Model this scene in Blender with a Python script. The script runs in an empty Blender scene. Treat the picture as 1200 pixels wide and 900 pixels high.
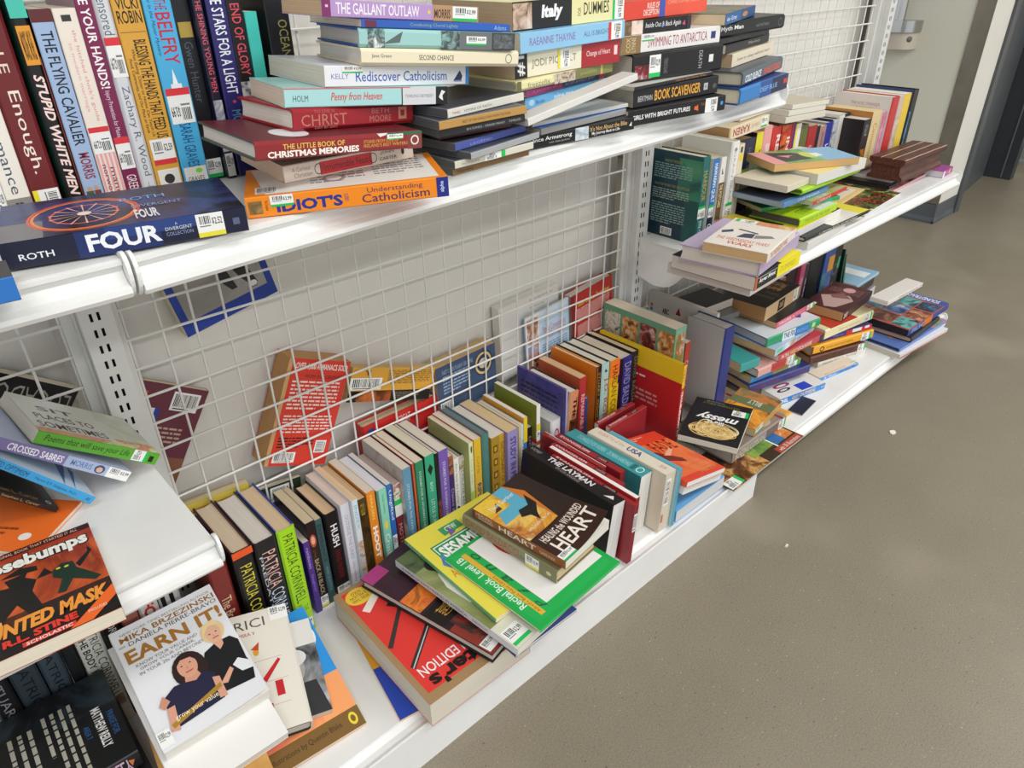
import bpy, bmesh, math, random
from mathutils import Vector, Matrix
random.seed(7)
SC = bpy.context.scene
COL = SC.collection
# ---------------------------------------------------------------- camera, world, lamps, exposure
cam_data = bpy.data.cameras.new('camera')
cam_data.sensor_width = 36.0
cam_data.lens = 25.358
cam_data.clip_start = 0.02
cam = bpy.data.objects.new('camera', cam_data)
COL.objects.link(cam)
cam.location = (-0.2336, -1.1234, 1.1925)
cam.rotation_euler = (1.03989, 0.01186, -0.74537)
SC.camera = cam

world = bpy.data.worlds.new('store_surroundings')
SC.world = world
world.use_nodes = True
wb = world.node_tree.nodes['Background']
wb.inputs[0].default_value = (0.93, 0.965, 1.0, 1)
wb.inputs[1].default_value = 0.8

def ceiling_lamp(x, y, sx, sy, power):
    d = bpy.data.lights.new('ceiling_panel_light', 'AREA')
    d.shape = 'RECTANGLE'; d.size = sx; d.size_y = sy
    d.energy = power; d.color = (1.0, 1.0, 1.0)
    o = bpy.data.objects.new('ceiling_panel_light', d)
    o.location = (x, y, 2.97); COL.objects.link(o)
for lx in (-1.0, 0.9, 2.8, 4.7):
    ceiling_lamp(lx, -1.9, 1.25, 0.35, 20)
    ceiling_lamp(lx, -4.0, 1.25, 0.35, 24)

SC.view_settings.view_transform = 'Standard'
SC.view_settings.look = 'None'
SC.view_settings.gamma = 1.0
SC.view_settings.use_curve_mapping = False
SC.view_settings.exposure = 0.38

# ---------------------------------------------------------------- materials
def lin(h):
    h = h.lstrip('#')
    if len(h) == 3: h = ''.join(c * 2 for c in h)
    out = []
    for i in (0, 2, 4):
        c = int(h[i:i + 2], 16) / 255
        out.append(c / 12.92 if c <= 0.04045 else ((c + 0.055) / 1.055) ** 2.4)
    return (*out, 1)
MATS = {}
def mat(h, rough=0.38, metal=0.0, name=None):
    key = (h, rough, metal)
    if key in MATS: return MATS[key]
    m = bpy.data.materials.new(name or 'ink_' + h.lstrip('#')); m.use_nodes = True
    b = m.node_tree.nodes['Principled BSDF']
    b.inputs['Base Color'].default_value = lin(h)
    b.inputs['Roughness'].default_value = rough
    b.inputs['Metallic'].default_value = metal
    MATS[key] = m
    return m
def nodes_of(m): return m.node_tree.nodes, m.node_tree.links
def pages(h):
    key = ('pages', h)
    if key in MATS: return MATS[key]
    m = bpy.data.materials.new('paper_edges_' + h); m.use_nodes = True
    N, Lk = nodes_of(m); b = N['Principled BSDF']; b.inputs['Roughness'].default_value = 0.85
    tc = N.new('ShaderNodeTexCoord'); mp = N.new('ShaderNodeMapping'); mp.inputs['Scale'].default_value = (6, 6, 950)
    no = N.new('ShaderNodeTexNoise'); no.inputs['Scale'].default_value = 1.0; no.inputs['Detail'].default_value = 3
    rp = N.new('ShaderNodeValToRGB'); c = lin(h)
    rp.color_ramp.elements[0].position = 0.3; rp.color_ramp.elements[0].color = (c[0] * .80, c[1] * .78, c[2] * .74, 1)
    rp.color_ramp.elements[1].position = 0.62; rp.color_ramp.elements[1].color = c
    Lk.new(tc.outputs['Object'], mp.inputs['Vector']); Lk.new(mp.outputs['Vector'], no.inputs['Vector'])
    Lk.new(no.outputs['Fac'], rp.inputs['Fac']); Lk.new(rp.outputs['Color'], b.inputs['Base Color'])
    MATS[key] = m
    return m
def picture(cols, scale):
    key = ('pic', cols, scale)
    if key in MATS: return MATS[key]
    m = bpy.data.materials.new('printed_picture'); m.use_nodes = True
    N, Lk = nodes_of(m); b = N['Principled BSDF']; b.inputs['Roughness'].default_value = 0.35
    tc = N.new('ShaderNodeTexCoord'); no = N.new('ShaderNodeTexNoise')
    no.inputs['Scale'].default_value = scale; no.inputs['Detail'].default_value = 5; no.inputs['Roughness'].default_value = 0.62
    no.inputs['Distortion'].default_value = 0.8
    rp = N.new('ShaderNodeValToRGB'); e = rp.color_ramp.elements
    while len(e) < len(cols): e.new(0.5)
    for i, c in enumerate(cols):
        e[i].position = 0.33 + 0.34 * i / max(1, len(cols) - 1); e[i].color = lin(c)
    Lk.new(tc.outputs['Object'], no.inputs['Vector']); Lk.new(no.outputs['Fac'], rp.inputs['Fac'])
    Lk.new(rp.outputs['Color'], b.inputs['Base Color'])
    MATS[key] = m
    return m
def noisy(name, c1, c2, scale, rough, bump=0.0, detail=6):
    m = bpy.data.materials.new(name); m.use_nodes = True
    N, Lk = nodes_of(m); b = N['Principled BSDF']; b.inputs['Roughness'].default_value = rough
    tc = N.new('ShaderNodeTexCoord'); no = N.new('ShaderNodeTexNoise')
    no.inputs['Scale'].default_value = scale; no.inputs['Detail'].default_value = detail
    rp = N.new('ShaderNodeValToRGB')
    rp.color_ramp.elements[0].position = 0.35; rp.color_ramp.elements[0].color = lin(c1)
    rp.color_ramp.elements[1].position = 0.65; rp.color_ramp.elements[1].color = lin(c2)
    Lk.new(tc.outputs['Object'], no.inputs['Vector']); Lk.new(no.outputs['Fac'], rp.inputs['Fac'])
    Lk.new(rp.outputs['Color'], b.inputs['Base Color'])
    if bump:
        bp = N.new('ShaderNodeBump'); bp.inputs['Strength'].default_value = bump; bp.inputs['Distance'].default_value = 0.002
        Lk.new(no.outputs['Fac'], bp.inputs['Height']); Lk.new(bp.outputs['Normal'], b.inputs['Normal'])
    return m
def concrete():
    m = bpy.data.materials.new('polished_concrete'); m.use_nodes = True
    N, Lk = nodes_of(m); b = N['Principled BSDF']
    tc = N.new('ShaderNodeTexCoord')
    def noise(scale, detail, rough=.6):
        n = N.new('ShaderNodeTexNoise'); n.inputs['Scale'].default_value = scale; n.inputs['Detail'].default_value = detail
        n.inputs['Roughness'].default_value = rough
        Lk.new(tc.outputs['Object'], n.inputs['Vector']); return n
    def ramp(src, p0, c0, p1, c1):
        r = N.new('ShaderNodeValToRGB'); e = r.color_ramp.elements
        e[0].position = p0; e[0].color = c0; e[1].position = p1; e[1].color = c1
        Lk.new(src, r.inputs['Fac']); return r
    def mix(kind, fac, a, c):
        x = N.new('ShaderNodeMix'); x.data_type = 'RGBA'; x.blend_type = kind
        if isinstance(fac, float): x.inputs[0].default_value = fac
        else: Lk.new(fac, x.inputs[0])
        Lk.new(a, x.inputs[6]); 
        if isinstance(c, tuple): x.inputs[7].default_value = c
        else: Lk.new(c, x.inputs[7])
        return x.outputs[2]
    base = ramp(noise(2.2, 8).outputs['Fac'], .3, lin('776e5d'), .7, lin('8c8372')).outputs['Color']
    fine = ramp(noise(330, 2, .5).outputs['Fac'], .32, lin('6f6656'), .68, lin('958c7a')).outputs['Color']
    c = mix('MIX', .5, base, fine)
    v = N.new('ShaderNodeTexVoronoi'); v.inputs['Scale'].default_value = 95
    Lk.new(tc.outputs['Object'], v.inputs['Vector'])
    sp = ramp(v.outputs['Distance'], .05, (1, 1, 1, 1), .11, (0, 0, 0, 1))
    sel = ramp(noise(60, 1).outputs['Fac'], .52, (0, 0, 0, 1), .60, (1, 1, 1, 1))
    mm = N.new('ShaderNodeMath'); mm.operation = 'MULTIPLY'
    Lk.new(sp.outputs['Color'], mm.inputs[0]); Lk.new(sel.outputs['Color'], mm.inputs[1])
    c = mix('MIX', mm.outputs[0], c, lin('cfc7b4'))
    dk = ramp(noise(160, 2).outputs['Fac'], .66, (0, 0, 0, 1), .74, (1, 1, 1, 1))
    c = mix('MIX', dk.outputs['Color'], c, lin('544c3f'))
    st = ramp(noise(1.1, 3).outputs['Fac'], .60, (0, 0, 0, 1), .75, (.55, .55, .55, 1))
    c = mix('MIX', st.outputs['Color'], c, lin('a39a88'))
    Lk.new(c, b.inputs['Base Color'])
    rr = ramp(noise(3, 5).outputs['Fac'], .3, (.36, .36, .36, 1), .7, (.52, .52, .52, 1))
    Lk.new(rr.outputs['Color'], b.inputs['Roughness'])
    return m
M_SHELF = noisy('white_powder_coat', 'e6e6e3', 'ececea', 9, 0.32)
M_POST = noisy('grey_white_powder_coat', 'd3d3cf', 'dadad6', 14, 0.42)
M_WIRE = noisy('white_wire_coat', 'dcdbd6', 'e6e5e0', 12, 0.4)
M_PANEL = noisy('white_backing_board', 'dcd9d2', 'e4e1da', 3.0, 0.6)
M_DARK = mat('121212', .7, 0, 'slot_shade_black')
M_FLOOR = concrete()
M_WALL = noisy('painted_wall', 'd8d6c6', 'dcdacc', 2.5, 0.6)
M_TRIMWHITE = noisy('cream_wall_return', 'dedacf', 'e2dfd5', 3, 0.6)
M_STEEL = noisy('brushed_steel', '7d7567', '8f8779', 6, 0.38); M_STEEL.node_tree.nodes['Principled BSDF'].inputs['Metallic'].default_value = 0.8
M_CHROME = mat('b8b8b6', .22, 1.0, 'chrome')
M_BASE = noisy('grey_vinyl', '4c5256', '565c60', 8, 0.45)
M_DOOR = noisy('charcoal_door_paint', '33363a', '383b3f', 5, 0.4)
M_FRAME = noisy('charcoal_frame_paint', '4a4e51', '515558', 5, 0.4)

# ---------------------------------------------------------------- mesh helpers
def link(name, bm, mats, parent=None, smooth=False):
    me = bpy.data.meshes.new(name); bm.to_mesh(me); bm.free()
    for m in (mats if isinstance(mats, list) else [mats]): me.materials.append(m)
    if smooth:
        for p in me.polygons: p.use_smooth = True
    o = bpy.data.objects.new(name, me); COL.objects.link(o)
    if parent: o.parent = parent
    return o
def tag(o, label, cat, group=None):
    o['label'] = label; o['category'] = cat
    if group: o['group'] = group
    return o
def empty(name, loc=(0, 0, 0), rot=(0, 0, 0)):
    o = bpy.data.objects.new(name, None); o.location = loc; o.rotation_euler = rot; o.empty_display_size = .05
    COL.objects.link(o); return o
def structure(o):
    o['kind'] = 'structure'; return o
def box(bm, x0, y0, z0, x1, y1, z1, mi=0):
    v = [bm.verts.new((x, y, z)) for x in (x0, x1) for y in (y0, y1) for z in (z0, z1)]
    for q in ((0, 1, 3, 2), (4, 6, 7, 5), (0, 4, 5, 1), (2, 3, 7, 6), (0, 2, 6, 4), (1, 5, 7, 3)):
        f = bm.faces.new([v[i] for i in q]); f.material_index = mi
def extrude_x(bm, prof, x0, x1, z0=0.0, z1=0.0, mi=0, caps=True):
    a = [bm.verts.new((x0, y, z + z0)) for y, z in prof]; b = [bm.verts.new((x1, y, z + z1)) for y, z in prof]
    n = len(prof)
    for i in range(n):
        f = bm.faces.new((a[i], a[(i + 1) % n], b[(i + 1) % n], b[i])); f.material_index = mi
    if caps:
        bm.faces.new(a[::-1]).material_index = mi; bm.faces.new(b).material_index = mi
def tube(bm, p0, p1, r, n=8, mi=0):
    p0, p1 = Vector(p0), Vector(p1); d = (p1 - p0).normalized()
    u = d.orthogonal().normalized(); w = d.cross(u)
    A, B = [], []
    for i in range(n):
        a = 2 * math.pi * i / n; o = (u * math.cos(a) + w * math.sin(a)) * r
        A.append(bm.verts.new(p0 + o)); B.append(bm.verts.new(p1 + o))
    for i in range(n):
        bm.faces.new((A[i], A[(i + 1) % n], B[(i + 1) % n], B[i])).material_index = mi
    bm.faces.new(A[::-1]).material_index = mi; bm.faces.new(B).material_index = mi
def fix_normals(bm): bmesh.ops.recalc_face_normals(bm, faces=bm.faces[:])

# ---------------------------------------------------------------- the room
bm = bmesh.new(); box(bm, -4, -6, -.1, 9, 6, 0); structure(link('floor', bm, M_FLOOR))
bm = bmesh.new(); box(bm, -4, -6, 3.0, 9, 6, 3.1); structure(link('ceiling', bm, noisy('ceiling_tile', 'e2e1dc', 'e8e7e2', 5, .8)))
bm = bmesh.new(); box(bm, 3.8, .083, 0, 4.06, 5, 3.0); structure(link('wall_right', bm, M_WALL))
bm = bmesh.new(); box(bm, 3.797, .079, .10, 4.06, .083, 2.99); structure(link('wall_end', bm, M_TRIMWHITE))
bm = bmesh.new(); box(bm, 3.793, .0785, .10, 3.80, .152, 2.4); box(bm, 3.793, .0755, .10, 3.800, .079, 2.4)
structure(link('trim_1', bm, M_STEEL))
def skirting(bm, x0, y0, x1, y1, nx, ny, h=.10, t=.012):
    prof = ((0, 0), (t, 0), (t, .012), (t * .55, .03), (t * .55, h - .006), (0, h))
    a = [bm.verts.new((x0 + nx * d, y0 + ny * d, z)) for d, z in prof]; b = [bm.verts.new((x1 + nx * d, y1 + ny * d, z)) for d, z in prof]
    for i in range(len(prof)): bm.faces.new((a[i], a[(i + 1) % 6], b[(i + 1) % 6], b[i]))
    bm.faces.new(a); bm.faces.new(b[::-1]); fix_normals(bm)
bm = bmesh.new(); skirting(bm, 3.8, .0755, 3.8, 2.5, -1, 0); structure(link('baseboard_right', bm, M_BASE))
bm = bmesh.new(); skirting(bm, 3.788, .083, 4.06, .083, 0, -1); structure(link('baseboard_end', bm, M_BASE))
# the door opening beyond the wall end
bm = bmesh.new(); box(bm, 4.06, .066, 0, 4.12, .30, 2.2); box(bm, 4.12, .10, 0, 4.16, .30, 2.2); structure(link('trim_2', bm, M_FRAME))
bm = bmesh.new()
for (xa, ya, xb, yb) in ((4.16, .135, 4.98, .225),):
    v = [bm.verts.new((x, y, z)) for (x, y) in ((xa, ya), (xb, yb), (xb, yb + .05), (xa, ya + .05)) for z in (.0, 2.2)]
    for q in ((0, 2, 3, 1), (2, 4, 5, 3), (4, 6, 7, 5), (6, 0, 1, 7), (1, 3, 5, 7), (0, 6, 4, 2)): bm.faces.new([v[i] for i in q])
fix_normals(bm); structure(link('door_1', bm, M_FRAME))
bm = bmesh.new(); box(bm, 4.99, .08, 0, 5.06, .30, 2.2); door2 = structure(link('door_2', bm, M_DOOR))
bm = bmesh.new(); box(bm, 4.985, .128, .01, 4.99, .134, 2.2); link('weather_strip', bm, mat('6a6d6c', .4), door2)
bm = bmesh.new(); box(bm, 5.5, -1.5, 0, 5.6, .6, 3.0); structure(link('wall_far', bm, M_TRIMWHITE))
bm = bmesh.new(); skirting(bm, 5.5, -1.5, 5.5, .6, -1, 0, .12); structure(link('baseboard_far', bm, noisy('light_grey_vinyl', '7c7f7e', '868988', 8, .5)))

# stainless fitting on the right-hand wall
fit = tag(empty('wall_bracket', (3.8, .45, .80)), 'polished steel pipe and oval flange on the wall beyond the shelves', 'wall bracket')
def slab_oval(bm, cy, z0, z1, ry, rx, n=28, y_sq=2.6):
    A, B = [], []
    for i in range(n + 1):
        a = math.pi * i / n
        c, s = math.cos(a), math.sin(a)
        yy = cy + ry * math.copysign(abs(c) ** (2 / y_sq), c); xx = -rx * abs(s) ** (2 / y_sq)
        A.append(bm.verts.new((xx, yy, z0))); B.append(bm.verts.new((xx, yy, z1)))
    m = len(A)
    for i in range(m): bm.faces.new((A[i], A[(i + 1) % m], B[(i + 1) % m], B[i]))
    bm.faces.new(A); bm.faces.new(B[::-1]); fix_normals(bm)
bm = bmesh.new(); slab_oval(bm, 0, .075, .125, .085, .10); link('oval_flange', bm, M_CHROME, fit)
bm = bmesh.new(); slab_oval(bm, 0, .0, .075, .078, .085); link('block', bm, noisy('pale_plastic', 'c9bfb0', 'd0c6b8', 9, .5), fit)
bm = bmesh.new(); tube(bm, (-.055, .01, .12), (-.055, .01, .9), .026, 16); link('pipe', bm, M_CHROME, fit)
for yy in (-.055, .05):
    bm = bmesh.new(); bmesh.ops.create_uvsphere(bm, u_segments=14, v_segments=8, radius=.017)
    bmesh.ops.translate(bm, vec=(-.072 if yy > 0 else -.055, yy, .045), verts=bm.verts[:]); link('knob', bm, mat('6a6660', .35), fit, True)

# ---------------------------------------------------------------- the shelving
PITCH = .0508
def upright(x0, label):
    root = tag(empty('shelf_upright', (x0, 0, 0)), label, 'upright')
    w, d, H = .045, .03, 1.75
    bm = bmesh.new()
    xs = [0, .0135, .0175, .0235, .0275, w]
    zs = [0.0]; z = .0185
    k = 0
    while z + .0125 < H: zs += [z, z + .0125]; z += .0254
    zs.append(H)
    g = [[bm.verts.new((x, -d, zz)) for zz in zs] for x in xs]
    for i in range(len(xs) - 1):
        for j in range(len(zs) - 1):
            if i in (1, 3) and j % 2 == 1: continue
            bm.faces.new((g[i][j], g[i + 1][j], g[i + 1][j + 1], g[i][j + 1]))
    for xx in (0, w):
        v = [bm.verts.new(p) for p in ((xx, -d, 0), (xx, .022, 0), (xx, .022, H), (xx, -d, H))]
        bm.faces.new(v if xx == 0 else v[::-1])
    link('slotted_post', bm, M_POST, root)
    bm = bmesh.new(); box(bm, .002, -d + .012, 0, w - .002, .022, H); link('slot_shade_box', bm, M_DARK, root)  # black box paints the shade of the hollow seen through the slots
    bm = bmesh.new(); box(bm, -.019, -.004, 0, -.0005, .012, H); box(bm, w + .0005, -.004, 0, w + .012, .012, H)
    box(bm, -.0045, -.012, 0, -.0005, -.004, H)
    link('side_flange', bm, M_POST, root)
    return root
upright(-.061, 'white slotted shelf upright at the left, between the left bay and the middle bay')
upright(1.195, 'white slotted shelf upright between the middle bay and the far bay')
upright(2.425, 'white slotted shelf upright at the far end of the shelving')

def wire_grid(x0, n, z0, z1, label):
    root = tag(empty('wire_grid_panel', (x0, 0, z0)), label, 'wire grid')
    zs = [.75 - .0508 * k for k in range(-20, 16) if z0 <= .75 - .0508 * k <= z1]
    bm = bmesh.new()
    for i in range(n): tube(bm, (i * PITCH, .0045, 0), (i * PITCH, .0045, z1 - z0), .0021, 6)
    link('vertical_wire', bm, M_WIRE, root)
    bm = bmesh.new()
    for z in zs: tube(bm, (-.004, 0, z - z0), ((n - 1) * PITCH + .004, 0, z - z0), .0023, 6)
    link('horizontal_wire', bm, M_WIRE, root)
wire_grid(0, 24, .12, 1.70, 'white wire grid at the back of the middle bay')
wire_grid(1.262, 23, .11, 1.70, 'white wire grid at the back of the far bay')
wire_grid(-.081 - 14 * PITCH, 15, .12, 1.70, 'white wire grid at the back of the left bay')
def backing(x0, x1, label):
    bm = bmesh.new(); box(bm, x0, .062, .0, x1, .069, 1.75); tag(link('back_panel', bm, M_PANEL), label, 'panel')
backing(-.03, 1.215, 'off-white backing board behind the wire grid of the middle bay')
backing(1.25, 2.452, 'off-white backing board behind the wire grid of the far bay')
backing(-1.0, -.085, 'off-white backing board behind the wire grid of the left bay')

bm = bmesh.new(); box(bm, 2.458, .058, 0, 2.488, .074, 1.75); tag(link('dark_gap_strip', bm, mat('3a342c', .6)), 'narrow dark strip standing in for the dark gap between backing board and end upright', 'dark_strip')  # added strip: its dark colour stands in for the gap past the board

def shelf(x0, x1, zl, zr, yf, label, brackets=(True, True), depth_back=-.032, thick_front=.038):
    """deck with a rolled front, a label channel, round end caps and two side brackets"""
    root = tag(empty('metal_shelf', (x0, 0, zl)), label, 'shelf')
    prof = [(depth_back, 0), (yf + .030, 0), (yf + .022, 0), (yf + .015, -.0004), (yf + .0105, -.002), (yf + .0105, -.006), (yf + .016, -.009),
            (yf + .0165, -.013), (yf + .014, -.019), (yf + .009, -.0245), (yf + .001, -.028), (yf, -.033), (yf + .003, -thick_front), (yf + .012, -thick_front - .001),
            (yf + .04, -.034), (yf + .04, -.003), (depth_back, -.003)]
    bm = bmesh.new(); extrude_x(bm, prof, 0, x1 - x0, 0, zr - zl); fix_normals(bm)
    link('deck', bm, M_SHELF, root)
    for xx, dz, s in ((0, 0, -1), (x1 - x0, zr - zl, 1)):
        bm = bmesh.new(); A, B = [], []
        for i in range(20):
            a = 2 * math.pi * i / 20
            y = yf + .017 + .0165 * math.cos(a); z = -.018 + .024 * math.sin(a) + dz - .25 * (y - yf - .017)
            A.append(bm.verts.new((xx + s * .0005, y, z))); B.append(bm.verts.new((xx + s * .0045, y, z)))
        for i in range(20): bm.faces.new((A[i], A[(i + 1) % 20], B[(i + 1) % 20], B[i]))
        bm.faces.new(A[::-1]); bm.faces.new(B); fix_normals(bm)
        link('end_cap', bm, M_SHELF, root)
    for (xx, dz, on, s) in ((.004, 0, brackets[0], 1), (x1 - x0 - .006, zr - zl, brackets[1], -1)):
        if not on: continue
        pr = [(-.031, -.002), (yf + .05, -.002), (yf + .05, -.030), (-.22, -.040), (-.195, -.048), (-.172, -.066), (-.155, -.086), (-.135, -.103), (-.115, -.110), (-.085, -.113), (-.031, -.100)]
        bm = bmesh.new(); extrude_x(bm, pr, xx, xx + .002, dz - .001, dz - .001)
        box(bm, xx - .0012, -.29, -.034 + dz, xx + .0032, -.031, -.0045 + dz)
        tube(bm, (xx - .002, -.045, -.02 + dz), (xx + .004, -.045, -.02 + dz), .005, 10)
        fix_normals(bm); link('bracket', bm, M_SHELF, root)
    return root
SL = 0.0245
SZ0 = 0.942
shelf(-.048, 1.203, SZ0 + SL * -.048, SZ0 + SL * 1.203, -.37, 'white metal upper shelf of the middle bay, carrying upright novels and four stacks')
shelf(-1.05, -.060, SZ0 - .0, SZ0 - .0, -.37, 'white metal upper shelf of the left bay, at the left edge of the photo', (False, True))
shelf(-1.05, -.048, .558, .558, -.362, 'white metal middle shelf of the left bay, under the orange and black paperback', (False, True))
shelf(1.207, 2.448, .576, .576, -.372, 'white metal middle shelf of the far bay, carrying children books and a ridged wooden box')
shelf(1.205, 2.478, .085, .085, -.452, 'white metal bottom shelf of the far bay, just above the concrete floor', (False, False), thick_front=.045)

def base_deck(x0, x1, label, kick=True):
    root = tag(empty('base_shelf', (x0, 0, 0)), label, 'shelf')
    prof = [(-.032, .10), (-.435, .10), (-.4365, .0985), (-.4375, .1), (-.440, .098), (-.447, .0925), (-.456, .0915), (-.463, .094), (-.466, .0985), (-.4695, .098), (-.4695, .08), (-.46, .08), (-.44, .088), (-.032, .096)]
    bm = bmesh.new(); extrude_x(bm, prof, 0, x1 - x0); fix_normals(bm); link('deck', bm, M_SHELF, root)
    bm = bmesh.new(); box(bm, 0, -.468, 0.0, x1 - x0, -.4665, .0795); link('kick_plate', bm, M_SHELF, root)
    bm = bmesh.new(); box(bm, max(0, .040 if x0 > -.5 else .0), -.0315, .0955, x1 - x0 - .05, .0615, .0995); link('rear_tray', bm, M_SHELF, root)
    return root
base_deck(-.036, 1.192, 'white metal base shelf of the middle bay with a kick plate down to the floor')
base_deck(-1.05, -.040, 'white metal base shelf of the left bay under the black hardcover')

# ---------------------------------------------------------------- books
GLYPHS = {}
def text_mesh(s, bold, shear):
    key = (s, bold, shear)
    if key in GLYPHS: return GLYPHS[key]
    c = bpy.data.curves.new('lettering', 'FONT'); c.body = s; c.resolution_u = 2; c.offset = bold; c.shear = shear
    c.align_x = 'LEFT'
    o = bpy.data.objects.new('lettering', c); COL.objects.link(o)
    dg = bpy.context.evaluated_depsgraph_get()
    me = bpy.data.meshes.new_from_object(o.evaluated_get(dg))
    V = [(v.co.x, v.co.y) for v in me.vertices]; F = [tuple(p.vertices) for p in me.polygons]
    bpy.data.objects.remove(o); bpy.data.curves.remove(c); bpy.data.meshes.remove(me)
    if V:
        xs = [v[0] for v in V]; ys = [v[1] for v in V]
        x0, x1, y0, y1 = min(xs), max(xs), min(ys), max(ys)
        V = [((x - x0) / max(1e-6, x1 - x0), (y - y0) / max(1e-6, y1 - y0)) for x, y in V]
    GLYPHS[key] = (V, F)
    return GLYPHS[key]

class Face:
    """one printed face of a book: u to the right and v up as one reads it, 0..1 each"""
    def __init__(s, f, L, W, T):
        s.f, s.L, s.W, s.T = f, L, W, T
    def at(s, u, v, e):
        if s.f == 'F': return Vector((s.L - v * s.L, u * s.W, s.T + e))
        if s.f == 'B': return Vector((s.L - v * s.L, s.W - u * s.W, -e))
        if s.f == 'E': return Vector((s.L + e, s.W * (1 - v), s.T * u))
        if s.f == 'H': return Vector((-e, s.W * (1 - v), s.T * (1 - u)))
        return Vector((u * s.L, -e, v * s.T))
def rbox(x0, y0, x1, y1, r):
    def g(p):
        a, b = p
        if r == 90: a, b = 1 - b, a
        elif r == 180: a, b = 1 - a, 1 - b
        elif r == 270: a, b = b, 1 - a
        return (x0 + (x1 - x0) * a, y0 + (y1 - y0) * b)
    return g
class Ink:
    def __init__(s, bm, mats): s.bm, s.mats, s.gap = bm, mats, .00003; s.n = {}
    def mi(s, m):
        if m not in s.mats: s.mats.append(m)
        return s.mats.index(m)
    def poly(s, fc, pts, m, e):
        k = s.mi(m)
        vs = [s.bm.verts.new(fc.at(u, v, e)) for u, v in pts]
        try: f = s.bm.faces.new(vs)
        except ValueError: return
        f.material_index = k
        f.normal_update()
        want = fc.at(0, 0, 1) - fc.at(0, 0, 0)
        if f.normal.dot(want) < 0: f.normal_flip()
    def draw(s, fc, op):
        n = s.n.get(fc.f, 0) + 1; s.n[fc.f] = n
        e = .00008 + s.gap * n
        k = op[0]
        if k == 'R': s.poly(fc, [(op[2], op[3]), (op[4], op[3]), (op[4], op[5]), (op[2], op[5])], mat(op[6]), e)
        elif k == 'N': s.poly(fc, [(op[2], op[3]), (op[4], op[3]), (op[4], op[5]), (op[2], op[5])], picture(tuple(op[6]), op[7]), e)
        elif k == 'P': s.poly(fc, [(op[2][i], op[2][i + 1]) for i in range(0, len(op[2]), 2)], mat(op[3]), e)
        elif k == 'E':
            cx, cy, rx, ry = (op[2] + op[4]) / 2, (op[3] + op[5]) / 2, (op[4] - op[2]) / 2, (op[5] - op[3]) / 2
            s.poly(fc, [(cx + rx * math.cos(i * math.pi / 10), cy + ry * math.sin(i * math.pi / 10)) for i in range(20)], mat(op[6]), e)
        elif k == 'O':
            cx, cy, rx, ry, w = op[2:7]; q = op[8] if len(op) > 8 else 1
            for i in range(24):
                a, b = 2 * math.pi * i / 24, 2 * math.pi * (i + 1) / 24
                s.poly(fc, [(cx + rx * math.cos(a), cy + ry * math.sin(a)), (cx + rx * math.cos(b), cy + ry * math.sin(b)),
                            (cx + rx * (1 - w) * math.cos(b), cy + ry * (1 - w) * math.sin(b)), (cx + rx * (1 - w) * math.cos(a), cy + ry * (1 - w) * math.sin(a))], mat(op[7]), e)
        elif k == 'T':
            r = op[8] if len(op) > 8 else 0; bold = op[9] if len(op) > 9 else .0; sh = op[10] if len(op) > 10 else 0
            V, F = text_mesh(op[2], bold, sh); g = rbox(op[3], op[4], op[5], op[6], r); m = mat(op[7])
            k2 = s.mi(m); vs = [s.bm.verts.new(fc.at(*g(p), e)) for p in V]
            want = fc.at(0, 0, 1) - fc.at(0, 0, 0)
            for t in F:
                try: f = s.bm.faces.new([vs[i] for i in t])
                except ValueError: continue
                f.material_index = k2; f.normal_update()
                if f.normal.dot(want) < 0: f.normal_flip()
        elif k == 'L':
            r = op[8] if len(op) > 8 else 0; g = rbox(op[2], op[3], op[4], op[5], r); nl = op[6]; m = mat(op[7])
            rnd = random.Random(nl * 7 + int(op[2] * 100))
            for i in range(nl):
                y1 = 1 - i / nl; y0 = y1 - .45 / nl; x = 0; end = 1 if i < nl - 1 else .6
                while x < end:
                    w = rnd.uniform(.05, .16); x2 = min(end, x + w)
                    s.poly(fc, [g((x, y0)), g((x2, y0)), g((x2, y1)), g((x, y1))], m, e); x = x2 + .025
        elif k == 'C':
            r = op[6] if len(op) > 6 else 0; g = rbox(op[2], op[3], op[4], op[5], r)
            s.poly(fc, [g((0, 0)), g((1, 0)), g((1, 1)), g((0, 1))], mat('f2f2ee'), e)
            x = .08; rnd = random.Random(5); i = 0
            while x < .9:
                w = rnd.choice((.012, .02, .034))
                s.poly(fc, [g((x, .22)), g((x + w, .22)), g((x + w, .9)), g((x, .9))], mat('1a1a1a'), e + .00002); x += w + rnd.choice((.014, .02, .03))
            s.poly(fc, [g((.1, .08)), g((.85, .08)), g((.85, .15)), g((.1, .15))], mat('555'), e + .00002)

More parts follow.
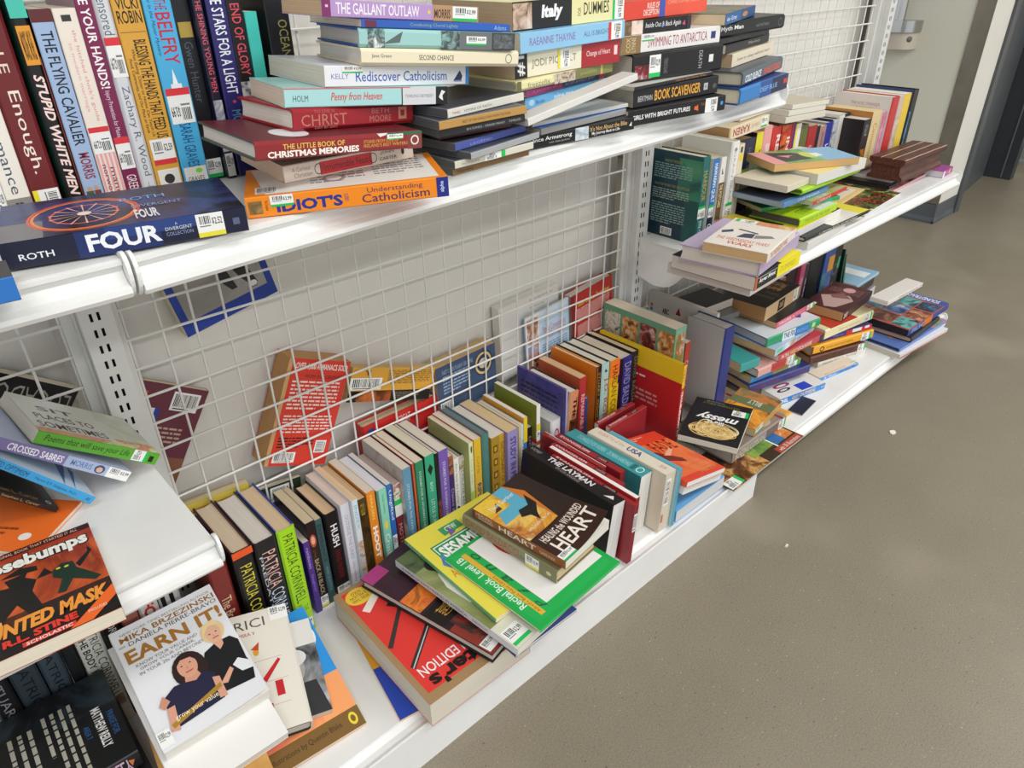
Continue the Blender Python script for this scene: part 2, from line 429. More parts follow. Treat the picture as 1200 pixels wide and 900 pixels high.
def sticker(root, fc, op, e0):
    """paper price label: white field, coloured band, bar code and price strokes"""
    _, _, x0, y0, x1, y1, colr, r = op[:8]
    bm = bmesh.new(); ink = Ink(bm, []); e = e0 + .00025
    g = rbox(x0, y0, x1, y1, r)
    def q(a, b, c, d, m, k):
        ink.poly(fc, [g((a, b)), g((c, b)), g((c, d)), g((a, d))], m, e + k * .00005)
    q(0, 0, 1, 1, mat('efefec'), 0)
    if colr: q(0, 0, 1, .2, mat(colr), 1)
    x = .12; rnd = random.Random(int(x0 * 1000))
    while x < .52:
        w = rnd.choice((.02, .035, .05)); q(x, .55, x + w, .9, mat('2a2a2a'), 1); x += w + .03
    q(.1, .44, .5, .49, mat('777'), 1)
    for i, (t, xx) in enumerate((('$', .57), ('2.99' if len(op) < 9 else op[8], .66))):
        V, F = text_mesh(t, 0.02, 0); gg = rbox(xx, .5, xx + (.07 if i == 0 else .28), .8, 0); k2 = ink.mi(mat('3a3a3a'))
        vs = [bm.verts.new(fc.at(*g(gg(p)), e + .00006)) for p in V]
        for tt in F:
            try: f = bm.faces.new([vs[j] for j in tt]); f.material_index = k2
            except ValueError: pass
    link('price_sticker', bm, ink.mats, root)

def curl_up(bm, L, W, T, amt, corner):
    """lift the free edge of the front cover: amt metres at the fore-edge, biased to head (corner=-1) or tail (+1)"""
    for i in range(1, 21):
        y = W * (.25 + .75 * i / 21)
        geo = [x for x in bm.verts] + [x for x in bm.edges] + [x for x in bm.faces]
        bmesh.ops.bisect_plane(bm, geom=geo, plane_co=(0, y, 0), plane_no=(0, 1, 0))
    if corner:
        for i in range(1, 15):
            geo = [x for x in bm.verts] + [x for x in bm.edges] + [x for x in bm.faces]
            bmesh.ops.bisect_plane(bm, geom=geo, plane_co=(L * i / 15, 0, 0), plane_no=(1, 0, 0))
    for v in bm.verts:
        if v.co.z > T - .003 and v.co.y > W * .2:
            t = max(0, (v.co.y - W * .25) / (W * .75))
            s = 1 if not corner else (v.co.x / L if corner > 0 else 1 - v.co.x / L)
            v.co.z += amt * t * t * (.25 + .75 * s * s)
            v.co.y -= amt * .25 * t * t * s

def book(b):
    kind, name, label, loc, rot, L, W, T, cols, art, opt = b
    root = tag(empty(name, loc, rot), label, opt.get('cat', 'book'), opt.get('g'))
    hb = kind == 'h'
    bt = .0026 if hb else .0007
    mats = []
    bm = bmesh.new(); ink = Ink(bm, mats)
    cF, cS, cB = cols[0], cols[1], cols[2]; cE = opt.get('edge', cF)
    mF, mS, mB, mE = [ink.mi(mat(c)) for c in (cF, cS, cB, cE)]
    ch = min(.0035 if hb else .0010, T * .3)
    prof = [(W, 0, mB), (ch, 0, mS), (0, ch, mS), (0, T - ch, mS), (ch, T, mF), (W, T, mE), (W, T - bt, mE), (ch + bt, T - bt, mE), (bt, T - ch - bt * .5, mE), (bt, ch + bt * .5, mE), (ch + bt, bt, mE), (W, bt, mE)]
    n = len(prof)
    if kind == 'm': pass
    A = [bm.verts.new((0, y, z)) for y, z, _ in prof]; B2 = [bm.verts.new((L, y, z)) for y, z, _ in prof]
    for i in range(n):
        f = bm.faces.new((A[i], A[(i + 1) % n], B2[(i + 1) % n], B2[i])); f.material_index = prof[i][2]
    for X in (A, B2):
        for q in ((0, 1, 10, 11), (1, 2, 9, 10), (2, 3, 8, 9), (3, 4, 7, 8), (4, 5, 6, 7)):
            f = bm.faces.new([X[i] for i in q]); f.material_index = mS if q[0] in (1, 2, 3) else mE
    fix_normals(bm)
    faces = {k: Face(k, L, W, T) for k in 'FBSEH'}
    if opt.get('curl'): ink.gap = .00007
    for op in art:
        if op[0] != 'K': ink.draw(faces[op[1]], op)
    if opt.get('curl'): curl_up(bm, L, W, T, opt['curl'][0], opt['curl'][1])
    link('cover', bm, mats, root)
    ins = .003 if hb else .0003
    bm = bmesh.new()
    y1 = W - (.004 if hb else .0004)
    box(bm, ins, bt + .0004, bt, L - ins, y1, T - bt)
    if hb and T > .014:
        # slightly hollow fore-edge
        geo = bm.verts[:] + bm.edges[:] + bm.faces[:]
        bmesh.ops.bisect_plane(bm, geom=geo, plane_co=(0, 0, T / 2), plane_no=(0, 0, 1))
        for v in bm.verts:
            if abs(v.co.z - T / 2) < 1e-5 and v.co.y > W / 2: v.co.y -= min(.004, T * .1)
    if opt.get('curl'):
        bmesh.ops.bisect_plane(bm, geom=bm.verts[:] + bm.edges[:] + bm.faces[:], plane_co=(0, W * .6, 0), plane_no=(0, 1, 0))
        for v in bm.verts:
            if v.co.z > T - bt - .0005 and v.co.y > W * .7: v.co.z += abs(opt['curl'][0]) * .12
    link('page_block', bm, pages(opt.get('pg', 'e6dcc8')), root)
    ne = max(ink.n.values(), default=0)
    for op in art:
        if op[0] == 'K': sticker(root, faces[op[1]], op, ink.gap * (ink.n.get(op[1], 0) + 1))
    return root

BOOKS = [
('p','paperback_book','off-white paperback spine with a green sticker, cut by the left edge of the photo',(-.1214,-.155,1.1603),(.0,1.5708,.0),.22,.119,.0119,('e9e7e2','e9e7e2','e9e7e2'),[('K','S',.8,.1,.97,.9,'1fbf5a',90,'2.99')],{'g':'upright novels on the upper shelf'}),
('p','paperback_book','cream novel spine with large slate lettering, left of the maroon one',(-.1091,-.155,1.1756),(.0,1.5708,.0),.235,.119,.0241,('ece6da','ece6da','ece6da'),[('T','S','A Romance',.42,.3,.86,.72,'47566b',0,0,0),('R','S',.88,0,1,1,'8d8a86'),('T','S','ED',.9,.3,.97,.7,'333',90,0,0)],{'g':'upright novels on the upper shelf'}),
('h','hardcover_book','maroon hardcover spine with large white lettering, upright near the left end of the upper shelf',(-.0843,-.155,1.1912),(.0,1.5708,.0),.25,.118,.0299,('6e1f22','6e1f22','6e1f22'),[('T','S','LE',.3,.35,.38,.65,'e9d9c8',0,0,0),('T','S','Enough.',.45,.25,.8,.72,'f3e6d8',0,0,0),('K','S',.87,.06,.99,.94,'e8dc3a',0,'2.99')],{'g':'upright novels on the upper shelf'}),
('h','hardcover_book','black upright spine with orange name block and slanted white lettering beside green board edge',(-.0487,-.155,1.1801),(.0,1.5708,.0),.238,.118,.0165,('1d5a4c','101010','1d5a4c'),[('R','S',0,0,.035,1,'b23630'),('R','S',.035,0,.14,1,'46c0ac'),('R','S',.17,.1,.33,.92,'e0992c'),('T','S','MICHAEL',.19,.56,.31,.82,'1a1208',90,.02,0),('T','S','MOORE',.19,.2,.31,.5,'1a1208',90,.02,0),('T','S','STUPID WHITE MEN',.37,.22,.92,.82,'f4d8d0',0,.03,.25),('R','S',.3,.93,1,1,'7c2c22')],{'g':'upright novels on the upper shelf'}),
('p','paperback_book','pale blue novel spine with tall black lettering and a small couple at its foot',(-.0307,-.155,1.1545),(.0,1.5708,.0),.212,.119,.0212,('5f2a30','9fb7d8','5f2a30'),[('R','S',0,0,.06,1,'5e2427'),('T','S','THE FLYING CAVALIER',.1,.24,.66,.8,'15171c',0,.01,0),('T','S','MORRIS',.7,.26,.84,.8,'8d2f3f',0,.02,0),('E','S',.88,.2,.91,.42,'c79c7c'),('E','S',.88,.55,.91,.75,'c79c7c'),('R','S',.905,.1,.95,.48,'4b5a38'),('R','S',.905,.52,.95,.85,'7c3a34'),('K','S',.95,.1,1,.95,None,0,'2.99')],{'g':'upright novels on the upper shelf'}),
('p','paperback_book','cream novel spine with small pink lettering above a pink and white striped foot',(-.0084,-.155,1.1541),(.0,1.5708,.0),.211,.119,.0237,('ece2d4','ece2d4','ece2d4'),[('T','S',"the hitched chick's guide",.1,.52,.55,.74,'e08f92',0,0,0),('T','S','to modern marriage',.16,.24,.5,.44,'e9a9a8',0,0,0),('R','S',.03,.3,.06,.7,'333'),('R','S',.72,.04,1,.14,'eda3a8'),('R','S',.72,.24,1,.34,'eda3a8'),('R','S',.72,.44,1,.54,'eda3a8'),('R','S',.72,.64,1,.74,'eda3a8'),('R','S',.72,.84,1,.94,'eda3a8'),('T','S','mandi',.8,.52,.97,.78,'6d3f58',0,0,0),('T','S','norwood',.78,.2,.98,.44,'6d3f58',0,0,0),('K','S',.58,.04,.72,.96,'d8323c',270,'2.99')],{'g':'upright novels on the upper shelf'}),
('p','paperback_book','plum spine with small white lettering, between the striped-foot novel and the pale grey one',(.0157,-.155,1.1887),(.0,1.5708,.0),.245,.119,.018,('9b7d8c','7a1d4c','9b7d8c'),[('T','S','SAVE YOUR HANDS!',.02,.2,.48,.75,'f6eef0',0,.02,0),('T','S','Injury Prevention for Massage Therapists',.49,.25,.8,.62,'e7ccd8',0,0,0),('T','S','GREENE',.88,.2,.98,.8,'f3e6ea',0,0,0),('K','S',.7,.05,.85,.95,'d8323c',270,'3.99')],{'g':'upright novels on the upper shelf'}),
('h','hardcover_book','pale grey hardcover spine with thin grey lettering and a red-topped price label',(.0342,-.155,1.1891),(.0,1.5708,.0),.245,.14,.0182,('d9dadd','d6d8dc','d9dadd'),[('T','S','Uncensored',.03,.2,.26,.8,'5a6772',0,0,0),('T','S','Zachary R. Wood',.48,.22,.9,.78,'5a6772',0,0,0),('T','S','abc',.93,.3,.99,.7,'666',90,0,0),('K','S',.27,.05,.44,.95,'d8323c',270,'2.99')],{'g':'upright novels on the upper shelf'}),
('p','paperback_book','golden yellow spine with black lettering, two white labels at its foot',(.0529,-.155,1.1866),(.0,1.5708,.0),.242,.119,.0314,('d9a441','d8a13c','d9a441'),[('T','S','VICKI',.1,.12,.15,.9,'1c1408',90,.01,0),('T','S','ROBIN',.155,.08,.21,.92,'1c1408',90,.01,0),('R','S',.245,.05,.248,.95,'8a6420'),('T','S','BLESSING THE HANDS THAT FEED US',.28,.42,.73,.86,'1c1408',0,.01,0),('T','S','What Eating Closer to Home Can Teach Us',.32,.24,.72,.38,'2a2010',0,0,.2),('T','S','Food, Community, and Our Place on Earth',.36,.08,.7,.22,'2a2010',0,0,.2),('K','S',.735,.08,.86,.94,'d8323c',90,'2.59'),('R','S',.885,.1,.99,.92,'e9e6df'),('E','S',.91,.3,.96,.7,'333')],{'g':'upright novels on the upper shelf'}),
('p','paperback_book','bright blue novel spine with red lettering and a white steeple',(.0862,-.155,1.1864),(.0,1.5708,.0),.241,.119,.0322,('4ab0df','49aedd','4ab0df'),[('T','S','NUT IN THE',.02,.38,.16,.8,'a3214d',0,0,0),('T','S','BELFRY',.17,.34,.4,.86,'c2243f',0,.01,0),('T','S','A Vicar in the Manor Mystery',.05,.12,.36,.28,'1d3d78',0,0,.3),('P','S',(.42,.5,.5,.4,.5,.62),'f2f5f6'),('R','S',.49,.32,.53,.72,'e8eef0'),('T','S','SARAH GRAVES',.68,.28,.9,.72,'1b4a86',0,0,0),('K','S',.51,.06,.68,.94,'d8323c',270,'3.99'),('R','S',.9,.06,.995,.94,'eceae4'),('E','S',.91,.5,.935,.78,'8fe04a'),('T','S','GRAVES',.95,.15,.975,.8,'222',90,0,0)],{'g':'upright novels on the upper shelf'}),
('p','paperback_book','black spine with a small gold label near its head, beside the bright blue one',(.1205,-.143,1.1862),(.0,1.5708,.0),.24,.119,.0226,('161616','121319','161616'),[('R','S',.22,.2,.29,.9,'b79a43'),('T','S','Gwen Hunter',.31,.3,.6,.75,'4b5a63',0,0,0),('K','S',.89,.05,.99,.95,'1fbf5a',90,'2.99')],{'g':'upright novels on the upper shelf'}),
('p','paperback_book','dark spine with pink-red lettering fading to pale clouds',(.1435,-.155,1.1898),(.0,1.5708,.0),.243,.119,.0113,('1b1c33','17182c','1b1c33'),[('T','S','ALL THE SHINING YOUNG MEN',.05,.2,.56,.8,'d8546a',0,.01,0),('N','S',.6,0,.86,1,('44508a','a9a6b0','e2dcd8'),60),('K','S',.87,.04,.99,.96,None,90,'2.99')],{'g':'upright novels on the upper shelf'}),
('p','paperback_book','violet-blue spine with white lettering',(.1588,-.155,1.1902),(.0,1.5708,.0),.243,.119,.0247,('241f55','2b2668','241f55'),[('T','S','THE STARS FOR A LIGHT',.08,.22,.58,.8,'eef0f8',0,.01,0),('T','S','MORRIS',.66,.25,.8,.75,'4f9bb0',0,0,0),('E','S',.61,.4,.625,.6,'c04a5a')],{'g':'upright novels on the upper shelf'}),
('p','paperback_book','black spine with red lettering above white smoke, tan cover edge showing',(.1841,-.155,1.1908),(.0,1.5708,.0),.243,.119,.0197,('8d6a45','151217','8d6a45'),[('T','S','THE END OF GLORY',.06,.2,.5,.8,'d9505e',0,.01,0),('N','S',.53,0,.9,1,('3a3a40','c9c5c2','e8e4e0'),50)],{'g':'upright novels on the upper shelf'}),
('p','paperback_book','short turquoise spine between two black upright novels',(.2052,-.155,1.1413),(.0,1.5708,.0),.193,.119,.0164,('3fc1b4','45c5b8','3fc1b4'),[('R','S',.55,0,.6,1,'c0343c'),('K','S',.6,.05,.95,.95,None,90,'2.99')],{'g':'upright novels on the upper shelf'}),
('p','paperback_book','black spine with thin gold capitals, rightmost of the upright novels',(.2333,-.155,1.194),(.0,1.5708,.0),.245,.13,.032,('101014','0f1016','101014'),[('T','S','OCEAN',.26,.45,.44,.85,'8f8a4e',0,0,0),('N','S',.6,0,.72,1,('2a1208','b8602a','e8a060'),60)],{'g':'upright novels on the upper shelf'}),
('p','paperback_book','navy paperback lying flat in front of the upright novels, large white spine capitals',(-.1516,-.3249,.9445),(-.0,-.0,-.2195),.2253,.142,.0262,('1c1a2c','131733','16172a'),[('R','S',.28,0,.62,1,'1d2d63'),('R','S',.4,.55,.8,1,'27407f'),('T','S','ROTH',.06,.28,.19,.52,'e8ecf2',0,.01,0),('T','S','FOUR',.32,.18,.62,.86,'eef0f4',0,.035,0),('T','S','A',.685,.72,.695,.82,'cfd6e2',0,0,0),('T','S','DIVERGENT',.64,.52,.755,.66,'cfd6e2',0,0,0),('T','S','COLLECTION',.64,.32,.755,.46,'8fa0c8',0,0,0),('K','S',.775,.04,.895,.97,'e8dc3a',0,'2.52'),('R','S',.935,.35,.965,.62,'5a6480'),('N','F',0,0,1,1,('0d0c14','1d2140','2f3d78','0b0b12'),9),('R','F',0,.83,.42,1,'77747a'),('O','F',.45,.66,.38,.22,.06,'f08a3c'),('O','F',.45,.66,.41,.235,.05,'e2552c'),('O','F',.45,.66,.25,.145,.07,'e86a58'),('P','F',(.45,.66,.71,.66,.71,.669),'f0c0a8'),('P','F',(.45,.66,.684,.725,.677,.733),'f0c0a8'),('P','F',(.45,.66,.612,.777,.6,.783),'f0c0a8'),('P','F',(.45,.66,.508,.806,.493,.808),'f0c0a8'),('P','F',(.45,.66,.392,.806,.377,.804),'f0c0a8'),('P','F',(.45,.66,.288,.777,.276,.772),'f0c0a8'),('P','F',(.45,.66,.216,.725,.21,.717),'f0c0a8'),('P','F',(.45,.66,.19,.66,.19,.651),'f0c0a8'),('P','F',(.45,.66,.216,.595,.223,.587),'f0c0a8'),('P','F',(.45,.66,.287,.543,.3,.538),'f0c0a8'),('P','F',(.45,.66,.392,.514,.407,.512),'f0c0a8'),('P','F',(.45,.66,.507,.514,.522,.516),'f0c0a8'),('P','F',(.45,.66,.612,.542,.623,.548),'f0c0a8'),('P','F',(.45,.66,.684,.595,.69,.603),'f0c0a8'),('E','F',.4,.63,.5,.69,'f6ded0'),('T','F','FOUR',.1,.36,.34,.46,'e8e8ee',270,.03,0),('T','F','DIVERGENT',.4,.24,.48,.46,'8fa6d8',270,0,0),('T','F','ROTH',.62,.3,.72,.5,'7fb0e8',270,0,0)],{}),
('p','paperback_book','blue-spined paperback at the very left edge of the upper shelf, below the navy one',(-.362,-.388,.9426),(.0,-.0,-.0898),.206,.05,.022,('2a2c33','2a72c0','2a2c33'),[('T','S','eis',.8,.3,.92,.6,'8fb6e0',0,0,0)],{}),
('p','paperback_book','wide orange paperback with blue and purple spine lettering, bottom of the first stack',(.0851,-.3366,.9449),(.0108,-.022,-.4562),.231,.1243,.0235,('f08a1e','f28c1a','f08a1e'),[('T','S',"IDIOT'S",.14,.15,.46,.72,'23308c',0,.04,0),('T','S','GUIDE TO',.47,.35,.49,.7,'23308c',90,0,0),('T','S','Understanding',.585,.55,.865,.86,'5c3058',0,0,0),('T','S','Catholicism',.555,.14,.9,.56,'5c3058',0,.008,0),('R','S',.938,0,1,1,'1d2a84'),('T','S','alpha',.955,.25,.98,.8,'c8d4f4',90,.02,0),('N','S',.01,.18,.075,.8,('4a4a2a','8a6a3a','c0a070'),70),('T','S','The Complete',.085,.3,.105,.8,'7a3f10',270,0,0),('K','S',.115,.45,.225,1,'1fbf5a',0,'2.99'),('R','F',.05,.04,.95,.97,'ede9e0'),('P','F',(.05,.9,.9,.97,.05,.97),'f08a1e'),('L','F',.3,.08,.9,.35,7,'8a8480',270),('L','F',.2,.4,.92,.68,8,'8a8480',270),('C','F',.08,.84,.3,.95,270),('E','F',.25,.5,.5,.62,'9a9290'),('E','F',.29,.52,.46,.6,'ede9e0')],{'pg':'e2ddd2','g':'first stack on the upper shelf'}),
('p','paperback_book','cream paperback with a red title box on the spine, second from bottom of its stack',(.1437,-.3201,.9704),(.0023,-.0244,-.0953),.1734,.15,.0199,('e9d2bd','ecd9c8','e9d2bd'),[('R','S',.26,.1,.66,.86,'cf2f33'),('T','S','Innumerable Feast',.29,.28,.63,.7,'5a1216',0,0,0),('O','S',.25,.48,.03,.32,.15,'333'),('O','S',.67,.48,.03,.32,.15,'333'),('T','S','A Curious',.06,.55,.19,.8,'9b8f86',0,0,0),('T','S','Christian',.07,.2,.2,.45,'9b8f86',0,0,0),('T','S','JOHN',.73,.55,.84,.78,'3a3636',0,0,0),('T','S','CARTER',.72,.22,.86,.42,'3a3636',0,0,0),('E','S',.9,.35,.925,.75,'222')],{'pg':'e6c9b0','g':'first stack on the upper shelf'}),
('h','hardcover_book','maroon hardcover with white and yellow spine capitals and a green corner in the first stack',(.0951,-.3638,1.0107),(-.0032,.0782,-.041),.2105,.165,.0203,('641c24','8c2328','641c24'),[('R','S',.9,0,1,1,'7c3a34'),('P','S',(.72,1,.8,.82,1,.86,1,1),'1f6a48'),('P','S',(.7,1,.72,.8,.76,.9,.77,1),'e8e0d8'),('T','S','THE LITTLE BOOK OF',.145,.52,.5,.8,'e8c05a',0,.015,0),('T','S','CHRISTMAS MEMORIES',.06,.12,.585,.46,'f6efe6',0,.035,0),('T','S','STORIES FROM SOME OF',.615,.5,.84,.68,'e0a84a',0,0,0),('T','S',"IRELAND'S BEST WRITERS",.615,.28,.9,.46,'e0a84a',0,0,0),('O','S',.95,.5,.028,.28,.3,'f0d8d4'),('K','S',.765,.62,.87,.92,'1fbf5a',0,'2.99'),('E','F',.1,.62,.45,.82,'e9eaec')],{'pg':'dcd8d0','edge':'1f3a2c','g':'first stack on the upper shelf'}),
('h','hardcover_book','red hardcover with faint gold capitals on its spine, fourth from bottom of the first stack',(.1636,-.3227,1.0263),(.0022,.0782,.0284),.1695,.135,.0241,('a01c26','9c1d28','a01c26'),[('T','S','CHRIST',.06,.2,.42,.72,'c07a6a',0,-.002,0),('T','S','TO LIVE IS',.16,.78,.32,.92,'b8706a',0,0,0),('T','S','DAY BY DAY',.16,.06,.34,.18,'b8706a',0,0,0),('T','S','BETH',.63,.6,.78,.85,'c0766e',0,0,0),('T','S','MOORE',.61,.2,.8,.5,'c0766e',0,0,0),('R','S',.865,.25,.94,.85,'c48a70'),('R','S',.885,.4,.92,.7,'9c1d28')],{'pg':'e4dcd2','g':'first stack on the upper shelf'}),
('p','paperback_book','pale aqua paperback with red script on the spine and a black publisher corner',(.1625,-.3124,1.051),(-.0117,.0774,-.1501),.2107,.13,.0209,('a8dcd8','a9dad9','a8dcd8'),[('T','S','HOLM',.045,.3,.13,.62,'4a6068',0,0,0),('T','S','Penny from Heaven',.26,.2,.57,.75,'d8443c',0,.008,.3),('R','S',.693,0,.7,1,'222'),('R','S',.7,0,.92,1,'d5d6d8'),('T','S','YEARLING NEWBERY',.715,.4,.905,.58,'70757c',0,0,0),('R','S',.92,0,1,1,'161616'),('P','S',(.94,.4,.96,.8,.985,.7,.965,.5,.97,.2,.95,.3),'e8e8e8'),('R','S',0,.94,.75,1,'d8646a')],{'pg':'e0d4c0','g':'first stack on the upper shelf'}),
('p','paperback_book','white paperback with blue spine lettering and a green sticker in the first stack',(.212,-.3204,1.0686),(-.0061,.078,-.0785),.2021,.165,.023,('e2e5ea','e8eaee','e2e5ea'),[('T','S','KELLY',.04,.38,.15,.62,'6a7fc0',0,0,0),('T','S','Rediscover Catholicism',.195,.24,.83,.74,'3a62b8',0,.006,0),('R','S',.975,0,1,1,'2f86d0'),('P','S',(.88,.2,.93,.75,.95,.45,.94,.2),'222d50'),('R','S',.885,.16,.945,.24,'8090c0'),('K','S',.11,.66,.24,.98,'1fbf5a',0,'2.99')],{'pg':'dcd3c4','g':'first stack on the upper shelf'}),
('h','hardcover_book','pale yellow hardcover with small black spine lettering in the first stack',(.2558,-.333,1.0888),(-.0141,.077,-.1813),.2171,.155,.0188,('eadfc0','ece2c4','eadfc0'),[('T','S','Jane Green',.06,.42,.175,.68,'3a3630',0,0,0),('T','S','SECOND CHANCE',.34,.36,.56,.66,'2e2a26',0,0,0),('O','S',.93,.5,.022,.3,.15,'2e2a26')],{'pg':'e3e0d6','g':'first stack on the upper shelf'}),
('h','hardcover_book','teal-jacketed hardcover with blue boards showing, third from top of the first stack',(.2581,-.3289,1.108),(-.0167,.0765,-.2148),.2085,.16,.0201,('98c6c4','9fcdc9','1e4f92'),[('R','S',.6,0,1,1,'6a7272'),('N','S',.05,0,.15,1,('9fcdc9','3a4444','e0ece8'),80),('N','S',.5,0,.62,1,('9fcdc9','2e3636','8aa6a4'),70),('P','S',(.14,.2,.26,.9,.24,.3),'5a6a6a'),('R','S',.84,0,1,1,'3a3e40'),('N','S',.85,.1,.99,.9,('33373a','777c7e'),120),('K','S',.665,.25,.8,.75,'1fbf5a',0,'2.99')],{'pg':'d2cdc2','edge':'1f57a0','g':'first stack on the upper shelf'}),
('p','paperback_book','thin blue paperback under the lilac spine of the first stack',(.2632,-.3296,1.1283),(-.0088,.0777,-.1129),.211,.15,.009,('2f5aa8','2c5cb4','2f5aa8'),[('R','S',.02,.1,.09,.9,'6a2a4a'),('T','S','Conducting Choral Lightly',.3,.25,.62,.75,'9ab48a',0,0,0),('T','S','Adams',.88,.2,.97,.8,'9fb8e0',0,0,0)],{'g':'first stack on the upper shelf'}),
('p','paperback_book','lilac spine with white capitals and white price label, top of the first stack',(.2164,-.3263,1.1416),(-.006,.078,-.0769),.2122,.11,.0175,('a88ac0','b795c9','a88ac0'),[('R','S',0,0,.05,1,'7d2a66'),('R','S',.68,0,1,1,'b98f68'),('T','S','THE GALLANT OUTLAW',.08,.2,.59,.86,'f4eef6',0,.015,0),('T','S','MORRIS',.69,.18,.8,.75,'4a3a2a',0,.02,0),('E','S',.645,.4,.665,.65,'e8c860'),('R','S',.02,.55,.035,.7,'e8c0d8'),('K','S',.815,.04,.99,.96,'1fbf5a',0,'2.99')],{'pg':'cfb290','g':'first stack on the upper shelf'}),
('p','disc_case','jewel case with a brown spine, bottom of the CD stack',(.3488,-.3753,.9513),(-.0006,-.0245,.0256),.1404,.125,.0093,('6e7073','7d6038','8a8c8f'),[('T','S','PREMIERE',.06,.3,.25,.6,'2a2010',0,0,0),('R','F',.05,.03,.97,.97,'3d4047')],{'cat':'CD case','pg':'55575a','g':'compact disc cases on the upper shelf'}),
('p','disc_case','jewel case with a cream spine and green-ended label in the CD stack',(.3494,-.3802,.9613),(-.0002,-.0245,.0076),.1412,.125,.0095,('6e7073','d8d4c4','8a8c8f'),[('K','S',.36,.05,.62,.95,'1fbf5a',90,'2.99'),('T','S','DISCOGRAPHY',.08,.3,.3,.6,'777',0,0,0),('R','F',.05,.03,.97,.97,'3d4047')],{'cat':'CD case','pg':'55575a','g':'compact disc cases on the upper shelf'}),
('p','disc_case','smoky grey jewel case, third from bottom of the CD stack',(.3678,-.3913,.9718),(-.0035,-.0242,.1418),.1437,.125,.0086,('6e7073','a4a6a8','8a8c8f'),[('R','F',.05,.03,.97,.97,'3d4047')],{'cat':'CD case','pg':'55575a','g':'compact disc cases on the upper shelf'}),
('p','disc_case','jewel case with a violet-blue spine in the CD stack',(.3575,-.3721,.9808),(-.0026,-.0244,.1073),.1396,.125,.0098,('6e7073','4c58a0','8a8c8f'),[('T','S','LEGEND',.2,.3,.5,.6,'8f9ad0',0,0,0),('R','F',.05,.03,.97,.97,'3d4047')],{'cat':'CD case','pg':'55575a','g':'compact disc cases on the upper shelf'}),
('p','disc_case','jewel case with a dark red spine in the CD stack',(.3563,-.3437,.9912),(.003,-.0243,-.1213),.1137,.125,.009,('6e7073','5b1d22','8a8c8f'),[('R','F',.05,.03,.97,.97,'3d4047')],{'cat':'CD case','pg':'55575a','g':'compact disc cases on the upper shelf'}),
('p','disc_case','jewel case with a black spine in the CD stack',(.3359,-.3699,1.0004),(.0022,-.0244,-.0909),.136,.125,.0102,('6e7073','232324','8a8c8f'),[('T','S','B10 SONGS - GRAND PIANO',.3,.35,.75,.62,'b0b0b0',0,0,0),('T','S','TIMELESS',.8,.35,.95,.62,'b0b0b0',0,0,0),('R','F',.05,.03,.97,.97,'3d4047')],{'cat':'CD case','pg':'55575a','g':'compact disc cases on the upper shelf'}),
('p','disc_case','jewel case with a tan spine in the CD stack',(.3318,-.375,1.011),(.0015,-.0244,-.063),.142,.125,.0104,('6e7073','b98f4e','8a8c8f'),[('T','S','BEST OF THE SONGS THAT WON THE WAR',.25,.35,.8,.65,'4a3818',0,0,0),('R','F',.05,.03,.97,.97,'3d4047')],{'cat':'CD case','pg':'55575a','g':'compact disc cases on the upper shelf'}),
('p','disc_case','jewel case with an off-white spine and red print, top of the CD stack',(.3496,-.3707,1.0224),(-.0023,-.0244,.0923),.144,.125,.0105,('6e7073','d9d6cb','8a8c8f'),[('T','S','TIMES',.05,.3,.15,.6,'b04a40',0,0,0),('T','S','HYMNS OF FAITH',.2,.3,.55,.6,'666',0,0,0),('R','F',.05,.03,.97,.97,'3d4047')],{'cat':'CD case','pg':'55575a','g':'compact disc cases on the upper shelf'}),
('p','paperback_book','black paperback with gold and white spine lettering, bottom of the second stack',(.4974,-.3496,.955),(.0035,-.0243,-.1413),.2156,.13,.0183,('111111','111111','111111'),[('T','S','Lance Armstrong',.06,.42,.42,.82,'f2f2f2',0,.01,0),('T','S','with Sally Jenkins',.22,.2,.4,.36,'bdbdbd',0,0,0),('N','S',.45,0,.57,1,('6a7a88','c8d4dc','f0f4f6'),40),('T','S',"It's Not About the Bike",.585,.5,.93,.88,'d8b478',0,.01,0),('T','S','My Journey Back to Life',.6,.14,.86,.44,'f0f0f0',0,.015,0),('P','S',(.95,.4,.975,.7,.975,.3),'ddd')],{'g':'second stack on the upper shelf'}),
('m','magazine','thin blue picture book with a pink pig on its cover in the second stack',(.5263,-.3584,.9746),(-.0,-.0245,.0003),.1892,.17,.0091,('2f74c8','9a9a98','2f74c8'),[('P','F',(.15,.2,.45,.12,.75,.5,.5,.75,.2,.6),'c88a98'),('E','F',.35,.4,.65,.62,'b87080'),('N','F',.1,.62,.9,.95,('2a2a20','8a7a3a','3a6a9a'),40)],{'g':'second stack on the upper shelf'}),
('m','magazine','thin grey-edged booklet under a slanting one in the second stack',(.522,-.3446,.9842),(.0014,-.0245,-.0556),.2012,.15,.0059,('cfcfca','cfcfca','cfcfca'),[],{'g':'second stack on the upper shelf'}),
('p','paperback_book','navy spine with a yellow tile low in the second stack',(.5175,-.339,.9907),(-.0075,-.0233,.3096),.1309,.14,.0149,('1b2450','222a5a','1b2450'),[('R','S',.1,.05,.32,.95,'d8cc46'),('E','S',.14,.2,.28,.8,'d87a3a'),('T','S','BARBOUR',.36,.25,.75,.75,'c0903a',0,0,0)],{'g':'second stack on the upper shelf'}),
('p','paperback_book','light blue spine with small white lettering in the middle of the second stack',(.5193,-.3325,1.0062),(-.0028,-.0243,.1131),.2052,.14,.0173,('74b8e6','6fb7e8','74b8e6'),[('T','S','nine ten',.33,.25,.56,.75,'d8ecf8',0,.02,0),('T','S','Books',.12,.3,.22,.6,'3a6a9a',0,0,0),('E','S',.04,.25,.1,.75,'b8dcf4'),('N','S',.8,.55,.99,.95,('e0c050','5a4a30'),90)],{'g':'second stack on the upper shelf'}),
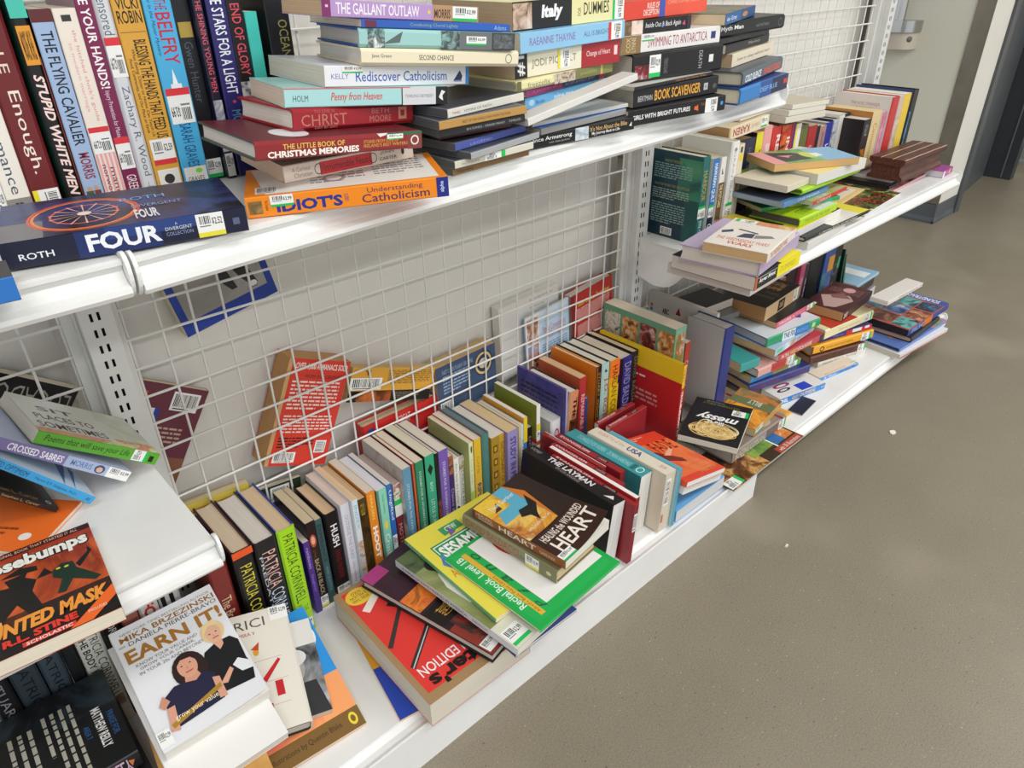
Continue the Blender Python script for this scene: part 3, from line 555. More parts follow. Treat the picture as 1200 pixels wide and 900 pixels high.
('p','paperback_book','thin magenta and navy spine in the second stack',(.5157,-.3379,1.024),(-.0039,-.0242,.1587),.2061,.13,.0107,('3a2450','8e2f68','3a2450'),[('R','S',.44,0,1,1,'2a3560'),('T','S','A JOURNEY INTO',.08,.3,.42,.7,'c87a9a',0,0,0),('T','S','AFTER BUNCO BABY',.47,.3,.88,.7,'8f9ac8',0,0,0),('R','S',.93,0,1,1,'b83038')],{'g':'second stack on the upper shelf'}),
('h','hardcover_book','cream and olive hardcover spine under the big novel of the second stack',(.4916,-.3457,1.0347),(-.0021,-.0244,.0841),.2228,.155,.0136,('d9cf9c','e3dba8','d9cf9c'),[('R','S',0,0,.04,1,'6a6a3a'),('T','S','freezefix',.1,.25,.32,.72,'8a8a5a',0,0,0),('N','S',.36,0,.58,1,('5a4a38','d8c8b0','7a5a48'),60),('R','S',.58,0,.86,1,'7c7c48'),('T','S','possibility',.64,.25,.82,.7,'a8a86a',0,0,0),('R','S',.86,0,.885,1,'c8b468'),('R','S',.885,0,1,1,'8a8a4e')],{'pg':'cfcbbf','g':'second stack on the upper shelf'}),
('p','paperback_book','thick cream novel with a red right half on its spine in the second stack',(.5013,-.3304,1.0492),(.0006,-.0245,-.0234),.2174,.155,.0326,('e6dfc6','eae3ca','e6dfc6'),[('R','S',0,0,.11,1,'151515'),('T','S','#1',.02,.1,.09,.9,'e0e0e0',90,.02,0),('T','S','JODI PICOULT',.15,.3,.56,.68,'7a7468',0,0,0),('R','S',.61,0,1,1,'a8232c'),('T','S','Change of Heart',.66,.38,.9,.68,'f0dcd8',0,0,0),('R','S',.94,.35,.975,.75,'e8d0d0'),('K','S',.385,.15,.5,.95,'e8dc3a',270,'2.99')],{'pg':'cdb79c','g':'second stack on the upper shelf'}),
('p','paperback_book','sky blue spine with rose lettering, second from top of the second stack',(.499,-.3446,1.0823),(-.0005,-.0245,.0188),.2224,.11,.0257,('8cc0e2','8fc4e6','8cc0e2'),[('T','S','RAEANNE THAYNE',.08,.34,.5,.72,'8a7ab0',0,.008,0),('T','S','ALL IS BRIGHT',.58,.4,.84,.66,'5a7a98',0,0,0),('K','S',.83,.04,.97,.96,'d8323c',270,'2.99')],{'g':'second stack on the upper shelf'}),
('p','paperback_book','thick black and pale yellow guidebook, top of the second stack',(.5044,-.3247,1.1087),(.0007,-.0245,-.0288),.2242,.185,.0356,('e8dfa4','161616','e8dfa4'),[('N','S',0,.05,.155,.95,('5a4438','c8a890','e0d0c0'),55),('T','S','Italy',.235,.24,.42,.82,'f4f4f4',0,.05,.1),('R','S',.5,0,1,1,'eae2a8'),('T','S','DUMMIES',.61,.3,.85,.76,'3c3a28',0,.01,0),('T','S','FOR',.555,.3,.585,.6,'3c3a28',90,0,0),('K','S',.885,.02,.995,.98,'1fbf5a',270,'2.99')],{'pg':'c9ae8a','g':'second stack on the upper shelf'}),
('p','paperback_book','thin white book slanting up across the front of the second stack',(.4755,-.385,.9975),(.0,-.1549,.0),.233,.03,.01,('dcdad4','dedcd6','dcdad4'),[],{'pg':'cfccc4','g':'second stack on the upper shelf'}),
('p','paperback_book','black paperback with an orange megaphone on its spine, bottom of the third stack',(.7149,-.3643,.9603),(.0045,-.0241,-.1835),.2156,.14,.0242,('131316','131316','131316'),[('T','S','GIRLS WITH BRIGHT FUTURES',.04,.36,.62,.66,'f2f0ee',0,.02,0),('P','S',(.66,.4,.7,.7,.71,.25),'e0662c'),('R','S',.665,.42,.69,.6,'e0662c'),('T','S','TRACY',.73,.55,.79,.75,'a8583a',0,0,0),('E','S',.945,.38,.975,.66,'3a9ad8'),('K','S',.78,.03,.91,.98,None,270,'2.99')],{'g':'third stack on the upper shelf'}),
('p','paperback_book','black paperback with playful orange spine lettering in the third stack',(.7342,-.357,.9856),(.0029,-.0243,-.1176),.2009,.14,.0275,('17181b','17181b','17181b'),[('T','S','BERTMAN',.05,.3,.21,.6,'d0d0d0',0,0,0),('T','S','BOOK SCAVENGER',.235,.22,.78,.8,'e8a83a',0,.02,0),('R','S',.82,.3,.87,.7,'c0c0c0'),('T','S','AR',.83,.4,.86,.6,'222',0,0,0),('E','S',.93,.3,.98,.6,'555')],{'pg':'c8bfae','g':'third stack on the upper shelf'}),
('p','paperback_book','thin dark spine with orange print under a pale cover in the third stack',(.724,-.3658,1.0135),(.0009,-.0245,-.0358),.2025,.13,.0058,('d9d6ce','1b1a22','d9d6ce'),[('T','S','Harry the Dirty Dog',.5,.3,.9,.8,'d8903a',0,0,0)],{'g':'third stack on the upper shelf'}),
('h','hardcover_book','thick black hardcover with a hanging white price label in the third stack',(.7454,-.3431,1.0204),(.0038,-.0242,-.1568),.2029,.15,.0415,('111114','111114','111114'),[('T','S','TERENCE BLAKE',.33,.2,.37,.75,'777',270,0,0),('T','S','DEATH',.72,.2,.76,.85,'b8b8b8',270,0,0),('R','S',.84,.38,.89,.66,'e8e8e8'),('N','S',.02,.1,.2,.6,('111114','8a2430','c8b0b0'),80),('K','S',.17,.12,.29,.92,'1fbf5a',0,'2.99')],{'pg':'d6d0c4','g':'third stack on the upper shelf'}),
('p','paperback_book','white paperback with tall maroon spine capitals in the third stack',(.728,-.3318,1.0621),(.0035,-.0243,-.1415),.2226,.14,.0263,('e4e2de','eae8e4','e4e2de'),[('R','S',0,0,.18,1,'8f7448'),('T','S','LYNNE',.09,.1,.13,.9,'d8c8a0',90,0,0),('T','S','COX',.04,.1,.08,.9,'d8c8a0',90,0,0),('T','S','SWIMMING TO ANTARCTICA',.25,.24,.86,.78,'a83a58',0,-.002,0),('R','S',.9,.3,.95,.72,'2a3a7c'),('K','S',.19,.62,.31,.98,'1fbf5a',0,'2.99')],{'pg':'d9ccb4','g':'third stack on the upper shelf'}),
('p','paperback_book','black paperback with white lettering around a small blue bird in the third stack',(.7363,-.327,1.0892),(.0038,-.0242,-.1553),.1455,.13,.0196,('141414','141414','141414'),[('N','S',0,0,.11,1,('3a2a1a','a88a6a'),80),('N','S',.11,0,.27,1,('e6c8b4','f0dcd0','6a4a3a'),30),('T','S','Inside Out & Back Again',.31,.28,.84,.76,'e8e8ea',0,.005,.15),('E','S',.55,.3,.575,.6,'6a8ad0'),('P','S',(.86,.4,.9,.7,.91,.3),'d0507a'),('R','S',.94,0,.99,1,'3a2a3a')],{'g':'third stack on the upper shelf'}),
('p','paperback_book','scarlet paperback with white lettering and a blue strip, top of the third stack',(.7326,-.3285,1.1093),(.0003,-.0245,-.0113),.2143,.15,.0265,('dc4530','dd4430','dc4530'),[('T','S','RULES OF',.26,.52,.4,.84,'f4dcd0',0,.02,0),('T','S','DECEPTION',.22,.16,.4,.48,'f4dcd0',0,.02,0),('R','S',.405,0,.47,1,'3a56b0'),('R','S',.47,0,1,1,'e8553a'),('T','S','CHRISTOPHER REICH',.5,.65,.9,.85,'f0a890',0,0,0)],{'g':'third stack on the upper shelf'}),
('h','hardcover_book','blue-to-navy hardcover spine, bottom of the fourth stack',(.9716,-.4048,.9666),(-.0032,-.0243,.1294),.2102,.16,.0277,('1d3a78','2f7cc0','1d3a78'),[('R','S',.62,0,1,1,'1a2448'),('R','S',.4,0,.64,1,'24509a'),('T','S','DEEP BLUE',.4,.35,.76,.65,'8fc4ee',0,0,0),('R','S',.9,.4,.98,.7,'c8323a')],{'pg':'d9d2bd','g':'fourth stack on the upper shelf'}),
('h','hardcover_book','grey hardcover with white and orange spine capitals, second from bottom of the fourth stack',(.9857,-.3962,.9953),(-.0053,-.0239,.218),.2245,.155,.0236,('48505c','59636e','48505c'),[('T','S','COLD SILENCE',.06,.2,.44,.72,'e2eef4',0,.03,0),('T','S','DANIELLE GIRARD',.5,.2,.94,.72,'e0624a',0,.03,0),('R','F',.3,.1,.9,.5,'c85a4a')],{'pg':'cfc8b4','g':'fourth stack on the upper shelf'}),
('p','paperback_book','cream paperback with faint handwriting on the spine in the fourth stack',(1.0137,-.3528,1.0201),(-.0048,-.024,.196),.2138,.15,.0227,('dfd2b8','e4d8c0','dfd2b8'),[('T','S','how to sleep without tears',.12,.3,.92,.62,'6a5a48',0,0,.2)],{'pg':'c7a886','g':'fourth stack on the upper shelf'}),
('p','paperback_book','black paperback with a small pale name on the spine in the fourth stack',(1.0004,-.3461,1.0431),(-.0044,-.0241,.179),.2105,.15,.0152,('1c1c1f','1c1c1f','1c1c1f'),[('T','S','Monkey',.5,.3,.78,.72,'c8c4b8',0,0,0)],{'g':'fourth stack on the upper shelf'}),
('p','paperback_book','slim plain black paperback in the fourth stack',(.9839,-.3407,1.0585),(-.0028,-.0243,.1127),.2065,.15,.0108,('121214','121214','121214'),[('T','S','KEVIN',.2,.3,.6,.6,'444',0,0,0)],{'g':'fourth stack on the upper shelf'}),
('h','hardcover_book','black hardcover with white spine lettering, second from top of the fourth stack',(.9761,-.341,1.0697),(.0004,-.0245,-.0178),.2157,.15,.0238,('0f0f11','0f0f11','0f0f11'),[('T','S','Myth Man',.04,.36,.36,.74,'f2f2f2',0,.02,0),('T','S','ALEX MATTHEWS',.55,.4,.75,.6,'888',0,0,0),('O','S',.93,.5,.03,.3,.3,'555')],{'g':'fourth stack on the upper shelf'}),
('p','paperback_book','blue-spined paperback with a leafy cover, top of the fourth stack',(.9483,-.3711,1.0934),(-.0072,-.0234,.3001),.1941,.16,.0174,('5a6a3a','2b62a0','5a6a3a'),[('T','S','de Gray',.04,.2,.36,.7,'e2eef6',0,.01,0),('R','S',.5,.1,.98,.9,'244e84'),('E','S',.54,.25,.72,.75,'c08a5a'),('N','F',0,0,1,1,('2a3a24','8a3a30','4a7a3a','1a2418'),28)],{'pg':'d9c9a6','g':'fourth stack on the upper shelf'}),
('h','hardcover_book','maroon hardcover spine with cream lettering, first in the base row',(-.0249,-.154,.3506),(.0,1.5708,.0),.25,.118,.033,('8e2a24','7b2320','8e2a24'),[('T','S','The Broker',.3,.25,.62,.75,'e0c8a0',0,0,0)],{'edge':'b03028','g':'books in the base shelf row of the middle bay'}),
('h','hardcover_book','black hardcover with orange head band and yellow capitals, second in the base row',(.015,-.164,.3611),(.0,1.5708,.0),.2605,.16,.0347,('5e1418','121112','1c1a1c'),[('R','S',0,0,.055,1,'e4561f'),('T','S','PATRICIA CORNWELL',.13,.22,.8,.8,'d9cc38',0,-.004,0),('T','S','THE BODY FARM',.82,.3,.97,.7,'c8b830',0,0,0)],{'pg':'d9c6ab','edge':'4a1518','g':'books in the base shelf row of the middle bay'}),
('h','hardcover_book','black hardcover with white and salmon metallic capitals, third in the base row',(.0528,-.164,.3571),(.0,1.5708,.0),.2565,.16,.0393,('232326','17171a','232326'),[('T','S','PATRICIA',.1,.25,.42,.85,'e5b5a8',0,-.004,0),('T','S','CORNWELL',.44,.25,.78,.85,'d5dce6',0,-.004,0),('T','S','PREDATOR',.12,.1,.72,.24,'c2c8d0',0,0,0)],{'pg':'d8d2c8','g':'books in the base shelf row of the middle bay'}),
('h','hardcover_book','lime green hardcover spine with tall black capitals and navy boards',(.094,-.164,.3574),(.0,1.5708,.0),.2568,.16,.034,('27368a','9ed41f','27368a'),[('T','S','PATRICIA CORNWELL',.05,.24,.68,.8,'23300a',0,-.004,0),('T','S','THE',.72,.5,.78,.8,'6a8a1a',0,0,0),('T','S','FRONT',.7,.2,.84,.46,'6a8a1a',0,0,0),('K','S',.86,.1,.95,.9,None,90,'2.99')],{'pg':'d6bd9b','edge':'27368a','g':'books in the base shelf row of the middle bay'}),
('p','paperback_book','slim purple paperback spine between the lime hardcover and the portrait spine',(.1463,-.134,.2812),(.0,1.5708,.0),.1806,.13,.0125,('4a2f84','4a2f84','4a2f84'),[('T','S','rainbows',.08,.25,.36,.75,'b8a8d8',0,0,0),('T','S','laughter',.45,.25,.7,.7,'9a86c8',0,0,0)],{'pg':'d9cfb8','g':'books in the base shelf row of the middle bay'}),
('p','paperback_book','black paperback with a small red portrait and yellow foot sticker, wavy pages',(.1592,-.129,.3163),(.0,1.5708,.0),.2157,.125,.0192,('141213','141213','141213'),[('E','S',.14,.18,.28,.82,'b8503a'),('E','S',.16,.3,.25,.7,'e0a890'),('T','S','BACK IN BLACK',.42,.25,.84,.7,'b8a888',0,0,0),('T','S','Lori Foster',.31,.3,.4,.6,'8a3a3a',0,0,0),('K','S',.86,.1,.99,.9,'e8dc3a',90,'2.99')],{'pg':'cfc19f','g':'books in the base shelf row of the middle bay'}),
('p','paperback_book','slim slate-teal paperback spine beside the white-lettered black hardcover',(.1788,-.129,.3131),(.0,1.5708,.0),.2125,.125,.0132,('36575a','36575a','36575a'),[('T','S','EXPERIENCE',.06,.2,.5,.75,'1c3034',0,.02,0),('T','S','AND JUSTICE',.55,.25,.85,.7,'7a9498',0,0,0)],{'pg':'c9b89a','g':'books in the base shelf row of the middle bay'}),
('h','hardcover_book','black hardcover with tall white lettering and dark red author name, white foot sticker',(.2004,-.124,.3081),(.0,1.5708,.0),.2075,.12,.0291,('2d2220','121011','2d2220'),[('T','S','HUSH',.14,.28,.4,.76,'ecebe8',0,.02,0),('T','S','ANNE FRASIER',.44,.3,.8,.7,'7c1d22',0,0,0),('K','S',.88,0,1,.98,'e8dc3a',90,'2.99')],{'pg':'dfc19a','edge':'2d2220','g':'books in the base shelf row of the middle bay'}),
('p','paperback_book','white paperback spine with faint grey lettering',(.2298,-.134,.3216),(.0,1.5708,.0),.221,.13,.0192,('d9d8e0','d7d8e2','d9d8e0'),[('T','S','OUTSIDE THE LINES',.12,.3,.62,.66,'9a9aa8',0,0,0),('T','S','Amy Hatvany',.66,.3,.9,.6,'c08a9a',0,0,0)],{'pg':'dccbbd','g':'books in the base shelf row of the middle bay'}),
('p','paperback_book','white scenic paperback spine with blue lettering and a pink house at the foot',(.2495,-.144,.3278),(.0,1.5708,.0),.2272,.14,.0125,('d8dfe0','d2dde0','d8dfe0'),[('T','S','INDEX',.06,.25,.32,.75,'7fb0d4',0,0,0),('N','S',.45,0,.98,1,('7c8a58','c8a08a','b8c8d0','8a7048'),60),('P','S',(0,1,.5,.9,1,.8,1,1),'8a4a40')],{'pg':'e0bf98','g':'books in the base shelf row of the middle bay'}),
('p','paperback_book','dark brown and gold paperback spine with a small white star',(.2625,-.144,.3218),(.0,1.5708,.0),.2212,.14,.0168,('2b2113','2b2113','2b2113'),[('N','S',0,0,1,1,('17110a','4a3514','241a0c'),40),('T','S','GOLD',.05,.2,.18,.7,'b89a3a',90,0,0),('P','S',(.86,.45,.9,.55,.94,.45,.9,.4),'e8e4da')],{'pg':'c9ac84','g':'books in the base shelf row of the middle bay'}),
('p','paperback_book','orange paperback spine with bold white lettering and a small owl at the foot',(.2811,-.144,.328),(.0,1.5708,.0),.2274,.14,.0189,('9a8a2a','e08528','e08528'),[('T','S','HIAASEN',.04,.35,.3,.65,'f0d060',0,.01,0),('T','S','HOOT',.38,.22,.74,.8,'f6f0e4',0,.05,0),('R','S',.88,.2,.95,.8,'1a1410'),('E','S',.89,.3,.91,.5,'eee'),('E','S',.89,.55,.91,.75,'eee')],{'pg':'d9cfc0','g':'books in the base shelf row of the middle bay'}),
('p','paperback_book','mint green paperback spine with a yellow emblem',(.3032,-.144,.3207),(.0,1.5708,.0),.2201,.14,.0222,('5c7a70','86ccb4','5c7a70'),[('R','S',0,0,1,.2,'5c7a70'),('T','S','Gennifer Choldenko',.06,.5,.28,.68,'3a6a5a',0,0,0),('E','S',.36,.4,.46,.75,'e8d040'),('T','S','Crush',.52,.35,.78,.8,'eef6f2',0,0,0),('K','S',.84,.22,.98,.98,'1fbf5a',90,'2.99')],{'pg':'dcdce4','g':'books in the base shelf row of the middle bay'}),
('p','paperback_book','bright blue paperback spine with white lettering and a label',(.3258,-.144,.3229),(.0,1.5708,.0),.2223,.14,.0123,('2f66b0','2f66b0','2f66b0'),[('T','S','Ungifted',.07,.2,.4,.8,'e6eef8',0,0,0),('K','S',.58,.1,.78,.9,'1fbf5a',90,'2.99')],{'pg':'dcd2c6','g':'books in the base shelf row of the middle bay'}),
('p','paperback_book','short maroon and white paperback spine with a green-striped sticker',(.3454,-.134,.3076),(.0,1.5708,.0),.207,.13,.0171,('7a2a30','7a2a30','7a2a30'),[('N','S',0,0,.35,1,('e6e0d8','a05048','f0ece6','6a8a5a'),60),('R','S',.2,0,.26,1,'1fbf5a'),('R','S',.26,0,.4,1,'ecebe6'),('T','S','MOTHER',.5,.25,.9,.75,'c8a0a0',0,0,0)],{'pg':'c4b3a8','g':'books in the base shelf row of the middle bay'}),
('p','paperback_book','blue-grey paperback spine with small white lettering',(.3628,-.147,.3419),(.0,1.5708,.0),.2413,.143,.0205,('33424e','5f8eab','b9b2a6'),[('T','S',"STORIES FOR THE FAMILY'S HEART",.16,.38,.88,.64,'d2dde6',0,0,0),('N','B',0,.5,1,1,('a8a298','c8c2b8','7a746a'),14),('N','B',0,0,1,.5,('8a8478','c4bcae','5a564e'),14)],{'pg':'d9d0c0','g':'books in the base shelf row of the middle bay'}),
('p','paperback_book','thin orange-red spine between blue-grey and dark green ones',(.3863,-.144,.3421),(.0,1.5708,.0),.2415,.14,.0074,('a33a24','d2562f','a33a24'),[('R','S',0,0,1,.3,'1c1c1c')],{'pg':'dcd3c4','g':'books in the base shelf row of the middle bay'}),
('p','paperback_book','dark green paperback spine with small white capitals',(.3942,-.147,.3424),(.0,1.5708,.0),.2418,.143,.0194,('2f8a62','2f8260','2f8a62'),[('T','S',"STORIES FOR A WOMAN'S HEART",.1,.38,.78,.64,'d0e4da',0,0,0),('L','S',.85,.3,.95,.7,2,'9ac4b0',0)],{'pg':'d9d0bf','edge':'d8703a','g':'books in the base shelf row of the middle bay'}),
('p','paperback_book','brighter green paperback spine with a black diamond emblem',(.4177,-.147,.3452),(.0,1.5708,.0),.2446,.143,.023,('1d2220','37a27c','1d2220'),[('P','S',(.09,.5,.14,.8,.21,.5,.14,.2),'16261e'),('T','S','BOY',.28,.35,.38,.65,'c8ecd8',0,0,0),('T','S','LITTLE SURVIVAL',.46,.32,.86,.68,'c8ecd8',0,0,0)],{'pg':'d6cfb8','g':'books in the base shelf row of the middle bay'}),
('p','paperback_book','thin black paperback with brown flowers on its spine',(.441,-.149,.3422),(.0,1.5708,.0),.2416,.145,.0085,('1a1a17','1a1a17','1a1a17'),[('N','S',.5,0,1,1,('1a1a17','8a3a2a','2a2a22'),60)],{'pg':'c8c0b0','g':'books in the base shelf row of the middle bay'}),
('p','paperback_book','purple paperback spine with small white capitals',(.4517,-.147,.3409),(.0,1.5708,.0),.2403,.143,.0237,('6d4fa4','7659ad','6d4fa4'),[('T','S',"STORIES FOR A WOMAN'S HEART",.12,.36,.8,.64,'e0d8f0',0,0,0),('T','S','GRAY',.86,.4,.93,.65,'d0c4e4',0,0,0)],{'pg':'d9d0c0','g':'books in the base shelf row of the middle bay'}),
('p','paperback_book','short dark purple paperback spine with a photo strip',(.4778,-.144,.3132),(.0,1.5708,.0),.2126,.14,.0117,('3d2560','3d2560','3d2560'),[('N','S',0,0,.22,1,('2a1a1a','b06a4a','3a2a2a'),60),('T','S','Dance at Grace',.4,.2,.95,.8,'b8a4dc',0,0,0)],{'pg':'d5c8a8','g':'books in the base shelf row of the middle bay'}),
('p','paperback_book','white paperback spine with small print and a black leaf sign',(.4906,-.144,.3001),(.0,1.5708,.0),.1995,.14,.0141,('e4e2da','e9e7df','e4e2da'),[('T','S','Who Stole the Feather',.05,.25,.6,.6,'6a6a60',0,0,0),('P','S',(.62,.3,.66,.8,.7,.3),'2a2a20'),('R','S',.63,.2,.69,.3,'2a2a20')],{'pg':'d8d0c0','g':'books in the base shelf row of the middle bay'}),
('h','hardcover_book','slim dark green board with white spine',(.5164,-.129,.2845),(.0,1.5708,.0),.1839,.125,.0135,('1e3a2c','e6e4dc','1e3a2c'),[('T','S','LOUISE HAY',.2,.3,.8,.7,'55554e',0,0,0),('N','S',0,0,.18,1,('e6e4dc','9a8a5a'),60)],{'pg':'c9bda6','g':'books in the base shelf row of the middle bay'}),
('p','paperback_book','pale green floral paperback spine',(.5303,-.147,.3232),(.0,1.5708,.0),.2226,.143,.0117,('c8cf9a','dce3b0','aab06e'),[('E','S',.04,.35,.12,.75,'4a5a4a'),('T','S','love talk',.2,.3,.5,.7,'b4bc84',0,0,0),('R','S',.58,0,.72,1,'b4cc54'),('R','S',.72,0,.73,1,'5a6a2a'),('T','S','ANDREW',.78,.35,.95,.6,'7a8450',0,0,0)],{'pg':'dad0bd','g':'books in the base shelf row of the middle bay'}),
('p','paperback_book','golden yellow paperback spine with navy lettering and red cover edge',(.5424,-.149,.3261),(.0,1.5708,.0),.2255,.145,.0199,('d0452a','dfb634','c03a22'),[('T','S','RIPLEY',.52,.25,.8,.8,'27305e',0,.02,0),('T','S','GAME',.2,.3,.4,.65,'b08a1a',0,0,0),('T','S','6',.9,.3,.96,.7,'27305e',0,0,0)],{'pg':'dad2c2','g':'books in the base shelf row of the middle bay'}),
('h','hardcover_book','tall plain teal-grey hardcover with a rolled cloth edge',(.5627,-.154,.3318),(.0,1.5708,.0),.2312,.15,.0197,('54666d','4f7f78','5a6a72'),[],{'pg':'6a7a80','edge':'5a6c74','g':'books in the base shelf row of the middle bay'}),
('p','paperback_book','ornate gold and brown paperback spine with small panels',(.5828,-.159,.3162),(.0,1.5708,.0),.2156,.155,.037,('b0802a','c79a2c','a07a24'),[('R','S',0,0,1,.62,'a8842c'),('R','S',.1,.12,.19,.46,'6a4a18'),('R','S',.26,.12,.35,.46,'6a4a18'),('R','S',.42,.12,.51,.46,'6a4a18'),('R','S',.58,.12,.67,.46,'6a4a18'),('R','S',.74,.12,.83,.46,'6a4a18'),('R','S',.12,.2,.17,.38,'c8a040'),('R','S',.28,.2,.33,.38,'c8a040'),('R','S',.44,.2,.49,.38,'c8a040'),('R','S',.6,.2,.65,.38,'c8a040'),('R','S',.76,.2,.81,.38,'c8a040'),('T','S','DICTIONARY OF LEGENDS',.1,.68,.9,.95,'6a4a10',0,0,0)],{'pg':'d9d2c4','g':'books in the base shelf row of the middle bay'}),
('p','paperback_book','lavender paperback spine with dark blue lettering and a wide tan page top',(.6202,-.169,.3189),(.0,1.5708,.0),.2183,.165,.03,('8a7cb4','9488bc','8a7cb4'),[('T','S','STUDY IN PURPLE',.08,.25,.8,.8,'2d2a66',0,.02,0)],{'pg':'d3b98c','g':'books in the base shelf row of the middle bay'}),
('p','paperback_book','short plum paperback set back in the base row',(.6513,-.139,.2964),(.0,1.5708,.0),.1958,.135,.014,('5c3440','5e3a44','5c3440'),[],{'pg':'c8b8a0','g':'books in the base shelf row of the middle bay'}),
('p','paperback_book','thin pale pink paperback spine',(.6657,-.144,.2942),(.0,1.5708,.0),.1936,.14,.006,('d8cdd4','e6dde0','d8cdd4'),[('T','S','GUIDE',.1,.2,.8,.8,'8a7a88',0,0,0)],{'pg':'ddd2c0','g':'books in the base shelf row of the middle bay'}),
('p','paperback_book','thin straw-coloured paperback spine',(.6721,-.149,.3002),(.0,1.5708,.0),.1996,.145,.006,('d6bb7c','d9c48e','d6bb7c'),[('T','S','Favourite Poems',.15,.25,.8,.75,'9a7a3a',0,0,0)],{'pg':'ddd0b4','g':'books in the base shelf row of the middle bay'}),
('p','paperback_book','thin pale aqua paperback spine',(.6785,-.149,.3009),(.0,1.5708,.0),.2003,.145,.0081,('cfdce0','c6d8dc','cfdce0'),[('T','S','Rhymes',.2,.25,.7,.75,'7a9aa0',0,0,0)],{'pg':'dcd3c0','g':'books in the base shelf row of the middle bay'}),
('p','paperback_book','blue paperback spine with a yellow head and a blue cover panel',(.6913,-.144,.3127),(.0,1.5708,.0),.2121,.14,.0115,('d9992c','4a7fc4','e0a030'),[('R','S',0,0,.32,1,'e8c828'),('T','S','Chess',.45,.2,.75,.8,'c8dcf0',0,0,0),('R','B',.1,.2,.92,.93,'44618a'),('T','B','Rosemary Wells',.2,.78,.8,.86,'b8c8dc',0,0,0)],{'pg':'e2e0de','g':'books in the base shelf row of the middle bay'}),
('p','paperback_book','short black paperback spine in front of the recipe book',(.7137,-.134,.2706),(.0,1.5708,.0),.17,.13,.0134,('241a24','241a24','241a24'),[('T','S','DOWN',.15,.25,.6,.75,'a89aa8',0,0,0)],{'pg':'d8cfb4','g':'books in the base shelf row of the middle bay'}),
('p','paperback_book','white spine with a yellow and green band, olive recipe cover beside it',(.7275,-.149,.3314),(.0,1.5708,.0),.2308,.145,.0122,('7d8a34','e9e6dc','7d8a34'),[('R','S',.22,0,.3,1,'dcc843'),('R','S',.42,0,.47,1,'c84a3a'),('K','S',.3,.1,.42,.9,None,90,'2.99'),('T','S','Simple Suppers',.5,.25,.9,.75,'8a8a88',0,0,0),('R','B',0,.35,1,.55,'c8c4b8'),('R','B',0,.55,1,.6,'c03a2a')],{'pg':'e0ddd6','g':'books in the base shelf row of the middle bay'}),
('h','hardcover_book','low white hardcover spine with a pink tulip',(.7705,-.154,.2695),(.0,1.5708,.0),.1689,.15,.0326,('d5d4d4','e6e5e6','cfcfd0'),[('E','S',.14,.3,.36,.8,'b83a6a'),('E','S',.17,.36,.33,.72,'eac0cc'),('R','S',.36,.52,.46,.6,'3aa860')],{'pg':'dedcd8','g':'books in the base shelf row of the middle bay'}),
('h','hardcover_book','violet hardcover with fading blue back cover of small print',(.8035,-.167,.3481),(.0,1.5708,.0),.2475,.163,.006,('5a4a8a','a79fc8','6a5a92'),[('R','S',0,0,1,1,'a9a2cc'),('T','S','MONEY BETWEEN',.08,.3,.5,.7,'6a6494',0,0,0),('N','B',0,0,1,1,('7a6a9a','3c3a8a','8a7aa0'),3),('L','B',.08,.45,.85,.88,8,'2a2446',0),('T','B','ANNOTATED MOTHER',.85,.5,.95,.95,'3a3466',270,0,0)],{'pg':'dcd7c2','g':'books in the base shelf row of the middle bay'}),
('h','hardcover_book','tan-spined black hardcover leaning right with black block capitals',(.8253,-.159,.3285),(3.1416,1.4835,-3.1416),.19,.155,.0299,('1a1818','c9936a','151414'),[('R','S',0,.45,1,1,'d8875e'),('R','S',.4,.3,1,1,'6a3a1e'),('T','S','THE JUDGE',.1,.4,.9,.92,'17100c',0,.04,0)],{'pg':'e3dcd0','g':'books in the base shelf row of the middle bay'}),
('p','paperback_book','rose-red paperback spine with white lettering behind the leaning hardcover',(.8756,-.144,.3405),(.0,1.5708,.0),.2399,.14,.0224,('c45a6a','b9323a','c45a3a'),[('T','S','REMARKABLE',.2,.3,.62,.8,'ecd8d8',0,0,0),('T','S','BEDTIME',.66,.25,.95,.75,'7a1a20',0,0,0)],{'pg':'dcb98c','g':'books in the base shelf row of the middle bay'}),
('p','paperback_book','slim short blue paperback spine',(.9105,-.134,.2656),(.0,1.5708,.0),.165,.13,.0081,('2d5fae','2d5fae','2d5fae'),[],{'pg':'d8cfc0','g':'books in the base shelf row of the middle bay'}),
('h','hardcover_book','orange and black hardcover spine with amber capitals',(.919,-.159,.3587),(.0,1.5708,.0),.2581,.155,.0143,('d9781e','141110','d9781e'),[('R','S',0,0,1,.1,'d9801f'),('T','S','STUART WOODS',.06,.35,.62,.8,'dba03a',0,-.003,0),('T','S','SHOOT',.68,.45,.9,.88,'d8d4cc',0,0,0)],{'pg':'dfd9cb','edge':'e08a2a','g':'books in the base shelf row of the middle bay'}),
('h','hardcover_book','black hardcover with a pale mint spine and brick red capitals',(.938,-.159,.3589),(.0,1.5708,.0),.2583,.155,.0269,('1c1f1e','aed0c8','1c1f1e'),[('P','S',(.05,.4,.09,.7,.09,.3),'222'),('T','S','J.D. ROBB',.15,.24,.68,.82,'b85a34',0,.02,0),('R','S',.72,0,1,1,'17181a')],{'pg':'dfdbce','g':'books in the base shelf row of the middle bay'}),
('h','hardcover_book','orange to yellow hardcover spine with black capitals',(.9654,-.161,.358),(.0,1.5708,.0),.2574,.157,.0335,('1a1616','e8a81e','1a1616'),[('R','S',0,0,.18,1,'ee7a2c'),('R','S',.28,0,.7,1,'ecc41e'),('T','S','HARLAN COBEN',.06,.25,.72,.82,'17120c',0,-.003,0)],{'pg':'dfd6c4','g':'books in the base shelf row of the middle bay'}),
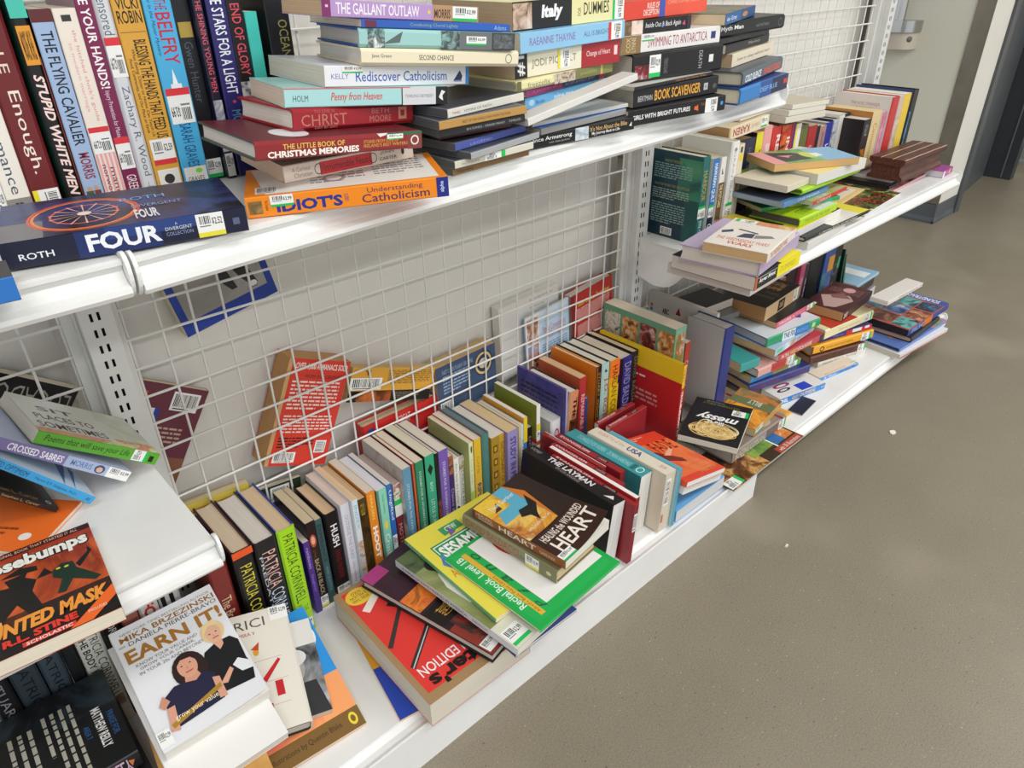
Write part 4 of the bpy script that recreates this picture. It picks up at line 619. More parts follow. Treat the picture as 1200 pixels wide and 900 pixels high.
('h','hardcover_book','royal blue hardcover spine with silver capitals',(1.0018,-.161,.3499),(.0,1.5708,.0),.2493,.157,.0471,('1d1714','232a86','15131a'),[('R','S',0,0,1,.25,'141218'),('T','S','DAVID BALDACCI',.07,.38,.74,.9,'aab0cc',0,-.003,0)],{'pg':'dfd4c0','g':'books in the base shelf row of the middle bay'}),
('h','hardcover_book','black hardcover spine with dull gold capitals, beside the yellow and red manual',(1.0492,-.161,.3523),(.0,1.5708,.0),.2517,.157,.024,('171419','1d1a22','171419'),[('T','S','DAVID BALDACCI',.06,.3,.72,.8,'8a7f68',0,-.003,0)],{'pg':'dcc6a2','g':'books in the base shelf row of the middle bay'}),
('h','hardcover_book','big red hardcover manual with a yellow top band and white spine print',(1.0737,-.295,.3601),(.0,1.5708,.0),.2595,.265,.0094,('d8b41e','b81f22','b81f22'),[('R','B',0,.8,1,1,'e2bc20'),('T','B','PC',.05,.875,.12,.93,'17120c',0,0,0),('T','B','MANUAL',.03,.815,.2,.86,'17120c',0,.03,0),('R','S',0,0,.25,1,'e2bc20'),('T','S','S&D',.05,.2,.18,.8,'7a5a10',0,0,0),('T','S','TROUBLESHOOT FIX',.28,.15,.8,.9,'f0e8e4',0,.04,0),('L','B',.02,.64,.6,.72,2,'ead6d0',0),('L','B',.1,.36,.75,.56,4,'c8908a',0)],{'pg':'e6e3de','edge':'e2bc20'}),
('p','paperback_book','thick green cookbook with four food photographs along its cover',(1.1102,-.238,.4209),(.0,1.5708,.0),.3203,.23,.0435,('6fa384','7cb294','5f9474'),[('N','B',.03,.72,.25,.95,('2a3a24','d8d2c4','6a7a4a'),55),('N','B',.28,.72,.5,.95,('4a2a18','c88a4a','e0d0b0'),55),('N','B',.53,.72,.75,.95,('2a2a2a','8a3030','c8b0a0'),45),('N','B',.78,.72,.985,.95,('6a3a1a','c08040','e8d8b8'),50),('T','B','Country',.05,.56,.36,.68,'24301f',0,0,0),('T','B','Healthy Food',.4,.58,.95,.69,'24301f',0,0,0),('N','S',.05,.1,.32,.9,('d8e0d0','b86a30','4a8a3a'),40),('T','S','CLASSIC Recipes',.36,.2,.9,.8,'3a6a4e',0,0,0)],{'pg':'e0d3bf'}),
('p','paperback_book','slim brick-red spine with white lettering behind the green cookbook',(1.1693,-.232,.3613),(.0,1.5708,.0),.2607,.2,.0216,('c2492c','b4472e','c2492c'),[('T','S','COOKING',.2,.2,.5,.8,'e8d0c4',0,0,0)],{'pg':'e4dcd0'}),
('m','magazine','thin yellow and blue comic book partly under the thick red guide',(.1851,-.1482,.1004),(.0,-.0,-1.7585),.2931,.2,.004,('e2a22c','e2a22c','e2a22c'),[('R','F',0,0,1,.4,'2447b4'),('R','F',.22,.13,.55,.32,'eaa92a'),('P','F',(.1,.42,.3,.36,.5,.43,.3,.47),'6a3418'),('E','F',.12,.45,.3,.53,'c87a2a'),('P','F',(.3,.1,.5,.04,.62,.1,.45,.14),'e8c860'),('R','F',.15,.78,.2,.9,'5a3a10'),('R','F',.24,.78,.29,.9,'5a3a10'),('P','F',(.1,.66,.16,.7,.22,.66,.16,.63),'f0d060')],{'g':'books lying loose on the base shelf'}),
('p','paperback_book','thick red guide book with black lettering and a cream border, under the dark hardcover',(.3821,-.4862,.1055),(.0,.0,1.5524),.31,.2201,.055,('d9302c','e9e2d4','d9302c'),[('R','F',0,0,1,1,'a3845c'),('R','F',.07,.03,.95,.94,'e03a34'),('E','F',.72,.03,.95,.17,'ecc93c'),('T','F','MORE THAN',.76,.115,.91,.14,'7a2a1a',0,0,0),('T','F','3 MILLION',.76,.085,.91,.11,'7a2a1a',0,0,0),('T','F','SOLD',.79,.055,.88,.08,'7a2a1a',0,0,0),('P','F',(.95,.55,.58,.28,.56,.3,.92,.57),'3a3230'),('P','F',(.9,.22,.72,.13,.68,.17,.86,.26),'efe6d8'),('P','F',(.72,.28,.55,.2,.5,.26,.66,.33),'2a2422'),('P','F',(.92,.74,.36,.42,.34,.45,.9,.77),'2c2c2e'),('P','F',(.91,.755,.35,.435,.345,.44,.905,.762),'c8c8c8'),('T','F','103rd EDITION',.3,.775,.9,.845,'f4ecec',0,.01,0),('T','F',"Porter's",.12,.855,.88,.955,'1a1412',0,.04,0),('T','F','Guide',.2,.3,.5,.4,'1a1412',0,0,0)],{'pg':'ddd6c6','g':'books lying loose on the base shelf'}),
('h','hardcover_book','dark hardcover with orange sunset panels lying over the red guide',(.3711,-.1567,.1835),(3.1416,-.0,-1.3504),.3093,.155,.021,('24161e','1a1416','24161e'),[('N','B',0,0,1,1,('1c1220','3a1c2c','14100f'),8),('R','B',0,.52,.42,.68,'cf6a2a'),('N','B',0,.52,.42,.68,('7a2a1a','e8862f','c8502a'),20),('R','B',0,.34,.55,.5,'15110f'),('R','B',0,.9,.3,1,'a83a7a'),('T','B','cent',.1,.38,.3,.46,'c89a3a',90,0,0),('R','B',0,0,.9,.3,'8a3228'),('N','B',.1,.05,.7,.34,('8a3228','2a2a26','b04a34'),14),('K','B',.02,.02,.2,.1,None,0,'2.99')],{'pg':'d0c9bd','g':'books lying loose on the base shelf'}),
('m','magazine','large thin navy-edged picture book under the white biography',(.3144,-.2841,.1845),(.0,-.0,-1.5847),.24,.1486,.006,('2b3a78','26346e','2b3a78'),[],{'pg':'dcdad2','g':'books lying loose on the base shelf'}),
('p','paperback_book','white-spined biography with a boy in a white shirt on its green cover',(.2838,-.2166,.1912),(-.0,-.0,-1.4794),.3131,.145,.017,('8a9160','d9d9dc','8a9160'),[('N','F',0,0,1,1,('6f7a44','9aa06a','7f8752'),8),('N','F',0,.82,.55,1,('2e3a26','5a6a44','3a4630'),20),('R','F',0,0,1,.2,'d8d6c4'),('P','F',(.12,.6,.2,.72,.5,.7,.6,.5,.72,.36,.62,.26,.3,.32,.14,.42),'e6e4da'),('E','F',.2,.7,.42,.84,'5a382a'),('E','F',.16,.74,.42,.86,'241a16'),('P','F',(.3,.34,.64,.28,.66,.2,.34,.24),'5a6478'),('P','F',(.42,.26,.52,.24,.62,.1,.5,.1),'6a3a30'),('N','F',.62,.1,.95,.28,('9a9a92','d8d6c4','5a5a54'),50),('T','S','A MIRACLE REMEMBERED IN AMERICA',.06,.3,.62,.7,'4a4a5a',0,0,0),('T','S','RANDOM',.66,.35,.78,.65,'6a6a78',0,0,0),('K','F',.02,.02,.3,.14,'1fbf5a',0,'2.99')],{'pg':'e2dfd6','g':'books lying loose on the base shelf'}),
('p','paperback_book','bright yellow activity book with a green street-sign title, under the sheet music',(.3228,-.1933,.2095),(.0,-.0,-1.574),.27,.215,.01,('e6d94e','6fae78','e6d94e'),[('R','F',.1,.6,.6,.8,'2f8f54'),('R','F',.115,.615,.585,.785,'e9f2ea'),('R','F',.125,.625,.575,.775,'2f8f54'),('T','F','SESAME',.14,.64,.56,.76,'f4f6f0',0,.04,0),('R','F',.3,.83,.52,.92,'3f9a5c'),('T','F','CTW',.35,.85,.47,.905,'e8f0e0',0,.02,0),('T','F','A B C',.05,.45,.24,.53,'d8862a',0,0,0),('P','F',(.34,.8,.38,.9,.42,.82),'7a5aa8'),('P','F',(.06,.6,.12,.7,.17,.6,.1,.54),'4a8ac8'),('E','F',.5,.3,.9,.5,'4a3aa0'),('T','S','READY',.04,.2,.2,.8,'dfeee0',0,0,0)],{'g':'books lying loose on the base shelf'}),
('m','magazine','green-bordered sheet music book seen upside down with a white centre',(.357,-.5376,.22),(.0,-.0,.0573),.2208,.2437,.005,('19a84c','19a84c','e8e8e2'),[('R','F',.05,.05,.97,.955,'1fae52'),('R','F',.14,.05,.97,.76,'eceae6'),('R','F',.09,.83,.93,.88,'e0b23a'),('T','F',"Alfred's Basic Piano Library",.12,.835,.6,.875,'8a5a10',0,0,0),('T','F','Recital Book',.22,.885,.62,.955,'d8f0dc',0,.015,0),('T','F','Level 1B',.66,.885,.92,.955,'d8f0dc',0,.015,0),('T','F','P',.12,.765,.21,.825,'1f6a3c',0,.01,.3),('T','F','i',.29,.765,.38,.825,'1f6a3c',0,.01,.3),('T','F','a',.46,.765,.55,.825,'1f6a3c',0,.01,.3),('T','F','n',.63,.765,.72,.825,'1f6a3c',0,.01,.3),('T','F','o',.8,.765,.89,.825,'1f6a3c',0,.01,.3),('E','F',.22,.1,.44,.26,'d83a34'),('E','F',.28,.14,.4,.24,'2a2420'),('E','F',.34,.16,.42,.26,'e0a83a'),('E','F',.6,.36,.95,.6,'d83a34'),('T','F','by Palmer, Manus & Lethco',.45,.12,.7,.15,'6a6a6a',0,0,0)],{'g':'books lying loose on the base shelf'}),
('h','hardcover_book','olive hardcover with rust-red spine capitals lying on the sheet music',(.427,-.2472,.2262),(-.0,-.0,-1.4704),.2361,.122,.03,('6a6648','8d8a66','6a6648'),[('R','S',.74,0,1,1,'7d7a52'),('T','S','DAVID BALDACCI',.04,.25,.62,.85,'b04a2a',0,0,0),('T','S','the',.63,.3,.68,.6,'55503a',0,0,0),('E','S',.9,.3,.95,.6,'d0c8a0'),('K','S',.69,.05,.83,.98,'e8dc3a',0,'2.99')],{'pg':'d6bd94','g':'books lying loose on the base shelf'}),
('p','paperback_book','painted paperback with a black bird and white title, its cover curling, on the olive hardcover',(.4371,-.2686,.2572),(-.0,-.0,-1.4495),.2238,.138,.02,('4a2416','9a5a30','4a2416'),[('N','F',0,.36,.88,1,('c8701e','e0a83a','b05a28','ead08a'),12),('P','F',(.02,.62,.3,1,.6,1,.75,.62,.5,.5,.2,.55),'58a9c4'),('N','F',0,.5,.9,.64,('c8702a','e8c060','a85a2a'),18),('N','F',0,.78,.4,1,('d8a030','e8c440','b86a20'),14),('R','F',.62,.36,1,1,'2a1a14'),('P','F',(.62,.36,.75,.8,.62,1),'c8742a'),('P','F',(.3,.6,.38,.68,.55,.66,.68,.78,.66,.62,.52,.54,.44,.46,.42,.56),'1a1612'),('P','F',(.12,.8,.2,.84,.28,.9,.26,.8),'4a2818'),('R','F',0,0,1,.36,'341a12'),('R','F',0,.345,1,.362,'241208'),('T','F','HEALING the WOUNDED',.1,.24,.94,.32,'eee2d4',0,.01,0),('T','F','HEART',.12,.075,.96,.22,'f0e6da',0,.015,0),('T','F','Thom Gardner',.1,.84,.6,.89,'e8f0f0',0,0,0),('T','F','Leaving Deception to Hear God',.14,.42,.6,.47,'f0e8d0',0,0,0),('T','S','HEALING',.04,.52,.22,.85,'ecd8c0',0,0,0),('T','S','WOUNDED',.06,.15,.24,.45,'ecd8c0',0,0,0),('T','S','HEART',.3,.2,.7,.8,'f2e8dc',0,.01,0),('T','S','GARDNER',.74,.3,.9,.62,'ecd8c0',0,0,0),('R','S',0,0,.02,1,'5a3018'),('K','F',0,0,.26,.085,'1fbf5a',0,'2.99')],{'pg':'e6e2d8','curl':(.03,1),'g':'books lying loose on the base shelf'}),
('p','paperback_book','thick black book standing spine up with white title lettering, behind the painted paperback',(.6589,-.175,.259),(-1.693,-.0,-1.5708),.262,.155,.037,('161214','151113','161214'),[('T','S','THE LAYMAN',.22,.4,.72,.85,'e4dede',0,.03,0),('T','S','OF LOS ANGELES',.36,.12,.62,.32,'a8a0a0',0,0,0),('T','S','KADREY',.02,.5,.14,.75,'a8a0a0',0,0,0),('P','S',(.86,.3,.92,.7,.95,.4),'e0e0e0'),('L','B',.05,.4,.6,.9,6,'5a5452',270)],{'pg':'e4e4e2','g':'books lying loose on the base shelf'}),
('p','paperback_book','first dark red workbook to the right of the thick black book, spine up',(.696,-.225,.2511),(-1.6406,-.0,-1.5708),.237,.15,.013,('8e2228','9a262c','8e2228'),[('T','S','EVANGELISM',.05,.3,.5,.75,'e6c8c8',0,.02,0),('R','S',.62,.25,.78,.75,'1c1416'),('T','S','LEADER',.64,.35,.76,.65,'d8c8c8',0,0,0),('C','E',.12,.55,.9,.85,0)],{'pg':'8a2228','g':'books lying loose on the base shelf'}),
('p','paperback_book','red workbook with white page edges upward among the dark red ones',(.7108,-.205,.2561),(-1.6406,-.0,-1.5708),.247,.155,.0125,('a32a2a','c0332f','a32a2a'),[('R','S',0,.1,1,.9,'ece8e4')],{'pg':'8a2228','g':'books lying loose on the base shelf'}),
('p','paperback_book','third dark red workbook from the thick black book, spine up',(.727,-.195,.2512),(-1.6406,-.0,-1.5708),.205,.15,.0135,('8e2228','9a262c','8e2228'),[('T','S','EVANGELISM',.05,.3,.5,.75,'e6c8c8',0,.02,0),('R','S',.62,.25,.78,.75,'1c1416'),('T','S','LEADER',.64,.35,.76,.65,'d8c8c8',0,0,0)],{'pg':'8a2228','g':'books lying loose on the base shelf'}),
('p','paperback_book','dark red workbook set furthest back, plain spine with a white edge line',(.743,-.15,.2511),(-1.6406,-.0,-1.5708),.185,.15,.013,('8e2228','9a262c','8e2228'),[('R','S',0,.8,1,.95,'e4d8d4'),('T','S','EVANGELISM',.1,.25,.4,.6,'c8a0a0',0,0,0)],{'pg':'8a2228','g':'books lying loose on the base shelf'}),
('p','paperback_book','dark red workbook beside the teal book, spine up',(.7585,-.178,.2514),(-1.6406,-.0,-1.5708),.194,.15,.017,('8e2228','9a262c','8e2228'),[('T','S','EVANGELISM',.05,.3,.5,.75,'e6c8c8',0,.02,0),('R','S',.62,.25,.78,.75,'1c1416'),('T','S','LEADER',.64,.35,.76,.65,'d8c8c8',0,0,0)],{'pg':'8a2228','g':'books lying loose on the base shelf'}),
('p','paperback_book','teal paperback standing spine up with pale lettering and white page ends',(.778,-.19,.2528),(-1.6406,-.0,-1.5708),.222,.15,.037,('2d7f86','3a979c','2d7f86'),[('T','S','12 CANDLES FOR WOMEN',.12,.3,.48,.7,'a8dadc',0,0,0),('T','S','DONNA HARDING',.52,.3,.8,.7,'a8dadc',0,0,0),('R','S',.82,.2,.87,.8,'266a70'),('O','S',.92,.5,.04,.3,.25,'d0ecec'),('L','B',.1,.2,.6,.8,5,'9fd0d0',0)],{'pg':'e8e6e0','g':'books lying loose on the base shelf'}),
('p','paperback_book','cream book standing spine up with a barcode on its near end',(.8166,-.225,.2572),(-1.6232,-.0,-1.5708),.223,.155,.034,('d9cfbb','ded5c3','d9cfbb'),[('T','S','REBIRTH of the',.08,.4,.42,.75,'c89088',0,0,0),('T','S','USA',.46,.3,.64,.8,'4a4a7c',0,.03,0),('T','S','2018',.86,.4,.93,.7,'c05a50',0,0,0),('C','E',.15,.45,.6,.9,90),('R','E',.1,.16,.3,.3,'c06a60')],{'pg':'d9cfbb','g':'books lying loose on the base shelf'}),
('p','paperback_book','slim blue-teal book standing spine up beside the cream one',(.8526,-.258,.256),(-1.6232,-.0,-1.5708),.197,.155,.011,('3f8fa6','5aa9bf','9cc4d0'),[],{'pg':'5ea2b8','g':'books lying loose on the base shelf'}),
('p','paperback_book','slim dark red book lying spine up along the shelf behind the orange cover',(.868,-.214,.2485),(-1.5708,-.0,.0),.135,.148,.0135,('8e2228','9a262c','8e2228'),[('T','S','EVANGELISM',.05,.3,.5,.75,'e6c8c8',0,.02,0),('R','S',.62,.25,.78,.75,'1c1416'),('T','S','LEADER',.64,.35,.76,.65,'d8c8c8',0,0,0)],{'pg':'e6e0d8','g':'books lying loose on the base shelf'}),
('p','paperback_book','second slim dark red book spine up along the shelf, nearer the orange cover',(.874,-.244,.2505),(-1.5708,-.0,.0),.137,.15,.0135,('8e2228','9a262c','8e2228'),[('T','S','EVANGELISM',.05,.3,.5,.75,'e6c8c8',0,.02,0),('R','S',.62,.25,.78,.75,'1c1416'),('T','S','LEADER',.64,.35,.76,.65,'d8c8c8',0,0,0)],{'pg':'e6e0d8','g':'books lying loose on the base shelf'}),
('p','paperback_book','slanting orange-red paperback with a crashing guitar on its cover',(.8648,-.264,.2094),(-.25,-.0,-1.5708),.205,.158,.013,('e0452c','e8552f','e0452c'),[('N','F',0,.1,1,.8,('e0482c','ee7a42','e65a32'),7),('T','F','FADE',.42,.58,.9,.8,'8e1c18',0,.01,0),('L','F',.12,.88,.6,.96,2,'f0b8a0',0),('P','F',(.05,.62,.35,.62,.62,.38,.6,.3,.4,.38,.02,.5),'7c2a1c'),('P','F',(.4,.52,.7,.62,.72,.58,.5,.48),'f0b090'),('T','F','REGGIE JOINER',.42,.24,.86,.31,'eaa060',0,0,0),('T','F','CHUCK BOMAR',.46,.15,.88,.22,'eaa060',0,0,0),('T','F','& ABBIE SMITH',.5,.06,.9,.13,'eaa060',0,0,0)],{'pg':'e9e7e3','g':'books lying loose on the base shelf'}),
('p','paperback_book','white and red paperback directly under the slanting orange one',(.8651,-.262,.1851),(-.25,-.0,-1.5708),.2,.158,.02,('e8e6e2','e8e6e2','d8402c'),[('R','F',.7,0,1,.3,'d8402c')],{'pg':'e4e1da','g':'books lying loose on the base shelf'}),
('p','paperback_book','light blue book lying flat under the slanting orange paperback',(.866,-.2637,.1006),(.0,-.0,-1.5771),.19,.1882,.032,('6fb2ea','6fb2ea','6fb2ea'),[],{'pg':'d2d2d2','g':'books lying loose on the base shelf'}),
('m','magazine','glossy magazine with leaf and wood photographs hanging over the shelf edge',(1.055,-.348,.1008),(.0,-.0,-1.5708),.135,.33,.0035,('3a2a1c','3a2a1c','3a2a1c'),[('N','F',0,0,.5,.55,('1c120c','6a3a1a','d8a860','2a1a10'),14),('N','F',.45,.25,.72,.75,('3a6a2a','8aa84a','4a7a34'),16),('E','F',.34,.45,.48,.6,'e8ecc8'),('E','F',.3,.62,.44,.78,'d8e08a'),('R','F',.72,0,.735,1,'f0ece4'),('R','F',.66,0,1,.16,'a8452a'),('T','F','with 50 illustrations',.69,.03,.97,.13,'f0e0d8',0,0,0),('R','F',.74,.2,.86,.6,'2a6aa8'),('N','F',.86,.2,.98,.6,('e0a050','c86a2a','f0d8a0'),24),('R','F',.22,.62,.42,.72,'15110f'),('K','F',0,.02,.16,.24,'1fbf5a',90,'2.99'),('K','F',.26,.5,.4,.8,'1fbf5a',90,'2.99')],{'cat':'magazine','g':'books at the right end of the base shelf'}),
('h','hardcover_book','taupe hardcover with red lines and carved grey spine lettering, lying under the black paperback',(1.1373,-.4228,.1058),(-.0,-.0,-.0089),.2527,.175,.033,('8a7d74','8f8379','8a7d74'),[('T','S','BLAZING COPELAND',.06,.2,.62,.8,'c8beb4',0,.01,0),('R','S',.62,.1,.84,.9,'6e645c'),('R','F',0,.06,1,.1,'8a2a28'),('R','F',0,.9,1,.93,'8a2a28'),('E','F',.05,.2,.25,.4,'b0a69c'),('K','S',.86,.05,.99,.95,'1fbf5a',90,'2.99')],{'pg':'cfc6b6','g':'books at the right end of the base shelf'}),
('p','paperback_book','small paperback with an orange sunset over green hills beside the black one',(1.236,-.4188,.14),(.0,-.0,.1283),.175,.1176,.022,('6a4a24','c89a4a','6a4a24'),[('N','F',0,.45,1,1,('e0742a','f0a83a','8a3a1a','2a1a10'),16),('R','F',0,0,1,.45,'69744e'),('N','F',0,0,1,.25,('69744e','c87a3a','5a6440'),18),('T','F','BILLY',.3,.25,.6,.38,'e8e4d8',0,0,0),('K','S',.05,.1,.3,.9,'1fbf5a',0,'2.99')],{'pg':'cdb994','g':'books at the right end of the base shelf'}),
('p','paperback_book','black paperback with a tangled ball of spaghetti and white script, upside down',(1.2255,-.2479,.172),(.0,-.0,-2.7744),.1935,.145,.018,('1c1b20','1c1b20','1c1b20'),[('O','F',.516,.245,.184,.116,.095,'e8c67e'),('O','F',.626,.222,.148,.083,.111,'d8ae62'),('O','F',.356,.277,.127,.11,.125,'f2dca4'),('O','F',.548,.297,.269,.125,.075,'e8c67e'),('O','F',.348,.263,.177,.106,.098,'d8ae62'),('O','F',.431,.247,.217,.077,.085,'f2dca4'),('O','F',.514,.236,.187,.084,.094,'e8c67e'),('O','F',.464,.218,.335,.134,.066,'d8ae62'),('O','F',.629,.229,.203,.07,.089,'f2dca4'),('O','F',.549,.263,.2,.085,.09,'e8c67e'),('O','F',.47,.274,.179,.092,.097,'d8ae62'),('O','F',.486,.227,.249,.091,.078,'f2dca4'),('O','F',.429,.275,.165,.082,.103,'e8c67e'),('O','F',.504,.32,.226,.1,.083,'d8ae62'),('O','F',.566,.24,.272,.136,.074,'f2dca4'),('O','F',.46,.25,.195,.123,.092,'e8c67e'),('O','F',.444,.277,.134,.087,.12,'d8ae62'),('O','F',.651,.302,.272,.132,.074,'f2dca4'),('O','F',.572,.273,.251,.067,.078,'e8c67e'),('O','F',.363,.306,.153,.071,.108,'d8ae62'),('O','F',.381,.264,.161,.165,.104,'f2dca4'),('O','F',.558,.265,.276,.089,.074,'e8c67e'),('O','F',.637,.229,.28,.113,.073,'d8ae62'),('O','F',.609,.241,.265,.161,.075,'f2dca4'),('O','F',.543,.286,.242,.082,.08,'e8c67e'),('O','F',.401,.243,.293,.167,.071,'d8ae62'),('O','F',.612,.265,.14,.114,.116,'f2dca4'),('O','F',.637,.235,.227,.11,.083,'e8c67e'),('O','F',.41,.309,.136,.158,.118,'d8ae62'),('O','F',.545,.313,.211,.065,.087,'f2dca4'),('O','F',.407,.242,.263,.113,.076,'e8c67e'),('O','F',.428,.252,.33,.108,.066,'d8ae62'),('O','F',.362,.323,.138,.166,.117,'f2dca4'),('O','F',.513,.23,.157,.089,.106,'e8c67e'),('O','F',.561,.223,.195,.067,.092,'d8ae62'),('O','F',.617,.295,.283,.077,.072,'f2dca4'),('O','F',.562,.229,.28,.1,.073,'e8c67e'),('O','F',.573,.313,.189,.106,.093,'d8ae62'),('O','F',.621,.312,.314,.148,.068,'f2dca4'),('O','F',.651,.286,.165,.086,.103,'e8c67e'),('O','F',.605,.214,.274,.113,.074,'d8ae62'),('O','F',.432,.23,.312,.07,.068,'f2dca4'),('O','F',.409,.23,.307,.095,.069,'e8c67e'),('O','F',.429,.278,.239,.071,.08,'d8ae62'),('O','F',.608,.266,.29,.085,.071,'f2dca4'),('O','F',.649,.24,.195,.164,.091,'e8c67e'),('T','F','messy',.14,.5,.86,.66,'f2f0ee',180,.03,.3),('T','F','life is',.36,.4,.64,.48,'f2f0ee',180,.02,0),('T','F','MATTHEW KELLY',.15,.86,.8,.91,'8a7a3a',180,0,0),('L','F',.2,.925,.75,.945,1,'9a9a9a',0),('K','F',.7,.7,.98,.84,'1fbf5a',90,'2.99')],{'g':'books at the right end of the base shelf'}),
('p','paperback_book','picture book with a blue sky over a peach ground and dark gold foot band',(-.1129,-.1555,.1822),(-.0285,.3175,-1.6619),.2406,.22,.008,('f0a066','f0a066','f0a066'),[('R','F',0,.42,1,1,'2b90da'),('P','F',(0,.42,1,.38,1,.44,0,.46),'f0a066'),('N','F',0,.14,.75,.4,('e8645c','ef9a66','f0a468'),5),('R','F',0,0,1,.145,'7a5a28'),('T','F','Illustrations by Quentin Blake',.3,.05,.84,.1,'2a1e0c',0,0,0),('E','F',.9,.03,.965,.12,'e6cf3a'),('E','F',.915,.05,.95,.1,'7a5a28'),('E','F',.8,.66,.98,.88,'f2f0ec'),('E','F',.85,.7,.95,.8,'ee8a50'),('P','F',(.86,.8,.9,.86,.94,.8),'4a9a4a')],{'g':'books piled at the left end of the base shelf'}),
('p','paperback_book','small black and white paperback with an old man portrait',(-.0256,-.171,.1861),(-.0959,.3045,-1.8813),.1683,.13,.016,('9a9c9e','d8d2c8','9a9c9e'),[('N','F',0,0,1,1,('2a2a2c','8a8c90','c8cacc'),14),('R','F',0,.72,1,1,'dcdad6'),('E','F',.35,.32,.8,.66,'a8a4a0'),('E','F',.3,.5,.85,.72,'d8d8d8'),('P','F',(.2,0,.3,.34,.9,.34,1,0),'2c2e32'),('R','F',.62,.12,.72,.34,'b8c0c8')],{'pg':'e0d2c4','g':'books piled at the left end of the base shelf'}),
('h','hardcover_book','white-jacketed hardcover with large red letters and a barcode label at its corner,',(.0711,-.1934,.232),(3.0432,.3037,-1.8897),.2093,.15,.034,('e3ded2','e0dacd','e3ded2'),[('T','B','RICI',.42,.86,.74,.94,'55504a',0,0,0),('T','B','MIRA V',.45,.8,.62,.83,'b83a3a',0,0,0),('E','B',.56,.62,.62,.68,'d8a030'),('P','B',(.54,.68,.64,.73,.62,.66),'c0482a'),('P','B',(.6,.42,.8,.56,.82,.54,.64,.39),'c41f28'),('R','B',.72,.26,.8,.38,'c41f28'),('R','B',.48,.22,.54,.3,'c41f28'),('R','B',.58,.1,.66,.22,'c41f28'),('R','B',.42,.39,.86,.392,'b05050'),('R','B',.45,.57,.84,.572,'b05050'),('R','B',.42,.2,.84,.202,'b05050'),('R','B',.15,.05,.55,.052,'b05050'),('T','S','SHORT STORIES',.3,.3,.6,.7,'b8b0a4',0,0,0),('C','S',.02,.1,.16,.9,90),('T','S','VICTORIA',.62,.3,.92,.7,'c08a88',0,0,0),('K','B',.8,.88,1,1,None,0,'2.99')],{'g':'books piled at the left end of the base shelf','edge':'1a1a1a','pg':'d6d0c4'}),
('p','paperback_book','tan wood-grained paperback between the white hardcover and the portrait paperback above',(-.1805,-.1706,.2407),(-.0391,.3164,-1.6958),.25,.135,.018,('b8823a','b8823a','c08c46'),[('N','F',0,0,1,1,('a87432','c99a54','b8823a'),4)],{'pg':'e2dccf','g':'books piled at the left end of the base shelf'}),
('p','paperback_book','plain white paperback directly under the portrait paperback',(-.1904,-.1415,.2705),(-.0054,.3187,-1.5879),.265,.158,.02,('e6e4e0','e6e4e0','e6e4e0'),[],{'pg':'e6e3dc','g':'books piled at the left end of the base shelf'}),
('p','paperback_book','white paperback with two women and gold title lettering, top of the left pile',(-.1827,-.1426,.2925),(-.0086,.3186,-1.5982),.2084,.155,.028,('e2e3e6','e2e3e6','e2e3e6'),[('T','F','NEW YORK TIMES BESTSELLING AUTHOR',.08,.935,.96,.955,'8a7a60',0,0,0),('T','F','MIKA BRZEZINSKI',.06,.88,.98,.925,'9a6a2c',0,.02,0),('T','F','with',.03,.845,.09,.865,'777',0,0,0),('T','F','DANIELA PIERRE-BRAVO',.12,.835,.98,.87,'4a4640',0,0,0),('T','F','EARN IT!',.05,.7,.97,.81,'a8722a',0,.03,0),('T','F','KNOW YOUR VALUE AND',.1,.655,.68,.68,'7a7a7a',0,0,0),('T','F','GROW YOUR CAREER,',.12,.62,.64,.645,'7a7a7a',0,0,0),('T','F','IN YOUR 20s AND BEYOND',.1,.585,.7,.61,'7a7a7a',0,0,0),('P','F',(.6,.16,.62,.44,.66,.5,.8,.53,.93,.52,.985,.46,.97,.3,.99,.22,.95,.12),'16161b'),('P','F',(.83,.3,.9,.33,.99,.26,.99,.2,.88,.22),'e2e3e6'),('P','F',(.76,.55,.86,.55,.85,.49,.8,.46),'d9a48a'),('E','F',.7,.53,.925,.71,'e0c48e'),('E','F',.735,.53,.885,.675,'dfae92'),('P','F',(.715,.62,.74,.7,.86,.715,.91,.64,.88,.66,.8,.68),'e8d09c'),('E','F',.765,.605,.785,.615,'3a2a22'),('E','F',.83,.605,.85,.615,'3a2a22'),('R','F',.785,.562,.845,.572,'b85a5a'),('P','F',(.8,.6,.815,.58,.8,.58),'c8927a'),('P','F',(.66,.22,.8,.3,.82,.27,.72,.2),'d9a48a'),('E','F',.33,.31,.64,.585,'2a1a18'),('P','F',(.35,.45,.38,.28,.46,.25,.6,.27,.65,.44),'2a1a18'),('P','F',(.13,.1,.19,.34,.3,.385,.44,.37,.56,.385,.66,.33,.64,.12),'1f1f3c'),('P','F',(.42,.42,.53,.42,.55,.37,.49,.345,.4,.37),'cf9478'),('E','F',.385,.385,.565,.56,'d59c82'),('P','F',(.38,.5,.42,.57,.5,.585,.56,.54,.575,.48,.53,.53,.44,.54),'2a1a18'),('E','F',.42,.487,.44,.497,'2a1a18'),('E','F',.5,.487,.52,.497,'2a1a18'),('R','F',.44,.427,.51,.437,'b05050'),('P','F',(.465,.48,.48,.455,.462,.455),'c08468'),('P','F',(.13,.1,.17,.26,.24,.26,.2,.08),'d59c82'),('P','F',(.6,.13,.62,.3,.68,.28,.67,.12),'d59c82'),('P','F',(.12,.3,.18,.36,.22,.3,.15,.26),'c98f76'),('P','F',(.16,.11,.66,.2,.66,.235,.15,.145),'a8802c'),('T','F','grow your value',.2,.14,.6,.19,'f4ead0',0,0,0),('K','F',0,.02,.12,.14,None,0,'2.99')],{'pg':'eeeae2','curl':(.012,1),'g':'books piled at the left end of the base shelf'}),
